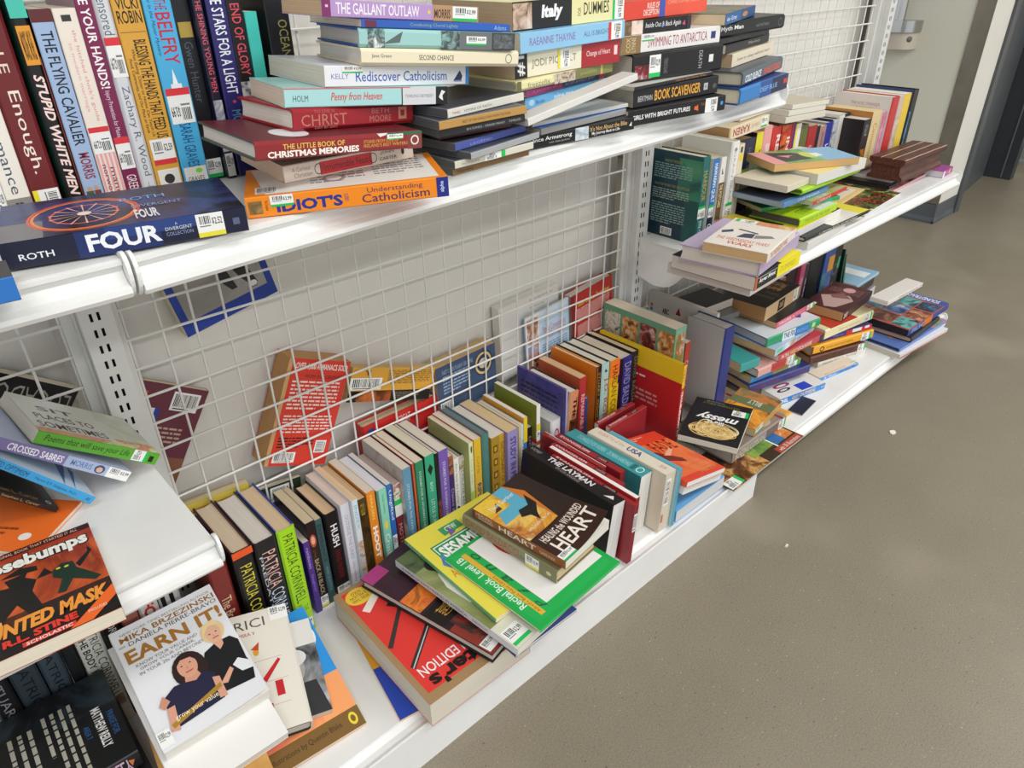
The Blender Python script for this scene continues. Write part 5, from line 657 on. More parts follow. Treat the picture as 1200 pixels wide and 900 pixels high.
('h','hardcover_book','black hardcover lying back up with columns of tiny white print and blue names',(-.2122,-.3059,.241),(-3.1416,-.0,3.1067),.25,.178,.036,('131316','121214','0f1012'),[('R','B',0,0,1,1,'0f1012'),('N','B',0,.2,.4,1,('0c0d10','101216','2c3a44','0c0d10'),10),('T','B','PRAISE FOR',.48,.93,.74,.965,'2f5f9a',0,0,0),('T','B','MATTHEW REILLY',.38,.86,.82,.91,'e4e4e0',0,.02,0),('T','B','AREA 7',.52,.8,.66,.83,'2f5f9a',0,0,0),('L','B',.2,.6,.95,.78,4,'a8a698',0),('L','B',.25,.42,.9,.57,3,'a8a698',0),('T','B','TEMPLE',.74,.36,.92,.39,'2f5f9a',0,0,0),('L','B',.3,.16,.92,.34,4,'a8a698',0),('T','S','MATTHEW REILLY',.45,.2,.05,.85,'c8a8c0',0,.02,0),('P','S',(.03,.4,.05,.7,.06,.3),'d8743a')],{'pg':'d6d2c8','g':'dark hardcovers lying on the base shelf of the left bay'}),
('h','hardcover_book','black hardcover with green and yellow spine letters, second in the bottom left pile',(-.205,-.335,.1965),(-3.1416,-.0,-3.1416),.25,.175,.038,('15151a','16151a','15151a'),[('T','S','MATTHEW',.05,.25,.55,.8,'a8b83a',0,.02,0)],{'pg':'cfc9bc','g':'dark hardcovers lying on the base shelf of the left bay'}),
('h','hardcover_book','thick hardcover with a brick-red spine at the very bottom of the left bay',(-.2041,-.3199,.1556),(-3.1416,-.0,-3.1067),.26,.17,.055,('1f1c1c','8a3a2c','1f1c1c'),[],{'pg':'d6d0c4','g':'dark hardcovers lying on the base shelf of the left bay'}),
('h','hardcover_book','black spine furthest left in the bottom bay row',(-.345,-.115,.3306),(.0,1.5708,.0),.23,.108,.03,('17171a','17171a','17171a'),[('T','S','STUART',.1,.3,.5,.7,'8a8a90',0,0,0)],{'pg':'d8cfbf','g':'upright books in the base row of the left bay'}),
('h','hardcover_book','grey-blue spine with black capitals in the bottom bay row',(-.313,-.115,.3356),(.0,1.5708,.0),.235,.108,.035,('2f3a42','2f3a42','2f3a42'),[('T','S','PATRICIA',.08,.3,.6,.7,'0c0c0e',0,0,0)],{'pg':'d8cfbf','g':'upright books in the base row of the left bay'}),
('h','hardcover_book','slate spine with dark lettering in the bottom bay row',(-.276,-.115,.3406),(.0,1.5708,.0),.24,.108,.029,('3a4650','3a4650','3a4650'),[('T','S','PATRICIA',.08,.3,.6,.7,'14161a',0,0,0)],{'pg':'d8cfbf','g':'upright books in the base row of the left bay'}),
('h','hardcover_book','black spine left of the white-lettered crime novel spine in the bottom bay row',(-.245,-.115,.3406),(.0,1.5708,.0),.24,.108,.019,('1b1c20','1b1c20','1b1c20'),[],{'pg':'d8cfbf','g':'upright books in the base row of the left bay'}),
('h','hardcover_book','pale grey-green spine with two lines of black capitals in the bottom bay row',(-.2245,-.118,.3436),(.0,1.5708,.0),.243,.108,.0355,('22221e','d6d8cc','22221e'),[('T','S','PATRICIA CORNWELL',.06,.5,.74,.86,'16160f',0,-.004,0),('T','S','THE BODY FARM',.12,.12,.6,.42,'16160f',0,.02,0),('R','S',.82,0,1,1,'c8c4b4'),('N','S',.74,.1,.84,.9,('7a4a34','c8b8a8'),50)],{'pg':'d8cfbf','g':'upright books in the base row of the left bay'}),
('h','hardcover_book','black spine with white lettering in the bottom bay row',(-.188,-.118,.3436),(.0,1.5708,.0),.243,.108,.028,('101012','101012','101012'),[('T','S','GEORGETTE HEYER',.06,.35,.62,.75,'d8d8d8',0,0,0)],{'pg':'d8cfbf','g':'upright books in the base row of the left bay'}),
('h','hardcover_book','brown-red striped spine in the bottom bay row',(-.158,-.118,.3406),(.0,1.5708,.0),.24,.108,.026,('8a93a0','96584c','8a93a0'),[('R','S',.12,.08,.18,.92,'a86a5c'),('R','S',.24,.08,.3,.92,'a86a5c'),('R','S',.36,.08,.42,.92,'a86a5c'),('R','S',.48,.08,.54,.92,'a86a5c'),('R','S',.6,.08,.66,.92,'a86a5c'),('R','S',.72,.08,.78,.92,'a86a5c')],{'pg':'d8cfbf','g':'upright books in the base row of the left bay'}),
('h','hardcover_book','white spine with large red letters in the bottom bay row',(-.1305,-.118,.3406),(.0,1.5708,.0),.24,.108,.0295,('2a2a2a','dcdad6','2a2a2a'),[('T','S','FOREVER',.1,.2,.6,.8,'c8382c',0,.04,0)],{'pg':'d8cfbf','g':'upright books in the base row of the left bay'}),
('h','hardcover_book','grey-white spine with thick black stripes in the bottom bay row',(-.0995,-.118,.3406),(.0,1.5708,.0),.24,.108,.0335,('1c1c1e','d2d4d6','1c1c1e'),[('R','S',.06,.1,.5,.3,'1c1c1e'),('R','S',.06,.5,.5,.7,'1c1c1e')],{'pg':'d8cfbf','g':'upright books in the base row of the left bay'}),
('p','paperback_book','orange and black horror paperback with a dripping white title at the left edge',(-.3282,-.2167,.5584),(.0,-.0,-1.654),.1784,.17,.02,('a5381c','d9cdb8','a5381c'),[('N','F',0,.28,1,.9,('a83a16','d4602a','8a2c12','e8883a'),6),('R','F',0,0,1,.22,'14100e'),('N','F',0,.22,1,.34,('14100e','3a1c10','6a2a14'),10),('R','F',0,.94,1,1,'3a1810'),('T','F','THE ORIGINAL BOOK THAT STARTED IT ALL',.3,.955,.92,.985,'e8b8a0',0,0,0),('T','F','Goosebumps',.14,.74,.97,.93,'15120f',0,.09,0),('T','F','Goosebumps',.15,.755,.96,.92,'f0eee6',0,.045,0),('P','F',(.42,.7,.44,.62,.36,.64,.34,.68,.28,.6,.32,.44,.26,.28,.34,.28,.46,.42,.52,.28,.6,.3,.56,.5,.6,.6,.54,.66,.56,.71),'171310'),('P','F',(.4,.73,.62,.69,.62,.74,.52,.78),'171310'),('P','F',(.7,.62,.76,.66,.83,.64,.84,.56,.96,.38,.92,.36,.8,.46,.74,.36,.69,.37,.74,.5,.69,.55),'16301f'),('P','F',(.84,.6,.93,.68,.94,.74,.96,.68,.86,.55),'171310'),('P','F',(.66,.68,.6,.6,.64,.6,.7,.6),'171310'),('E','F',.72,.61,.75,.63,'d8c83a'),('E','F',.77,.6,.8,.62,'d8c83a'),('P','F',(.05,.3,.1,.6,.2,.62,.26,.3),'1a1410'),('T','F','The',.22,.26,.36,.36,'f0b060',0,.03,.3),('T','F','HAUNTED MASK',.12,.16,.97,.29,'ef9a3c',0,.05,.25),('T','F','R.L. STINE',.34,.075,.76,.14,'e23a2a',0,.05,0),('R','F',.44,.02,.74,.06,'d83a34'),('T','F','SCHOLASTIC',.46,.026,.72,.054,'f4e0d8',0,.02,0),('P','F',(.7,0,.83,0,1,.14,1,.25),'ef6a24'),('T','F','INCLUDES',.82,.075,.93,.1,'f8e0d0',0,0,0)],{'g':'books on the middle shelf of the left bay'}),
('p','paperback_book','thin bright orange paperback with a small white oval at its corner',(-.2564,-.038,.5584),(.0,-.0,-2.4118),.1,.16,.006,('f0722a','f0722a','f0722a'),[('E','F',.76,.2,.86,.34,'f6efe6'),('L','F',.5,.24,.7,.42,2,'8a3a14',0)],{'g':'books on the middle shelf of the left bay'}),
('p','paperback_book','black paperback with gold author lettering and a small white emblem',(-.2623,-.175,.6641),(.1261,.8843,.1625),.1268,.14,.007,('1f1d1e','1f1d1e','1f1d1e'),[('T','S','Stephen L. Carter',.4,.2,.8,.8,'c89a5a',0,0,0),('T','F','Stephen L. Carter',.02,.2,.12,.75,'c89a5a',270,0,0),('O','F',.07,.09,.03,.03,.4,'e0e0e0')],{'g':'books on the middle shelf of the left bay'}),
('p','paperback_book','sky blue spine with navy capitals in the left bay pile',(-.2367,-.2,.7019),(.1763,.9557,.2147),.1627,.13,.012,('c8d8e4','3b9fd6','c8d8e4'),[('T','S','LEARNED OPTIMISM',.02,.2,.4,.8,'1c3c78',0,0,.1),('T','S','Martin E.P. Seligman, Ph.D.',.46,.3,.84,.66,'1c3c78',0,0,0),('T','S','Af',.93,.3,.97,.7,'1c3c78',0,0,0),('P','F',(0,.3,.6,.1,.6,.2),'2a6aa0'),('P','F',(0,.2,.5,.04,.55,.08),'2a6aa0')],{'g':'books on the middle shelf of the left bay'}),
('p','paperback_book','violet-blue novel spine with white lettering and a soldier portrait, white label at its end',(-.2199,-.185,.7029),(.1127,.7977,.1568),.1834,.11,.0155,('b0bcd8','7f74a8','b0bcd8'),[('R','S',.5,0,1,1,'a9b8d8'),('T','S','CROSSED SABRES',.1,.2,.48,.82,'f0eef4',0,.02,0),('T','S','MORRIS',.54,.25,.7,.78,'5a78a8',0,.01,0),('E','S',.72,.1,.8,.9,'3a4a6a'),('E','S',.735,.2,.785,.7,'d8b098'),('K','S',.82,0,1,1,None,0,'2.99')],{'pg':'d0c4a8','g':'books on the middle shelf of the left bay'}),
('p','paperback_book','bright green spine with black italic lettering, topmost in the left bay pile',(-.1773,-.179,.6848),(.1028,.7101,.1569),.1687,.12,.018,('c2c6b0','5aa62c','c2c6b0'),[('T','S','Poems that will save your Life',.06,.18,.74,.82,'16240c',0,0,.25),('R','S',.92,.2,.96,.7,'16240c'),('K','S',.77,.1,.9,1,'1fbf5a',90,'2.99'),('N','F',0,0,1,1,('b8c0a8','d0d4c4','98b08a'),12),('N','F',0,0,.2,1,('d8a060','e0a888','c8785a','c8d8a0'),18),('R','F',.12,.35,.95,1,'d2d2c8'),('T','F','SOMETIMES',.15,.4,.3,.95,'1a1a1a',270,.01,0),('T','F','PLACES TO',.38,.45,.52,.92,'1a1a1a',270,.01,0),('T','F','SIT',.62,.55,.74,.85,'1a1a1a',270,.01,0)],{'pg':'e6e2d8','g':'books on the middle shelf of the left bay'}),
('p','paperback_book','blue-bordered book with a grey street photograph wedged high behind the wire grid',(.0588,.056,.8269),(1.5708,1.375,.0),.17,.1714,.026,('1f3f9c','d8c8a8','d8c8a8'),[('N','F',.08,.14,.93,1,('7d7a76','a39f99','8a8681'),5),('P','F',(.4,.95,.48,.5,.52,.34,.58,.24,.64,.24,.6,.45,.56,.95),'1c1c1e'),('P','F',(.52,.95,.6,.6,.7,.32,.78,.19,.85,.2,.8,.4,.7,.95),'1c1c1e'),('E','F',.76,.18,.84,.24,'e6e6e6'),('N','F',.07,.55,.4,.8,('b8b4ae','8a8680'),14),('L','F',.72,.16,.91,.175,1,'2a2a2a',0)],{'pg':'dcc8a6','g':'books fallen behind the wire grid'}),
('p','paperback_book','maroon paperback with a white barcode label hanging behind the left of the wire grid',(.103,.028,.5532),(1.5708,1.0033,-3.1416),.2,.15,.014,('6a3040','5a2a38','6a3040'),[('N','B',0,0,1,.35,('7a4a38','8f5a44','74423a'),5),('N','B',.08,.72,.34,.92,('6a3040','d8562a','8a2a20'),18),('C','B',.62,.78,.93,.95,0),('R','B',.32,.66,.5,.78,'e8e8e8'),('R','B',.47,.66,.53,.78,'2a3f9c'),('L','B',.25,.42,.85,.62,5,'c8a898',0),('L','B',.2,.2,.75,.38,5,'c8a898',0)],{'pg':'e0cfae','g':'books fallen behind the wire grid'}),
('p','paperback_book','red-backed thick paperback leaning behind the wire grid',(.3705,.006,.5182),(1.5708,1.1421,3.1416),.2198,.1337,.048,('d43a2c','d8b98c','d43a2c'),[('R','B',0,0,.06,1,'c99f6c'),('T','B','OVER 1,000 ALMANACS SOLD',.12,.9,.96,.965,'f2e6e0',0,.02,0),('T','B','FROM OUR CENTURY',.3,.83,.9,.86,'1a1414',0,0,0),('L','B',.12,.52,.9,.8,8,'f0d8d0',0),('L','B',.12,.3,.9,.48,6,'f0d8d0',0),('L','B',.12,.16,.7,.27,4,'1f1414',0),('C','B',.1,.03,.45,.13,0),('C','B',.74,.12,.92,.24,90)],{'pg':'c99a66','g':'books fallen behind the wire grid'}),
('p','paperback_book','yellow-backed paperback with a white barcode label behind the wire grid',(.5705,.006,.4298),(1.5708,1.2092,3.1416),.0744,.2118,.022,('dba23c','dba23c','dba23c'),[('L','B',.42,.5,.95,.92,9,'7a5a20',0),('T','B','Y',.14,.78,.22,.92,'2a1c08',0,0,0),('C','B',0,.35,.36,.7,0),('R','B',0,0,1,.32,'17120e'),('N','B',.1,0,.5,.3,('17120e','7a3a1a','c86a2a'),20),('L','B',.55,.06,.85,.26,4,'8a8070',0)],{'pg':'d3b486','g':'books fallen behind the wire grid'}),
('p','paperback_book','thick blue-backed paperback with tan pages behind the wire grid, right of the yellow one',(.7443,.008,.4283),(-1.5708,1.5423,.0),.13,.1747,.04,('c8a878','c8a878','3e4f6c'),[('T','B','FAST CARDS FLASHY CROWNS',.1,.82,.6,.9,'9ab0cc',0,0,0),('L','B',.1,.4,.55,.78,6,'9ab0cc',0),('E','B',.62,.45,.95,.95,'2c3850'),('O','B',.78,.7,.14,.22,.2,'d8b878'),('E','B',.7,.6,.86,.8,'d9c6b0'),('C','B',.03,.05,.22,.28,0)],{'pg':'cfae7e','g':'books fallen behind the wire grid'}),
('h','hardcover_book','long red hardcover lying low behind the wire grid',(.3756,.042,.3568),(1.5708,1.5708,.0),.11,.1961,.03,('c22a26','c22a26','c22a26'),[('R','F',.06,.62,.14,.9,'2a4a9c'),('T','F','GREAT',.45,.7,.62,.9,'f0d0cc',0,0,0)],{'pg':'d9c6a4','g':'books fallen behind the wire grid'}),
('m','loose_pages','white-edged stack of loose pages behind the wire grid',(.7765,.056,.4931),(1.5708,1.5276,.0),.1964,.1989,.026,('dcdad5','e4e2de','dcdad5'),[('L','F',.5,.8,.9,.95,3,'b8b6b0',0)],{'cat':'papers','pg':'e4e1da','g':'books fallen behind the wire grid'}),
('m','magazine','pale blue booklet with a strip of family photographs behind the wire grid',(.8441,.018,.453),(1.5708,1.5028,.0),.16,.151,.006,('b8cfe2','b8cfe2','b8cfe2'),[('R','F',0,0,.3,1,'e8e8ea'),('N','F',.03,.52,.28,.95,('3a2a28','b87a5a','d8d0c8','5a6a9a'),36),('N','F',.03,.04,.28,.48,('4a3a38','c88a6a','8a9ac0','e8e0d8'),36),('L','F',.36,.05,.95,.4,8,'7a94b4',0),('T','F','Parent Conversations',.38,.6,.92,.72,'c86a8a',0,0,0),('T','F','WITH HEART',.45,.48,.9,.57,'c86a8a',0,0,0),('R','F',.3,.82,1,1,'cfdcea')],{'g':'books fallen behind the wire grid'}),
('h','hardcover_book','red recipe hardcover with yellow heading behind the wire grid, beside the right upright',(1.1533,.004,.4834),(-1.5708,1.4524,.0),.17,.1591,.03,('a32620','8e2420','b02a24'),[('R','B',0,0,.07,1,'7c1c1a'),('T','B','Slow Cooker Favourites',.15,.78,.9,.86,'e0c040',0,.02,0),('L','B',.12,.5,.9,.74,7,'e8c8c0',0),('L','B',.12,.2,.9,.46,8,'e8c8c0',0)],{'pg':'d8d2c8','g':'books fallen behind the wire grid'}),
('p','paperback_book','tan-gold book lying low behind the left end of the wire grid',(.0035,.028,.3632),(-1.5708,1.4709,3.1416),.09,.1215,.018,('b98a3a','b98a3a','c99a4a'),[('R','F',0,.85,1,1,'d8c050')],{'pg':'d8c89a','g':'books fallen behind the wire grid'}),
('p','paperback_book','dark green booklet with a barcode behind the wire grid, above the lime spine',(.1291,.028,.3203),(-1.5708,1.4505,3.1416),.09,.0998,.012,('2a3a2a','2a3a2a','24301f'),[('C','F',.35,.5,.75,.95,90)],{'g':'books fallen behind the wire grid'}),
('p','paperback_book','black paperback with upside-down silver capitals behind the wire grid of the left bay',(-.1781,.044,.7079),(-1.5708,.9254,3.1416),.17,.1181,.024,('1d1a18','1d1a18','1d1a18'),[('T','F','LUCADO',.12,.72,.95,.93,'a8a49c',180,-.01,0),('T','F','MAX',.45,.42,.98,.66,'a8a49c',180,-.01,0)],{'g':'books fallen behind the wire grid'}),
('h','hardcover_book','dark teal hardcover showing its printed back cover beside the middle upright',(1.2625,-.158,.7894),(.0,1.5708,.0),.213,.145,.0335,('12404a','1d6a66','0f3d4a'),[('N','B',0,0,1,.4,('0d2c38','103646','0d2c38'),3),('R','B',.72,0,1,1,'14524f'),('N','B',.55,.5,1,.95,('12484c','3a8a6a','5a9a6a','14524f'),6),('T','B','PRAISE FOR THE RESCUE',.25,.88,.6,.91,'a8a45a',0,0,0),('L','B',.05,.68,.82,.86,7,'8fb0ac',0),('T','B','PRAISE FOR THE NEW YORK TIMES BESTSELLER',.08,.6,.8,.63,'a8a45a',0,0,0),('L','B',.05,.44,.8,.57,5,'9fb0a4',0),('L','B',.05,.15,.75,.4,9,'8fb0ac',0),('C','B',.28,.03,.52,.12,0),('T','S','HARBOUR',.16,.25,.5,.75,'c8a83a',0,0,0),('K','S',.56,.05,.7,.95,'1fbf5a',270,'2.99'),('T','S','EMMA MARTIN',.73,.3,.96,.7,'d8e4e0',0,0,0)],{'pg':'ddd4c2','g':'upright books on the far middle shelf'}),
('p','paperback_book','bright blue spine with white capitals behind the dark teal hardcover',(1.2975,-.165,.7814),(.0,1.5708,.0),.205,.145,.0235,('dcdad0','2f78bc','dcdad0'),[('R','S',.62,0,1,1,'1a2236'),('T','S','HAWAIIAN QUILT',.06,.15,.52,.85,'f0f4f8',0,.02,0),('K','S',.55,.05,.7,.95,'1fbf5a',270,'2.99'),('T','S','CURE',.78,.15,.95,.85,'f0f4f8',0,.03,0)],{'pg':'d8ccb0','g':'upright books on the far middle shelf'}),
('p','paperback_book','white spine with brown and gold lower half on the far middle shelf',(1.3225,-.17,.7814),(.0,1.5708,.0),.205,.145,.0225,('e6e4de','e8e6e0','e6e4de'),[('R','S',.3,0,1,1,'6a5230'),('T','S','THE POSTCARD',.32,.2,.6,.8,'e8d8a0',0,.02,0),('P','S',(.12,.3,.2,.6,.2,.3),'222'),('N','S',.75,0,1,1,('c83a3a','e8e4de'),40)],{'pg':'cfc09a','g':'upright books on the far middle shelf'}),
('h','hardcover_book','tall white hardcover with widely spaced grey spine capitals',(1.3465,-.18,.8144),(.0,1.5708,.0),.238,.145,.0315,('dfddd8','e9e8e4','d9d7d0'),[('T','S','GRAIN BRAIN',.1,.3,.62,.62,'a8a8a8',0,0,0),('K','S',.62,.05,.78,.95,'1fbf5a',270,'2.99'),('E','S',.06,.3,.1,.7,'8a8a80')],{'pg':'dcd6c8','g':'upright books on the far middle shelf'}),
('p','paperback_book','cream spine with a small yellow label next to the tall white hardcover',(1.3795,-.178,.8038),(.0,1.5708,.0),.2274,.145,.0245,('d8d0b8','ddd4bd','d8d0b8'),[('R','S',.1,.2,.18,.9,'e8d040'),('R','S',.03,.3,.09,.7,'4a4a3a'),('N','S',.4,.1,.55,.9,('5a4030','c8b090'),40)],{'pg':'cdbb92','g':'upright books on the far middle shelf'}),
('p','paperback_book','black spine between the cream spine and the navy one',(1.4575,-.118,.7764),(.0,1.5708,.0),.2,.112,.0145,('16161c','16161c','16161c'),[],{'g':'upright books on the far middle shelf'}),
('h','hardcover_book','thick navy hardcover with faint gold spine lettering',(1.4735,-.118,.7884),(.0,1.5708,.0),.212,.112,.0865,('141a34','1b2444','141a34'),[('T','S','HOLY BIBLE',.12,.6,.5,.8,'5a6a9a',0,0,0),('R','S',.55,.1,.57,.9,'3a4a7a')],{'pg':'d0b080','g':'upright books on the far middle shelf'}),
('p','paperback_book','vivid yellow spine with black script beside the thick navy one',(1.5615,-.118,.7964),(.0,1.5708,.0),.22,.112,.0325,('181818','e4dc2a','181818'),[('T','S','Yo',.2,.2,.4,.8,'1c1c10',0,.02,0)],{'pg':'c9b090','g':'upright books on the far middle shelf'}),
('p','paperback_book','salmon pink paperback spine with a pale print panel',(1.5955,-.118,.8064),(.0,1.5708,.0),.23,.112,.0405,('e29a9a','e4a2a0','e29a9a'),[('R','S',.2,.4,1,.9,'ecd0cc'),('L','S',.3,.5,.95,.8,4,'b88a88',0)],{'pg':'dcd4cc','g':'upright books on the far middle shelf'}),
('h','hardcover_book','scarlet spine with large white capitals beside the salmon pink one',(1.6375,-.118,.7991),(.0,1.5708,.0),.2227,.112,.0495,('b02020','c8302a','b02020'),[('R','S',.5,.1,1,.5,'e4dcd8'),('T','S','REUNION',.1,.55,.9,.92,'f0e4e0',0,.03,0)],{'pg':'d8ccb8','g':'upright books on the far middle shelf'}),
('p','paperback_book','black and flame red paperback spine with white title',(1.6885,-.118,.7954),(.0,1.5708,.0),.219,.112,.0535,('2a1412','c03a24','2a1412'),[('N','S',0,0,1,.6,('1c100e','b8301a','e8702a','1c100e'),28),('T','S','INFERNO',.15,.62,.9,.95,'f0d8c8',0,.03,0)],{'pg':'cfc6b4','g':'upright books on the far middle shelf'}),
('p','paperback_book','thin crimson and violet paperback spine',(1.7435,-.118,.7935),(.0,1.5708,.0),.2171,.112,.0205,('8a2030','9a2438','8a2030'),[('R','S',0,.6,1,1,'3a2a8a')],{'g':'upright books on the far middle shelf'}),
('p','paperback_book','white spine with yellow edge between crimson and olive ones',(1.7655,-.118,.7907),(.0,1.5708,.0),.2143,.112,.0315,('e8d838','e8e4d8','222a6a'),[('R','S',0,0,1,.3,'e8d838'),('T','S','STYLE',.3,.4,.8,.8,'2a2a4a',0,0,0)],{'pg':'dcd4c4','g':'upright books on the far middle shelf'}),
('h','hardcover_book','olive green hardcover spine without lettering',(1.7985,-.118,.7816),(.0,1.5708,.0),.2052,.112,.0435,('5c5e34','666a3a','5c5e34'),[],{'pg':'d4cdb8','g':'upright books on the far middle shelf'}),
('p','paperback_book','dark red paperback spine with pale pink title',(1.8435,-.118,.7731),(.0,1.5708,.0),.1809,.112,.0505,('9c2424','a82c2a','9c2424'),[('T','S','SALEM',.3,.35,.7,.65,'e8b8b0',0,0,0)],{'pg':'ccc0a8','g':'upright books on the far middle shelf'}),
('p','paperback_book','thin black paperback spine right of the dark red one',(1.8955,-.118,.7683),(.0,1.5708,.0),.1765,.112,.0185,('1c2230','1c2230','1c2230'),[],{'g':'upright books on the far middle shelf'}),
('p','paperback_book','mauve-brown paperback spine with dark marks',(1.9155,-.118,.7636),(.0,1.5708,.0),.1722,.112,.0365,('a07a74','ac8680','a07a74'),[('L','S',.1,.3,.9,.7,2,'5a3a3a',0)],{'pg':'d8c49a','g':'upright books on the far middle shelf'}),
('h','hardcover_book','royal blue spine with looping white script',(1.9535,-.118,.7684),(.0,1.5708,.0),.1766,.112,.0385,('232c7c','2f3a96','8e96b8'),[('T','S','Winter',.35,.25,.85,.75,'dfe4f4',0,0,.3)],{'pg':'d6cba8','g':'upright books on the far middle shelf'}),
('h','hardcover_book','grey patterned spine with dark boards',(1.9935,-.118,.7724),(.0,1.5708,.0),.1882,.112,.0305,('1b2234','aeb2bc','1b2234'),[('N','S',0,0,1,1,('8f949e','c8ccd4','6a707c'),40)],{'pg':'d8d2c4','g':'upright books on the far middle shelf'}),
('h','hardcover_book','thick white-covered hardcover with a black spine near the far end of the middle shelf',(2.0255,-.118,.7804),(.0,1.5708,.0),.1958,.112,.0738,('171d2a','1b2230','e2dfd6'),[('R','B',0,0,1,1,'dedad0'),('R','S',0,0,1,.45,'dedad0')],{'pg':'dcd6c8','g':'upright books on the far middle shelf'}),
('p','paperback_book','black paperback spine with gold flourish near the far end of the middle shelf',(2.0535,-.184,.7714),(.0,1.5708,.0),.1579,.0667,.0445,('1d1a1a','1d1a1a','1d1a1a'),[('N','S',.55,.2,.95,.9,('1d1a1a','b8702a','1d1a1a'),30),('T','S','KELLY',.1,.3,.3,.7,'a8a8a0',90,0,0)],{'pg':'dcd4c8','g':'upright books on the far middle shelf'}),
('p','paperback_book','thick tan-covered paperback with a cream spine at the far end of the middle shelf',(2.0995,-.185,.7884),(.0,1.5708,.0),.1738,.15,.0605,('d9bf8c','dcc592','b97c40'),[('T','S','Cinnamon',.2,.3,.8,.7,'a87a3a',0,0,0)],{'pg':'e0cb9c','g':'upright books on the far middle shelf'}),
('m','magazine','pale pink picture book with a crimson spine at the far end',(2.1615,-.19,.7814),(.0,1.5708,.0),.1681,.17,.0205,('d8a8b8','c8507a','e6d8dc'),[('N','S',0,0,1,1,('c8507a','e0a0b4'),30)],{'g':'upright books on the far middle shelf'}),
('h','hardcover_book','tall white hardcover with a red spine and small red capitals on its side',(2.1835,-.2,.8214),(.0,1.5708,.0),.2107,.18,.0485,('b82828','c23030','dcd6d4'),[('T','B','THE NOEL STRANGER',.3,.86,.8,.9,'b8706a',0,0,0),('T','B','by Richard Paul',.4,.81,.72,.835,'8a8480',0,0,0)],{'pg':'e4dfd6','g':'upright books on the far middle shelf'}),
('p','paperback_book','beige picture book spine at the far end',(2.2335,-.2,.8194),(.0,1.5708,.0),.209,.18,.0345,('c8b4a0','cbb8a4','e0d8d0'),[('N','S',.3,0,1,1,('a8846a','d8c8b4'),20)],{'pg':'e4ddd0','g':'upright books on the far middle shelf'}),
('m','magazine','white picture book with a bright yellow spine edge',(2.2695,-.2,.8214),(.0,1.5708,.0),.2107,.18,.0485,('e6c030','e6c43a','e2dcd8'),[],{'pg':'e8e4dc','g':'upright books on the far middle shelf'}),
('h','hardcover_book','black-spined binder with rounded corners, last upright at the far end of the middle shelf',(2.3195,-.205,.8284),(.0,1.5708,.0),.2167,.185,.0405,('161616','1a1a1c','1c3c78'),[('N','S',.3,.05,1,.3,('1d3f7c','4aa0d8','2a5a4a'),20)],{'pg':'1c1c1c','g':'upright books on the far middle shelf'}),
('p','paperback_book','cream paperback with rough red lettering upside down, lying along the top of the row',(1.392,-.138,.8045),(.0,-.0699,-.03),.172,.125,.03,('d8c9a8','e2d6b8','d8c9a8'),[('T','S','KAREN',.1,.2,.5,.8,'a83a2a',180,.02,0),('T','S','robards',.55,.3,.75,.7,'b89a6a',180,0,0),('R','S',0,0,.04,1,'c8a868'),('K','S',.8,.1,.95,.95,'1fbf5a',0,'2.99')],{'pg':'b99468','g':'books lying on top of the far middle row'}),
('p','paperback_book','cream paperback leaning on the one with rough red lettering',(1.45,-.128,.8405),(.0,-.0699,-.03),.17,.11,.022,('d9cdb4','dccfb6','d9cdb4'),[],{'pg':'dccfb2','g':'books lying on top of the far middle row'}),
('p','paperback_book','white-edged paperback lying on the middle of the row',(1.665,-.135,.8075),(.0,.0299,-.0599),.2,.12,.016,('cfc9b8','d6d0c0','cfc9b8'),[],{'pg':'dedacd','g':'books lying on top of the far middle row'}),
('p','paperback_book','second white-edged paperback lying on the middle of the row',(1.68,-.133,.8237),(.0,.03,-.03),.195,.12,.014,('d2ccbc','dad5c8','d2ccbc'),[],{'pg':'dedbd0','g':'books lying on top of the far middle row'}),
('p','paperback_book','third white-edged paperback, topmost on the middle of the row',(1.7,-.13,.8377),(.0,.0299,-.0599),.185,.115,.012,('c4bba4','dcd8ca','c4bba4'),[],{'pg':'dcd8cc','g':'books lying on top of the far middle row'}),
('p','paperback_book','white-paged book at the bottom of the near pile, jutting past the shelf end',(1.078,-.428,.5768),(.0,-.0,.0599),.1848,.205,.022,('e3d7d2','e6dcd8','e3d7d2'),[],{'pg':'d8cdc4','g':'pile at the near end of the far middle shelf'}),
('p','paperback_book','black and yellow guidebook overhanging the shelf, under the lavender hardcover',(1.0607,-.4444,.5996),(.0,-.0,.0598),.2064,.2,.03,('151515','151515','151515'),[('R','S',.48,0,1,1,'eee016'),('T','S','Anger Mgmt',.08,.3,.44,.72,'f0f0ee',0,.03,.2),('T','S','DUMMIES',.54,.25,.9,.7,'b8aa1a',0,0,0),('R','F',0,.55,1,1,'151515'),('R','F',0,0,1,.45,'eee016'),('R','S',0,0,.05,1,'b8602a'),('R','S',.06,.78,.47,.82,'d8d8d8')],{'pg':'d6cbc0','g':'pile at the near end of the far middle shelf'}),
('h','hardcover_book','lavender hardcover under the white paperback with orange lettering',(1.0621,-.4485,.6304),(.0,-.0,.1577),.225,.18,.034,('b9a9c4','b7a6c2','b9a9c4'),[('N','F',0,.6,.3,1,('2a2228','5a4a52'),20)],{'pg':'ddd3c8','edge':'ab9bb8','g':'pile at the near end of the far middle shelf'}),
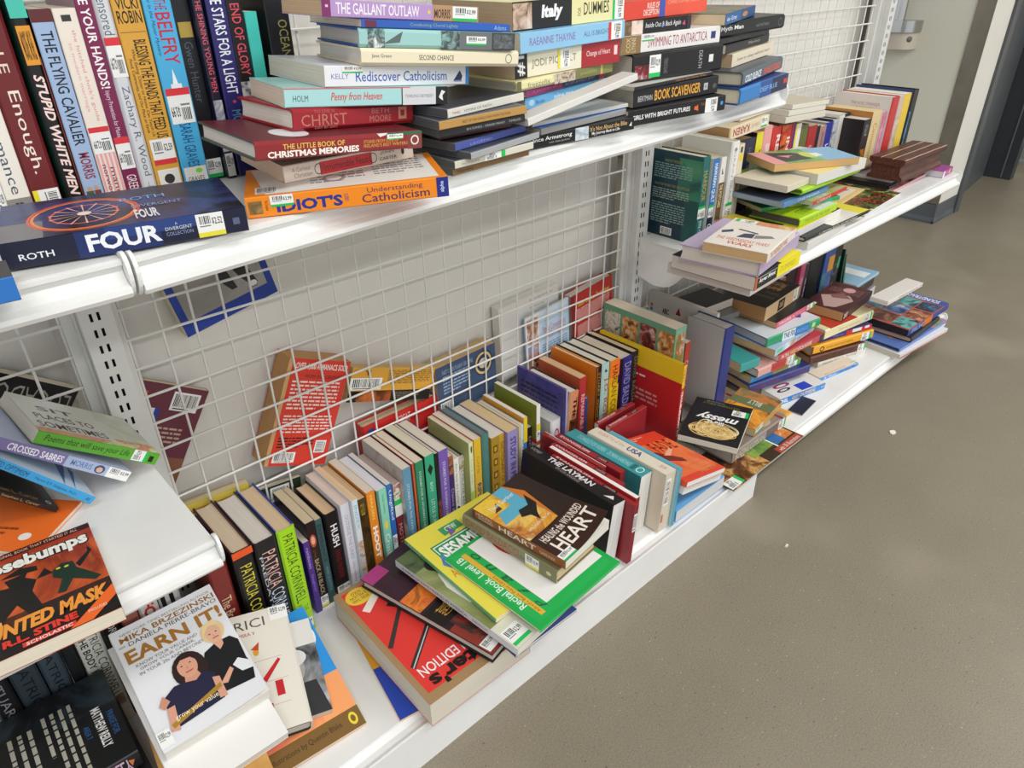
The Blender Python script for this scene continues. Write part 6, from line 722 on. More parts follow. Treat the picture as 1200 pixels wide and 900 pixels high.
('p','paperback_book','white paperback with rust-orange lettering and dark blue legs on its cover',(1.0559,-.4636,.6655),(.0,-.0,.2149),.19,.135,.021,('e6e0d6','e6e0d6','e6e0d6'),[('T','F','THE WEDNESDAY WARS',.1,.7,.92,.8,'c8522a',180,.01,0),('T','F','WARS',.3,.82,.7,.92,'c8522a',180,.02,0),('P','F',(.12,.5,.4,.62,.42,.5,.2,.44),'7c7876'),('P','F',(.42,.62,.66,.66,.6,.5,.44,.46),'222a54'),('P','F',(.78,.5,.92,.6,.96,.52,.82,.42),'222a54'),('P','F',(.4,.46,.75,.4,.74,.37,.42,.42),'2a2c34'),('N','F',0,0,.6,.14,('e6e0d6','d87a3a','e6d8a0'),14),('T','S','THE WEDNESDAY WARS',.1,.2,.7,.8,'c8522a',0,.01,0),('K','F',.62,.02,.95,.12,'1fbf5a',90,'2.99')],{'pg':'d0aa7a','g':'pile at the near end of the far middle shelf'}),
('m','magazine','white booklet at the bottom of the picture book pile',(1.425,-.372,.5764),(.0,-.0,.0524),.22,.2,.019,('dcdad4','dddbd6','dcdad4'),[],{'pg':'d8d5cc','g':'pile of picture books on the far middle shelf'}),
('h','hardcover_book','large black-spined picture book with white capitals and a yellow edge',(1.42,-.366,.5958),(.0,-.0,-.0175),.33,.23,.012,('1a1a1a','161616','e8e0c8'),[('R','F',0,0,1,.16,'e8dc40'),('R','F',0,.16,1,.6,'e8e4dc'),('R','F',0,.6,1,1,'1c1c1e'),('T','S','A GRAPHIC BOOK OF THE FOREST',.2,.3,.8,.72,'e8e8e6',0,0,0)],{'pg':'ece4cf','g':'pile of picture books on the far middle shelf'}),
('p','paperback_book','thick white paperback with a black cover and grey face in the picture book pile',(1.39,-.352,.6082),(.0,-.0,.0349),.25,.172,.02,('26262a','dedbd6','26262a'),[('R','F',.3,.1,.98,.95,'222226'),('E','F',.5,.4,.8,.75,'b8b4b0'),('R','F',0,.2,.25,1,'e8d83a')],{'pg':'dcd8d0','g':'pile of picture books on the far middle shelf'}),
('p','paperback_book','grey-paged paperback under the mustard spine, beside the tall white hardcover',(1.262,-.335,.5764),(.0,-.0,.0698),.126,.1457,.042,('aaa69e','a8a49c','aaa69e'),[],{'pg':'9c978e','g':'pile of picture books on the far middle shelf'}),
('p','paperback_book','mustard yellow paperback with its lettered spine toward the near end',(1.3362,-.1803,.62),(.0,-.0,-1.6959),.1476,.048,.016,('d9c02c','d8b62a','d9c02c'),[('T','S','THE BOY IN THE BARN',.15,.25,.8,.75,'a88a1a',0,0,0)],{'pg':'d8cfb4','g':'pile of picture books on the far middle shelf'}),
('h','hardcover_book','lime green hardcover with dark page ends, mid pile',(1.415,-.347,.6287),(.0,-.0,.0175),.195,.135,.022,('b4d81f','b2d61e','b4d81f'),[('T','F','LULU',.1,.55,.3,.8,'3a4a1a',90,0,0),('N','F',.35,.1,.6,.5,('b4d81f','6a7a5a','d8e8c8'),20),('R','F',0,.05,.28,.5,'e0e8d8'),('T','S','THE DAY OF THE TIGER',.12,.3,.8,.65,'6a8a1a',0,0,0)],{'pg':'5e5850','edge':'9cc01a','g':'pile of picture books on the far middle shelf'}),
('p','paperback_book','green spine with pale lettering, angled outward in the picture book pile',(1.395,-.252,.6513),(.0,-.0,-.3491),.25,.12,.01,('2f7a4a','2f9a5c','2f7a4a'),[('T','S','One Day at the Zoo',.1,.25,.6,.75,'d8ecc0',0,0,0),('R','S',.62,0,.9,1,'3aa88a'),('N','S',.35,.1,.5,.9,('2f9a5c','d8c83a'),40)],{'pg':'b8a884','g':'pile of picture books on the far middle shelf'}),
('p','paperback_book','thin paperback with a red spine on a pale cover in the picture book pile',(1.485,-.338,.6662),(.0,-.0,.0349),.19,.15,.011,('d8d4c8','c83a2e','d8d4c8'),[('N','F',0,0,1,1,('d8d4c8','a8b85a','c8b8a0'),12),('T','S','Clifford',.1,.2,.5,.8,'f0d8c0',0,0,0)],{'pg':'c8bea8','g':'pile of picture books on the far middle shelf'}),
('p','paperback_book','light blue picture book with a dark crowd on its cover',(1.375,-.318,.6785),(.0,-.0,-.0175),.21,.1408,.013,('5a8ab8','5a86b8','5a8ab8'),[('N','F',.1,.05,.98,.98,('2a2a34','5a4a5a','3a5a8a','c83a3a'),16),('R','F',0,0,1,.12,'7ab8e0'),('T','S','THE NIGHT',.3,.25,.8,.75,'c8dcf0',0,0,0)],{'pg':'9aa4ac','g':'pile of picture books on the far middle shelf'}),
('p','paperback_book','pink-spined picture book under the lime green board',(1.52,-.3,.692),(.0,-.0,.0698),.2,.15,.009,('d8a8c8','dcaacb','d8a8c8'),[('T','S','Madeline',.55,.25,.8,.75,'7a4a7a',0,0,0)],{'pg':'dcd0d0','g':'pile of picture books on the far middle shelf'}),
('h','hardcover_book','large lime green thin hardcover in the upper picture book pile',(1.43,-.332,.7018),(.0,-.0,.0),.3,.205,.013,('a6d032','9ccf2a','a6d032'),[],{'pg':'5f7a20','edge':'7fb01e','g':'pile of picture books on the far middle shelf'}),
('p','paperback_book','small cream board book beside the thick white one',(1.375,-.32,.7153),(.0,-.0,.0349),.11,.138,.016,('ddd4bd','d8d0bc','ddd4bd'),[],{'pg':'cfc8ba','g':'pile of picture books on the far middle shelf'}),
('p','paperback_book','thick white-edged paperback with a yellow cover, second from top of the picture book pile',(1.487,-.335,.7153),(.0,-.0,-.0349),.24,.19,.026,('f0dc8c','dcdad2','f0dc8c'),[('N','F',0,0,.6,1,('f0d040','f4e4a0','e8a83a'),6),('R','F',0,0,1,.35,'dfe2d4'),('T','F','Imaginary',.2,.12,.8,.26,'5a6a9a',0,0,.3)],{'pg':'d6d2c8','g':'pile of picture books on the far middle shelf'}),
('p','paperback_book','green and pink storybook with a black creature, top of the picture book pile',(1.43,-.25,.742),(.0,-.0,-.4712),.24,.125,.018,('7fae6a','caa36c','7fae6a'),[('N','F',0,0,1,1,('4a8a4a','8ab86a','5a9a5a'),9),('R','F',0,0,1,.38,'8ab8d8'),('R','F',0,.84,1,1,'eaa0a0'),('P','F',(.1,.84,.9,.84,.75,.55,.5,.45,.2,.5),'2a2a2a'),('P','F',(.4,.7,.6,.78,.55,.6,.5,.66),'e89a9a'),('E','F',.25,.35,.75,.52,'c8d85a'),('R','F',.35,.3,.6,.4,'e8ecf0')],{'pg':'cfa671','g':'pile of picture books on the far middle shelf'}),
('m','magazine','black-covered book of small colourful food pictures lying near the shelf front',(1.78,-.352,.5764),(.0,-.0,.0698),.282,.2254,.007,('1e1e20','d8d8d8','1e1e20'),[('N','F',0,0,1,1,('141414','161616','c85a2a','161616','141414','5a8a4a','161616','d8b83a','e8e0d8'),34)],{'pg':'e2ddd2','g':'flat books at the far end of the middle shelf'}),
('m','magazine','pale orange booklet on the black-covered picture book',(1.8,-.27,.5838),(.0,-.0,.1047),.2,.1472,.007,('e8c88a','e8c88a','e8c88a'),[('R','F',.1,.1,.7,.8,'ece0c8'),('R','F',.75,0,1,1,'e8962a'),('C','F',.2,.15,.4,.3,0)],{'pg':'e2ddd2','g':'flat books at the far end of the middle shelf'}),
('m','magazine','red and pink magazine directly under the wooden box',(2.06,-.31,.5764),(.0,-.0,.0349),.27,.188,.01,('b83a3a','d8a8a8','b83a3a'),[('N','F',0,0,1,1,('b8383a','e0a0a0','3a2a2a'),12)],{'pg':'e2ddd2','g':'flat books at the far end of the middle shelf'}),
('h','hardcover_book','thin black book under the wooden box',(2.05,-.3,.5868),(.0,-.0,.0349),.25,.18,.013,('1c1818','1c1818','1c1818'),[],{'pg':'2a2422','g':'flat books at the far end of the middle shelf'}),
('m','magazine','pale grey booklet under the wooden box',(2.08,-.29,.6002),(.0,-.0,-.0175),.28,.172,.011,('c8ccd8','c8ccd8','c8ccd8'),[],{'pg':'e2ddd2','g':'flat books at the far end of the middle shelf'}),
('p','paperback_book','small magenta and yellow spine next to the wooden box',(2.345,-.345,.5764),(.0,-.0,.0524),.095,.12,.02,('9c2f8c','a83496','9c2f8c'),[('R','S',.6,.2,.8,.9,'d8b83a'),('R','S',0,0,.2,1,'e6dce6'),('T','S','Junie',.25,.3,.55,.75,'f0d8ec',0,0,0)],{'pg':'dcd8dc','g':'flat books at the far end of the middle shelf'}),
('h','hardcover_book','navy-spined grey binder standing at the near end of the far bottom shelf',(1.2455,-.292,.3955),(.03,1.5708,.0),.2542,.115,.044,('26336e','222f78','b3b2b2'),[],{'pg':'b8b6b2','g':'big flat-sided books at the near end of the far bottom shelf'}),
('m','magazine','white card folder with small logos standing behind the navy-spined binder',(1.2915,-.235,.4035),(.02,1.5708,.0),.318,.22,.012,('d3cfc8','d3cfc8','d3cfc8'),[('R','B',.7,.9,.88,.93,'5a2a20'),('P','B',(.42,.86,.46,.93,.5,.86),'8a2020'),('T','B','ABC',.22,.83,.32,.88,'3a2a28',0,.03,0),('R','B',.03,.86,.07,.89,'d86a3a'),('R','B',.03,.82,.07,.85,'3a7ac8')],{'g':'big flat-sided books at the near end of the far bottom shelf'}),
('p','paperback_book','tan-paged paperback at the bottom of the tall pile',(1.43,-.27,.0855),(.0,-.0,-.1047),.21,.17,.034,('4a4640','5a5246','4a4640'),[],{'pg':'cdb184','g':'tall pile on the far bottom shelf'}),
('h','hardcover_book','navy hardcover with red spine lettering low in the tall pile',(1.4421,-.2819,.1205),(-.0,-.0,-.2326),.2453,.19,.026,('26326e','28387c','26326e'),[('T','S','MICHAEL CONNELLY',.08,.25,.55,.75,'8a2a48',0,0,0),('T','S','THE LAST COYOTE',.6,.25,.95,.75,'8a2a48',0,0,0)],{'pg':'c9ab7f','g':'tall pile on the far bottom shelf'}),
('p','paperback_book','olive and blue paperback spine with a green-edged sticker in the tall pile',(1.4516,-.275,.1475),(-.0,-.0,-.1747),.2162,.18,.019,('8a8a4a','4a8ac0','8a8a4a'),[('R','S',.45,0,1,1,'9c9a52'),('T','S','LAW JANE',.5,.25,.72,.75,'5a5a2a',0,0,0),('K','S',.76,.05,.97,.98,'1fbf5a',90,'2.99')],{'pg':'cdb48a','g':'tall pile on the far bottom shelf'}),
('h','hardcover_book','pink hardcover with dark boards and a red title in the tall pile',(1.4605,-.2896,.1675),(.0,-.0,-.1319),.1668,.175,.027,('d8a8a0','d8a49a','d8a8a0'),[('R','S',.35,0,.75,1,'c03a30'),('T','S','LUANNE RICE',.38,.25,.72,.75,'8a1a1a',0,0,0),('K','S',.8,.05,.98,.98,'1fbf5a',90,'2.99')],{'pg':'d6d4d4','edge':'2a2a2e','g':'tall pile on the far bottom shelf'}),
('p','paperback_book','rose red paperback with cream capitals at the front of the tall pile',(1.5426,-.3024,.1955),(-.0,-.0,-.0858),.2274,.15,.02,('b83a44','c04a54','b83a44'),[('T','S','IN THE WILD WITCH HOUSE',.06,.2,.72,.8,'f0e0c0',0,.02,0),('R','S',.22,.1,.4,.9,'c04a54'),('T','S','WEST',.24,.2,.39,.8,'e8c83a',0,.02,0),('R','S',.9,0,1,1,'3a2a2a')],{'pg':'e6d2c4','g':'tall pile on the far bottom shelf'}),
('p','paperback_book','teal-topped paperback with tan pages in the tall pile',(1.408,-.262,.1955),(.0,-.0,-.1974),.075,.17,.026,('3a9c98','3fa09c','2f7f7c'),[],{'pg':'d2b78c','g':'tall pile on the far bottom shelf'}),
('p','paperback_book','pale blue photographic spine under the green and blue hardcover',(1.513,-.3019,.2222),(.0,-.0,.0242),.2354,.17,.021,('a8c0d4','b4c4d0','a8c0d4'),[('N','S',0,0,.5,1,('d8e4ec','a8c4dc','e8ecec'),24),('R','S',.05,.2,.18,.8,'5ac88a'),('N','S',.38,.05,.5,.95,('3a3a3a','d8b8a0','8a3a3a'),50),('T','S','LAKE COTTAGE',.55,.25,.9,.75,'7a8ab0',0,0,0)],{'pg':'cfae7e','g':'tall pile on the far bottom shelf'}),
('h','hardcover_book','white hardcover with green and blue spine blocks in the tall pile',(1.5065,-.2768,.244),(-.0,-.0,-.1487),.2391,.175,.028,('d6dce2','2f9a66','d6dce2'),[('R','S',.28,0,.52,1,'e8eaec'),('R','S',.52,0,.78,1,'2f78c8'),('T','S','THE FIX',.3,.2,.52,.85,'2a5a8a',0,.03,0),('T','S','BALDACCI',.55,.3,.76,.7,'8ab8e8',0,0,0),('R','S',.84,.25,.9,.75,'c8d8a0'),('P','F',(.2,.2,.5,.5,.55,.4,.3,.1),'2a4a9c'),('P','F',(.5,.5,.8,.6,.8,.5),'2a4a9c')],{'pg':'c2c0c8','edge':'2f5fa8','g':'tall pile on the far bottom shelf'}),
('p','paperback_book','black paperback with a pink spine and white sticker in the tall pile',(1.5784,-.26,.273),(.0,-.0,.0025),.2198,.1748,.018,('19171a','d0566e','19171a'),[('T','S','TOM LUPICA',.06,.25,.38,.75,'f0d8dc',0,.02,0),('E','S',.42,.4,.46,.6,'f0e0e0'),('T','S','ON THE SUBJECT',.5,.3,.78,.65,'e8a8b4',0,0,0),('K','S',.8,.05,.99,.98,'1fbf5a',90,'2.99'),('L','F',.3,.2,.8,.6,3,'5a5a6a',0)],{'pg':'bda07a','g':'tall pile on the far bottom shelf'}),
('p','paperback_book','thick battered paperback with tan spine and black gold-printed cover, top of the tall pile',(1.5577,-.2308,.2915),(.0,-.0,.0724),.2242,.1394,.043,('161310','d0b084','c8b48c'),[('R','S',.36,.1,.55,.9,'1c1814'),('T','S','KING',.4,.3,.52,.7,'c8a878',90,.02,0),('K','S',.82,.1,.98,.95,'1fbf5a',90,'2.99'),('L','F',.1,.4,.6,.7,2,'5a4a34',0),('N','F',.2,.1,.9,.4,('161310','161310','b88a4a','161310'),34)],{'pg':'b08252','g':'tall pile on the far bottom shelf'}),
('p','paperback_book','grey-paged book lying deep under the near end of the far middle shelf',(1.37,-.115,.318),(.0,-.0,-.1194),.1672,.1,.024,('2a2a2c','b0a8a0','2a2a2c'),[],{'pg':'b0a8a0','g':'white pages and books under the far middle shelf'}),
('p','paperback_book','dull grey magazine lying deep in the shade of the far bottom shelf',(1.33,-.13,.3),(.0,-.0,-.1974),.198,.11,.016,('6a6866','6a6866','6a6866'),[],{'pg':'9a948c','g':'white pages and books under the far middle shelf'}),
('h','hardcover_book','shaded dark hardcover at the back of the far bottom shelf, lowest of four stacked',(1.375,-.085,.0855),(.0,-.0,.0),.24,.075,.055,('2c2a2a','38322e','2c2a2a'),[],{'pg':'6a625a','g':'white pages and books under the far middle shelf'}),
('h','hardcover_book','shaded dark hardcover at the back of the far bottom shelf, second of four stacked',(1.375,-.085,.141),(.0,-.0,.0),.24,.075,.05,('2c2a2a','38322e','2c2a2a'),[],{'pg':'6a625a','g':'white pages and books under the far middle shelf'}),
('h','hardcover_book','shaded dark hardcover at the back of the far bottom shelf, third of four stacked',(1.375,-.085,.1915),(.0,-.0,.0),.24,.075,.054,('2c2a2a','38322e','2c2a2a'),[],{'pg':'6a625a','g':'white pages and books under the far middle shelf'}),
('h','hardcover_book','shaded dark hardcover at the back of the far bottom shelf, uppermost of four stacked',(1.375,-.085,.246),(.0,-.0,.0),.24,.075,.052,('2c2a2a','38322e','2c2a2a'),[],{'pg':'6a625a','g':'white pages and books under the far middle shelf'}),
('p','paperback_book','white paperback with a blue spine and large coloured letters on the bottom shelf',(1.5044,-.3488,.0855),(-.0,-.0,-.2296),.1869,.0714,.02,('e4e2de','3f86cc','e4e2de'),[('T','S','PHIL',0,.2,.18,.85,'eef2f6',0,.03,0),('T','S','GO OUTSIDE',.26,.22,.78,.8,'e8c8a0',0,.03,0),('T','S','43',.9,.3,.98,.7,'c8dcf0',0,0,0),('R','F',.08,.25,.55,.5,'2446c0'),('E','F',.62,.5,.9,.85,'a83a7a'),('E','F',.69,.57,.83,.78,'e4e2de'),('E','F',.35,.6,.58,.88,'2a2a3a'),('E','F',.41,.66,.52,.82,'e4e2de')],{'pg':'e6e4de','g':'small front pile on the far bottom shelf'}),
('p','paperback_book','thin paperback with a bright blue spine and red script cover',(1.7146,-.3626,.0855),(-.0,-.0,-.1891),.1816,.048,.012,('e6d8c4','4a8fd4','e6d8c4'),[('T','S','Mr. Wonder',.1,.2,.42,.8,'e8f0f8',0,.01,0),('T','S','the Giant Pill',.5,.2,.9,.8,'1c3a6a',0,0,0),('T','F','Speechless',.1,.3,.22,.85,'c8342a',270,0,.3),('K','F',0,0,.3,.12,'1fbf5a',90,'2.99')],{'pg':'e0d8cc','g':'small front pile on the far bottom shelf'}),
('m','magazine','yellow and orange booklet in front of the navy hardcover',(1.405,-.395,.0855),(.0,-.0,.0),.085,.1,.005,('e8b04a','e8b04a','e8b04a'),[('R','F',.1,.5,.9,.95,'e8d23a'),('R','F',.1,.1,.9,.4,'d8944a')],{'g':'small front pile on the far bottom shelf'}),
('m','magazine','dark blue card lying beside the taupe hardcover at the shelf front',(1.5,-.42,.0855),(.0,-.0,.0997),.1,.041,.003,('1c2238','1c2238','1c2238'),[],{'g':'small front pile on the far bottom shelf'}),
('p','paperback_book','white spine with grey lettering at the bottom of the second pile',(1.7844,-.3175,.0855),(.0,-.0,-.2695),.2131,.16,.02,('e0dccf','e4e0d4','e0dccf'),[('T','S','Stephen King On Writing',.1,.25,.8,.75,'8a8478',0,0,0)],{'pg':'dcd8cc','g':'second pile on the far bottom shelf'}),
('h','hardcover_book','dark brown hardcover with embossed spine letters in the second pile',(1.748,-.3067,.1065),(-.0,-.0,-.3074),.2319,.175,.027,('4a2418','5c2c1c','4a2418'),[('T','S','ILLUSTRATED HISTORY',.06,.2,.8,.85,'3a1a10',0,.03,0),('K','S',.86,.05,1,.98,'1fbf5a',90,'2.99')],{'pg':'a8886a','g':'second pile on the far bottom shelf'}),
('h','hardcover_book','golden yellow hardcover with spaced black capitals in the second pile',(1.7559,-.3004,.1345),(.0,-.0,-.2915),.2663,.1665,.029,('e8a41e','eba92a','e8a41e'),[('O','S',.17,.45,.035,.3,.4,'2a1c08'),('T','S','COUNTDOWN',.24,.36,.66,.58,'2a1c08',0,0,0),('R','S',0,0,.03,1,'3a2a20'),('K','S',.8,.06,.96,.95,'1fbf5a',90,'2.99')],{'pg':'d8cfc0','g':'second pile on the far bottom shelf'}),
('p','paperback_book','navy, white and red striped spine in the second pile',(1.7998,-.3009,.1645),(-.0,-.0,-.3088),.2186,.168,.017,('2a2a6a','2c2f7a','2a2a6a'),[('R','S',.5,0,.62,1,'c82a34'),('R','S',.62,.3,.8,1,'e8e4e0'),('R','S',.8,0,1,1,'c82a34'),('R','S',.86,.5,.95,1,'f0e8e4'),('T','S','HAROLD',.25,.3,.46,.7,'8a8ad0',0,0,0)],{'pg':'d8d0c0','g':'second pile on the far bottom shelf'}),
('h','hardcover_book','pale yellow hardcover with soft gold script on the spine in the second pile',(1.7878,-.317,.1825),(-.0,-.0,-.1442),.2507,.1764,.033,('e6dcae','eae0b4','e6dcae'),[('T','S','Death with Interruptions',.28,.25,.72,.65,'c8b070',0,0,.2),('K','S',.82,.15,.97,.95,'1fbf5a',90,'2.99'),('R','F',0,.35,.7,.9,'c0402a'),('T','F','Fix',.2,.5,.5,.7,'f0d8c0',0,0,0),('R','F',.04,.38,.66,.87,'c0402a')],{'pg':'d8d0bc','g':'second pile on the far bottom shelf'}),
('p','paperback_book','maroon paperback with two praying hands on its cover, top of the second pile',(1.8797,-.3221,.2165),(.0,-.0,.0619),.23,.125,.03,('4a1c20','3c1618','4a1c20'),[('P','F',(.1,.55,.3,.9,.55,.95,.9,.6,.6,.45,.3,.4),'c0a098'),('P','F',(.2,.5,.6,.6,.75,.5,.5,.35),'8a5a54'),('L','F',.1,.1,.9,.35,4,'8a5c5c',0),('E','F',.3,.12,.6,.3,'d8a0a0'),('T','S','DAYS',.03,.2,.15,.8,'e8e0d8',0,.03,0),('K','F',.75,.9,1,1,'1fbf5a',0,'2.99')],{'pg':'c39b68','g':'second pile on the far bottom shelf'}),
('p','paperback_book','rust brown spine deep on the far bottom shelf',(1.8,-.14,.3255),(.0,1.5708,.0),.24,.12,.035,('7a4a34','8a5238','7a4a34'),[],{'g':'upright books on the far bottom shelf'}),
('h','hardcover_book','wide dark brown spine deep on the far bottom shelf',(1.8365,-.14,.3355),(.0,1.5708,.0),.25,.12,.0685,('241a18','2c201c','241a18'),[],{'g':'upright books on the far bottom shelf'}),
('p','paperback_book','magenta-pink spine on the far bottom shelf',(1.9065,-.15,.3555),(.0,1.5708,.0),.27,.145,.0295,('b04a6a','b8506e','b04a6a'),[('T','S','S',.2,.3,.3,.7,'e8c8d0',0,0,0)],{'g':'upright books on the far bottom shelf'}),
('p','paperback_book','thin dark spine with white specks beside the magenta one',(1.9375,-.15,.3405),(.0,1.5708,.0),.255,.145,.0225,('23232a','2c2c3a','23232a'),[('L','S',.2,.3,.9,.7,1,'c8c8c8',0)],{'g':'upright books on the far bottom shelf'}),
('h','hardcover_book','broad black spine on the far bottom shelf',(1.9615,-.15,.3705),(.0,1.5708,.0),.285,.15,.0935,('0c0c0e','0c0c0e','0c0c0e'),[],{'g':'upright books on the far bottom shelf'}),
('p','paperback_book','blue paperback spine with an orange patch and white letter',(2.0565,-.155,.3555),(.0,1.5708,.0),.27,.145,.0715,('2c4a8c','33549a','2c4a8c'),[('N','S',.3,0,.95,1,('2c3a7c','5a7ab8','3a4a8c'),24),('R','S',.1,.45,.3,1,'e0a02a'),('T','S','A',.78,.3,.92,.7,'e8e8f0',0,.03,0),('R','S',.3,0,.6,.3,'3a8a8a')],{'g':'upright books on the far bottom shelf'}),
('p','paperback_book','black spine with grey rings and a green sticker on the far bottom shelf',(2.1295,-.15,.3605),(.0,1.5708,.0),.275,.145,.0605,('141614','181a18','141614'),[('O','S',.35,.5,.08,.3,.3,'5a5a58'),('O','S',.6,.5,.08,.3,.3,'5a5a58'),('R','S',.2,.7,.35,.95,'2fae7a')],{'g':'upright books on the far bottom shelf'}),
('m','magazine','thin dark green book leaning outward at the end of the bottom row',(2.215,-.15,.3205),(.0,1.4303,-.0),.1503,.145,.008,('1c3a2c','2f5a44','1c3a2c'),[],{'g':'upright books on the far bottom shelf'}),
('m','magazine','second thin green and cream book leaning at the end of the bottom row',(2.228,-.15,.3005),(.0,1.3282,-.0),.128,.145,.009,('d8d4b8','3a6a4a','24402f'),[],{'g':'upright books on the far bottom shelf'}),
('m','magazine','white magazines with a red and blue edge, lowest at the far end',(2.0244,-.4678,.086),(-.0,-.0,-.1028),.3083,.2,.017,('e6e4e2','dcdce0','e6e4e2'),[('R','S',0,0,1,.3,'c86a5a'),('N','F',.3,0,.7,.2,('1c1c20','c83a3a','e8e8e8'),20)],{'pg':'cfc8b8','g':'picture books overhanging the far end of the bottom shelf'}),
('h','hardcover_book','light blue picture book with an orange cloud and green flowers',(2.0358,-.4604,.1035),(-.0,-.0,-.0643),.3272,.19,.014,('6a86c4','6f8ccc','6a86c4'),[('N','F',0,.05,1,1,('6a86c4','5a78b8','7a96d0'),5),('P','F',(.1,.6,.5,.5,.55,.75,.3,.85),'d8882a'),('N','F',0,0,.35,.3,('4aa84a','d87ab0','5a8ac8'),24)],{'pg':'24304c','edge':'5a76b8','g':'picture books overhanging the far end of the bottom shelf'}),
('h','hardcover_book','black book under the film stills hardcover',(2.0982,-.4666,.118),(.0,-.0,.0026),.2304,.19,.018,('1e1e26','1c1c24','1e1e26'),[],{'pg':'cfa88a','g':'picture books overhanging the far end of the bottom shelf'}),
('h','hardcover_book','hardcover covered in small film stills with a blue and orange spine',(2.0908,-.4542,.1365),(-.0,-.0,-.0269),.3089,.2,.025,('2a2440','35468c','2a2440'),[('R','F',0,0,1,1,'b8504a'),('N','F',.02,.14,.325,.4,('1a1c28','3a5a7c','8ab0b8'),22),('N','F',.02,.425,.325,.685,('2a1a1c','8a4a34','d8a878'),22),('N','F',.02,.71,.325,.97,('14343a','6ab8b4','1c2a2a'),22),('N','F',.345,.14,.65,.4,('14343a','6ab8b4','1c2a2a'),22),('N','F',.345,.425,.65,.685,('2a2a4a','5a86b8','c8d8e4'),22),('N','F',.345,.71,.65,.97,('1c1418','6a3a2c','b88a5a'),22),('N','F',.67,.14,.975,.4,('1c1418','6a3a2c','b88a5a'),22),('N','F',.67,.425,.975,.685,('1a1c28','3a5a7c','8ab0b8'),22),('N','F',.67,.71,.975,.97,('2a1a1c','8a4a34','d8a878'),22),('R','F',0,0,1,.12,'3a56a0'),('T','F','SOUNDTRACK',.12,.02,.7,.11,'e0e4f0',0,.03,0),('R','S',.36,0,.58,1,'d8782a'),('T','S','FILM',.08,.2,.34,.85,'8aa4d8',0,.03,0)],{'pg':'241c18','g':'picture books overhanging the far end of the bottom shelf'}),
('p','paperback_book','slim white paperback with red spine print propped over the film stills hardcover',(1.9948,-.4,.2585),(.0398,.1116,.0454),.3326,.055,.014,('e4ded8','ece6e0','e4ded8'),[('T','S','WHAT IS A HOUSE',.3,.25,.85,.75,'b84a3a',0,0,0),('T','S','?',.92,.2,.97,.8,'c83a3a',0,0,0)],{'pg':'d8d2c6','g':'picture books overhanging the far end of the bottom shelf'}),
('p','paperback_book','grey-paged paperback behind the slim white one',(2.2,-.21,.0855),(.0,-.0,.05),.24,.16,.05,('8a8494','d4d0cc','8a8494'),[],{'pg':'d0c9bf','g':'picture books overhanging the far end of the bottom shelf'}),
('h','hardcover_book','brown hardcover with a grey jacket lying on the grey-paged paperback',(2.22,-.205,.136),(.0,-.0,.0798),.22,.15,.035,('7a7c70','3a2824','7a7c70'),[],{'pg':'b08a5a','g':'picture books overhanging the far end of the bottom shelf'}),
('m','magazine','pale blue booklet at the far back corner of the bottom shelf',(2.27,-.195,.1715),(.0,-.0,.02),.19,.14,.012,('8ab4d0','a8c8dc','8ab4d0'),[('R','F',.1,.2,.9,.5,'e4e8ea')],{'pg':'cfc0a0','g':'picture books overhanging the far end of the bottom shelf'}),
]
for b in BOOKS: book(b)

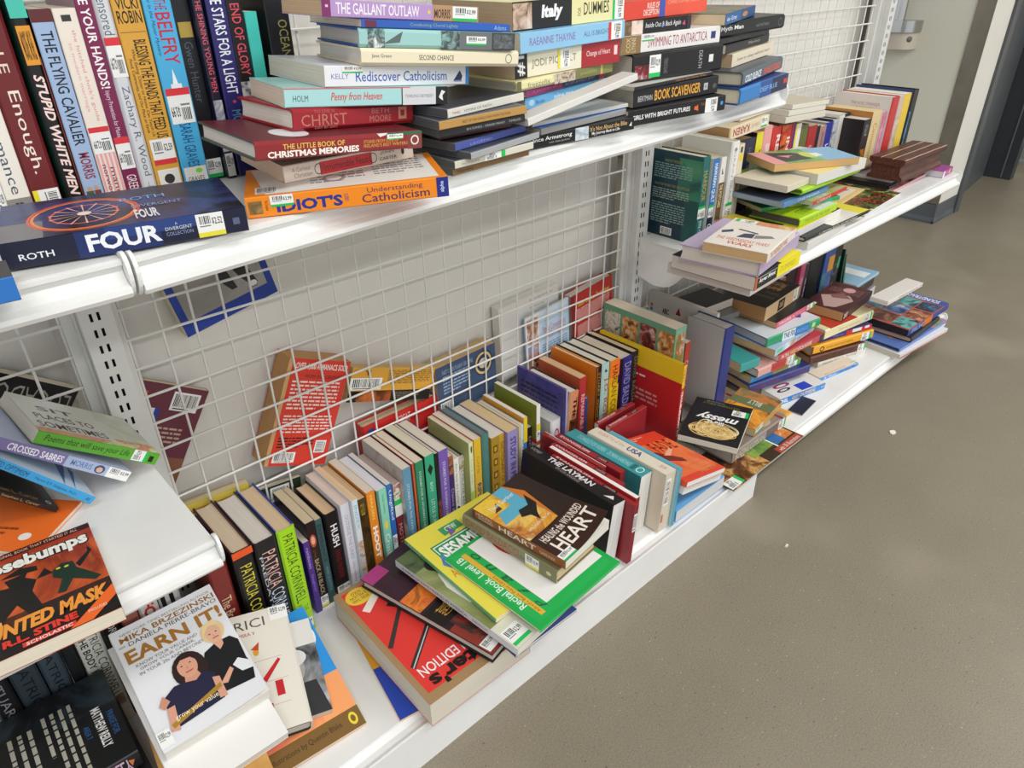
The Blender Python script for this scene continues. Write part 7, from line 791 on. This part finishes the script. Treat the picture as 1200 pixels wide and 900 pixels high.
# ---------------------------------------------------------------- ridged wooden box on the far middle shelf
def wooden_box(loc, L, W, H):
    root = tag(empty('wooden_box', loc, (0, 0, math.radians(-1))), 'dark brown ridged wooden box with two pale stripes along its lid, at the far end', 'box')
    m = bpy.data.materials.new('stained_wood'); m.use_nodes = True
    N, Lk = nodes_of(m); b = N['Principled BSDF']; b.inputs['Roughness'].default_value = .42
    tc = N.new('ShaderNodeTexCoord'); mp = N.new('ShaderNodeMapping'); mp.inputs['Scale'].default_value = (6, 60, 60)
    no = N.new('ShaderNodeTexNoise'); no.inputs['Scale'].default_value = 2.5; no.inputs['Detail'].default_value = 6
    rp = N.new('ShaderNodeValToRGB'); rp.color_ramp.elements[0].position = .3; rp.color_ramp.elements[0].color = lin('341a14')
    rp.color_ramp.elements[1].position = .7; rp.color_ramp.elements[1].color = lin('6a3a2c')
    Lk.new(tc.outputs['Object'], mp.inputs['Vector']); Lk.new(mp.outputs['Vector'], no.inputs['Vector'])
    Lk.new(no.outputs['Fac'], rp.inputs['Fac']); Lk.new(rp.outputs['Color'], b.inputs['Base Color'])
    pale = noisy('pale_inlay_wood', 'b89a88', 'cdb2a2', 30, .5)
    h = H
    prof = [(0, 0), (W, 0), (W, .008), (W - .004, .012), (W - .010, .016), (W - .012, h * .62), (W - .012, h * .68), (.012, h * .68), (.012, h * .62), (.010, .016), (.004, .012), (0, .008)]
    bm = bmesh.new(); extrude_x(bm, prof, .006, L - .006); fix_normals(bm); link('body', bm, m, root)
    g = [(.012, h * .685), (W - .012, h * .685), (W - .004, h * .74), (W, h * .82), (W, h)]
    n = 3
    top = []
    for i in range(n):                      # grooved top boards
        a = W - W * (i / n); c = W - W * ((i + 1) / n)
        top += [(a - .001, h), (c + .004, h), (c + .003, h - .003), (c + .0005, h - .003)]
    g2 = g[:-1] + [(W, h - .001)] + top[1:-2] + [(0, h - .001), (0, h * .82), (.004, h * .74)]
    bm = bmesh.new(); extrude_x(bm, g2, 0, L); fix_normals(bm); link('lid', bm, m, root)
    for i in (1, 2):
        yy = W - W * i / n
        bm = bmesh.new(); box(bm, .001, yy - .0005, h - .0029, L - .001, yy + .0025, h + .0006); link('inlay_strip', bm, pale, root)
    bm = bmesh.new(); box(bm, .001, .0002, h - .0009, L - .001, .003, h + .0006); link('inlay_strip', bm, pale, root)
    return root
wooden_box((2.055, -.325, .6116), .30, .105, .064)

# ---------------------------------------------------------------- litter on the floor
def scrap(x, y, r, lab):
    bm = bmesh.new(); n = 7; rnd = random.Random(int(x * 1000))
    a = [(x + r * rnd.uniform(.6, 1.2) * math.cos(6.283 * i / n), y + r * rnd.uniform(.4, .9) * math.sin(6.283 * i / n)) for i in range(n)]
    lo = [bm.verts.new((p, q, .0003)) for p, q in a]; hi = [bm.verts.new((p, q, .0022 + .0015 * rnd.random())) for p, q in a]
    for i in range(n): bm.faces.new((lo[i], lo[(i + 1) % n], hi[(i + 1) % n], hi[i]))
    bm.faces.new(lo[::-1]); bm.faces.new(hi); fix_normals(bm)
    tag(link('paper_scrap', bm, mat('e6e2d8', .8)), lab, 'scrap', 'paper scraps on the floor')
scrap(1.740, -0.590, .012, 'white paper scrap on the concrete floor beside the far bay')
scrap(1.089, -0.620, .006, 'tiny white paper scrap on the concrete floor beside the base shelf')
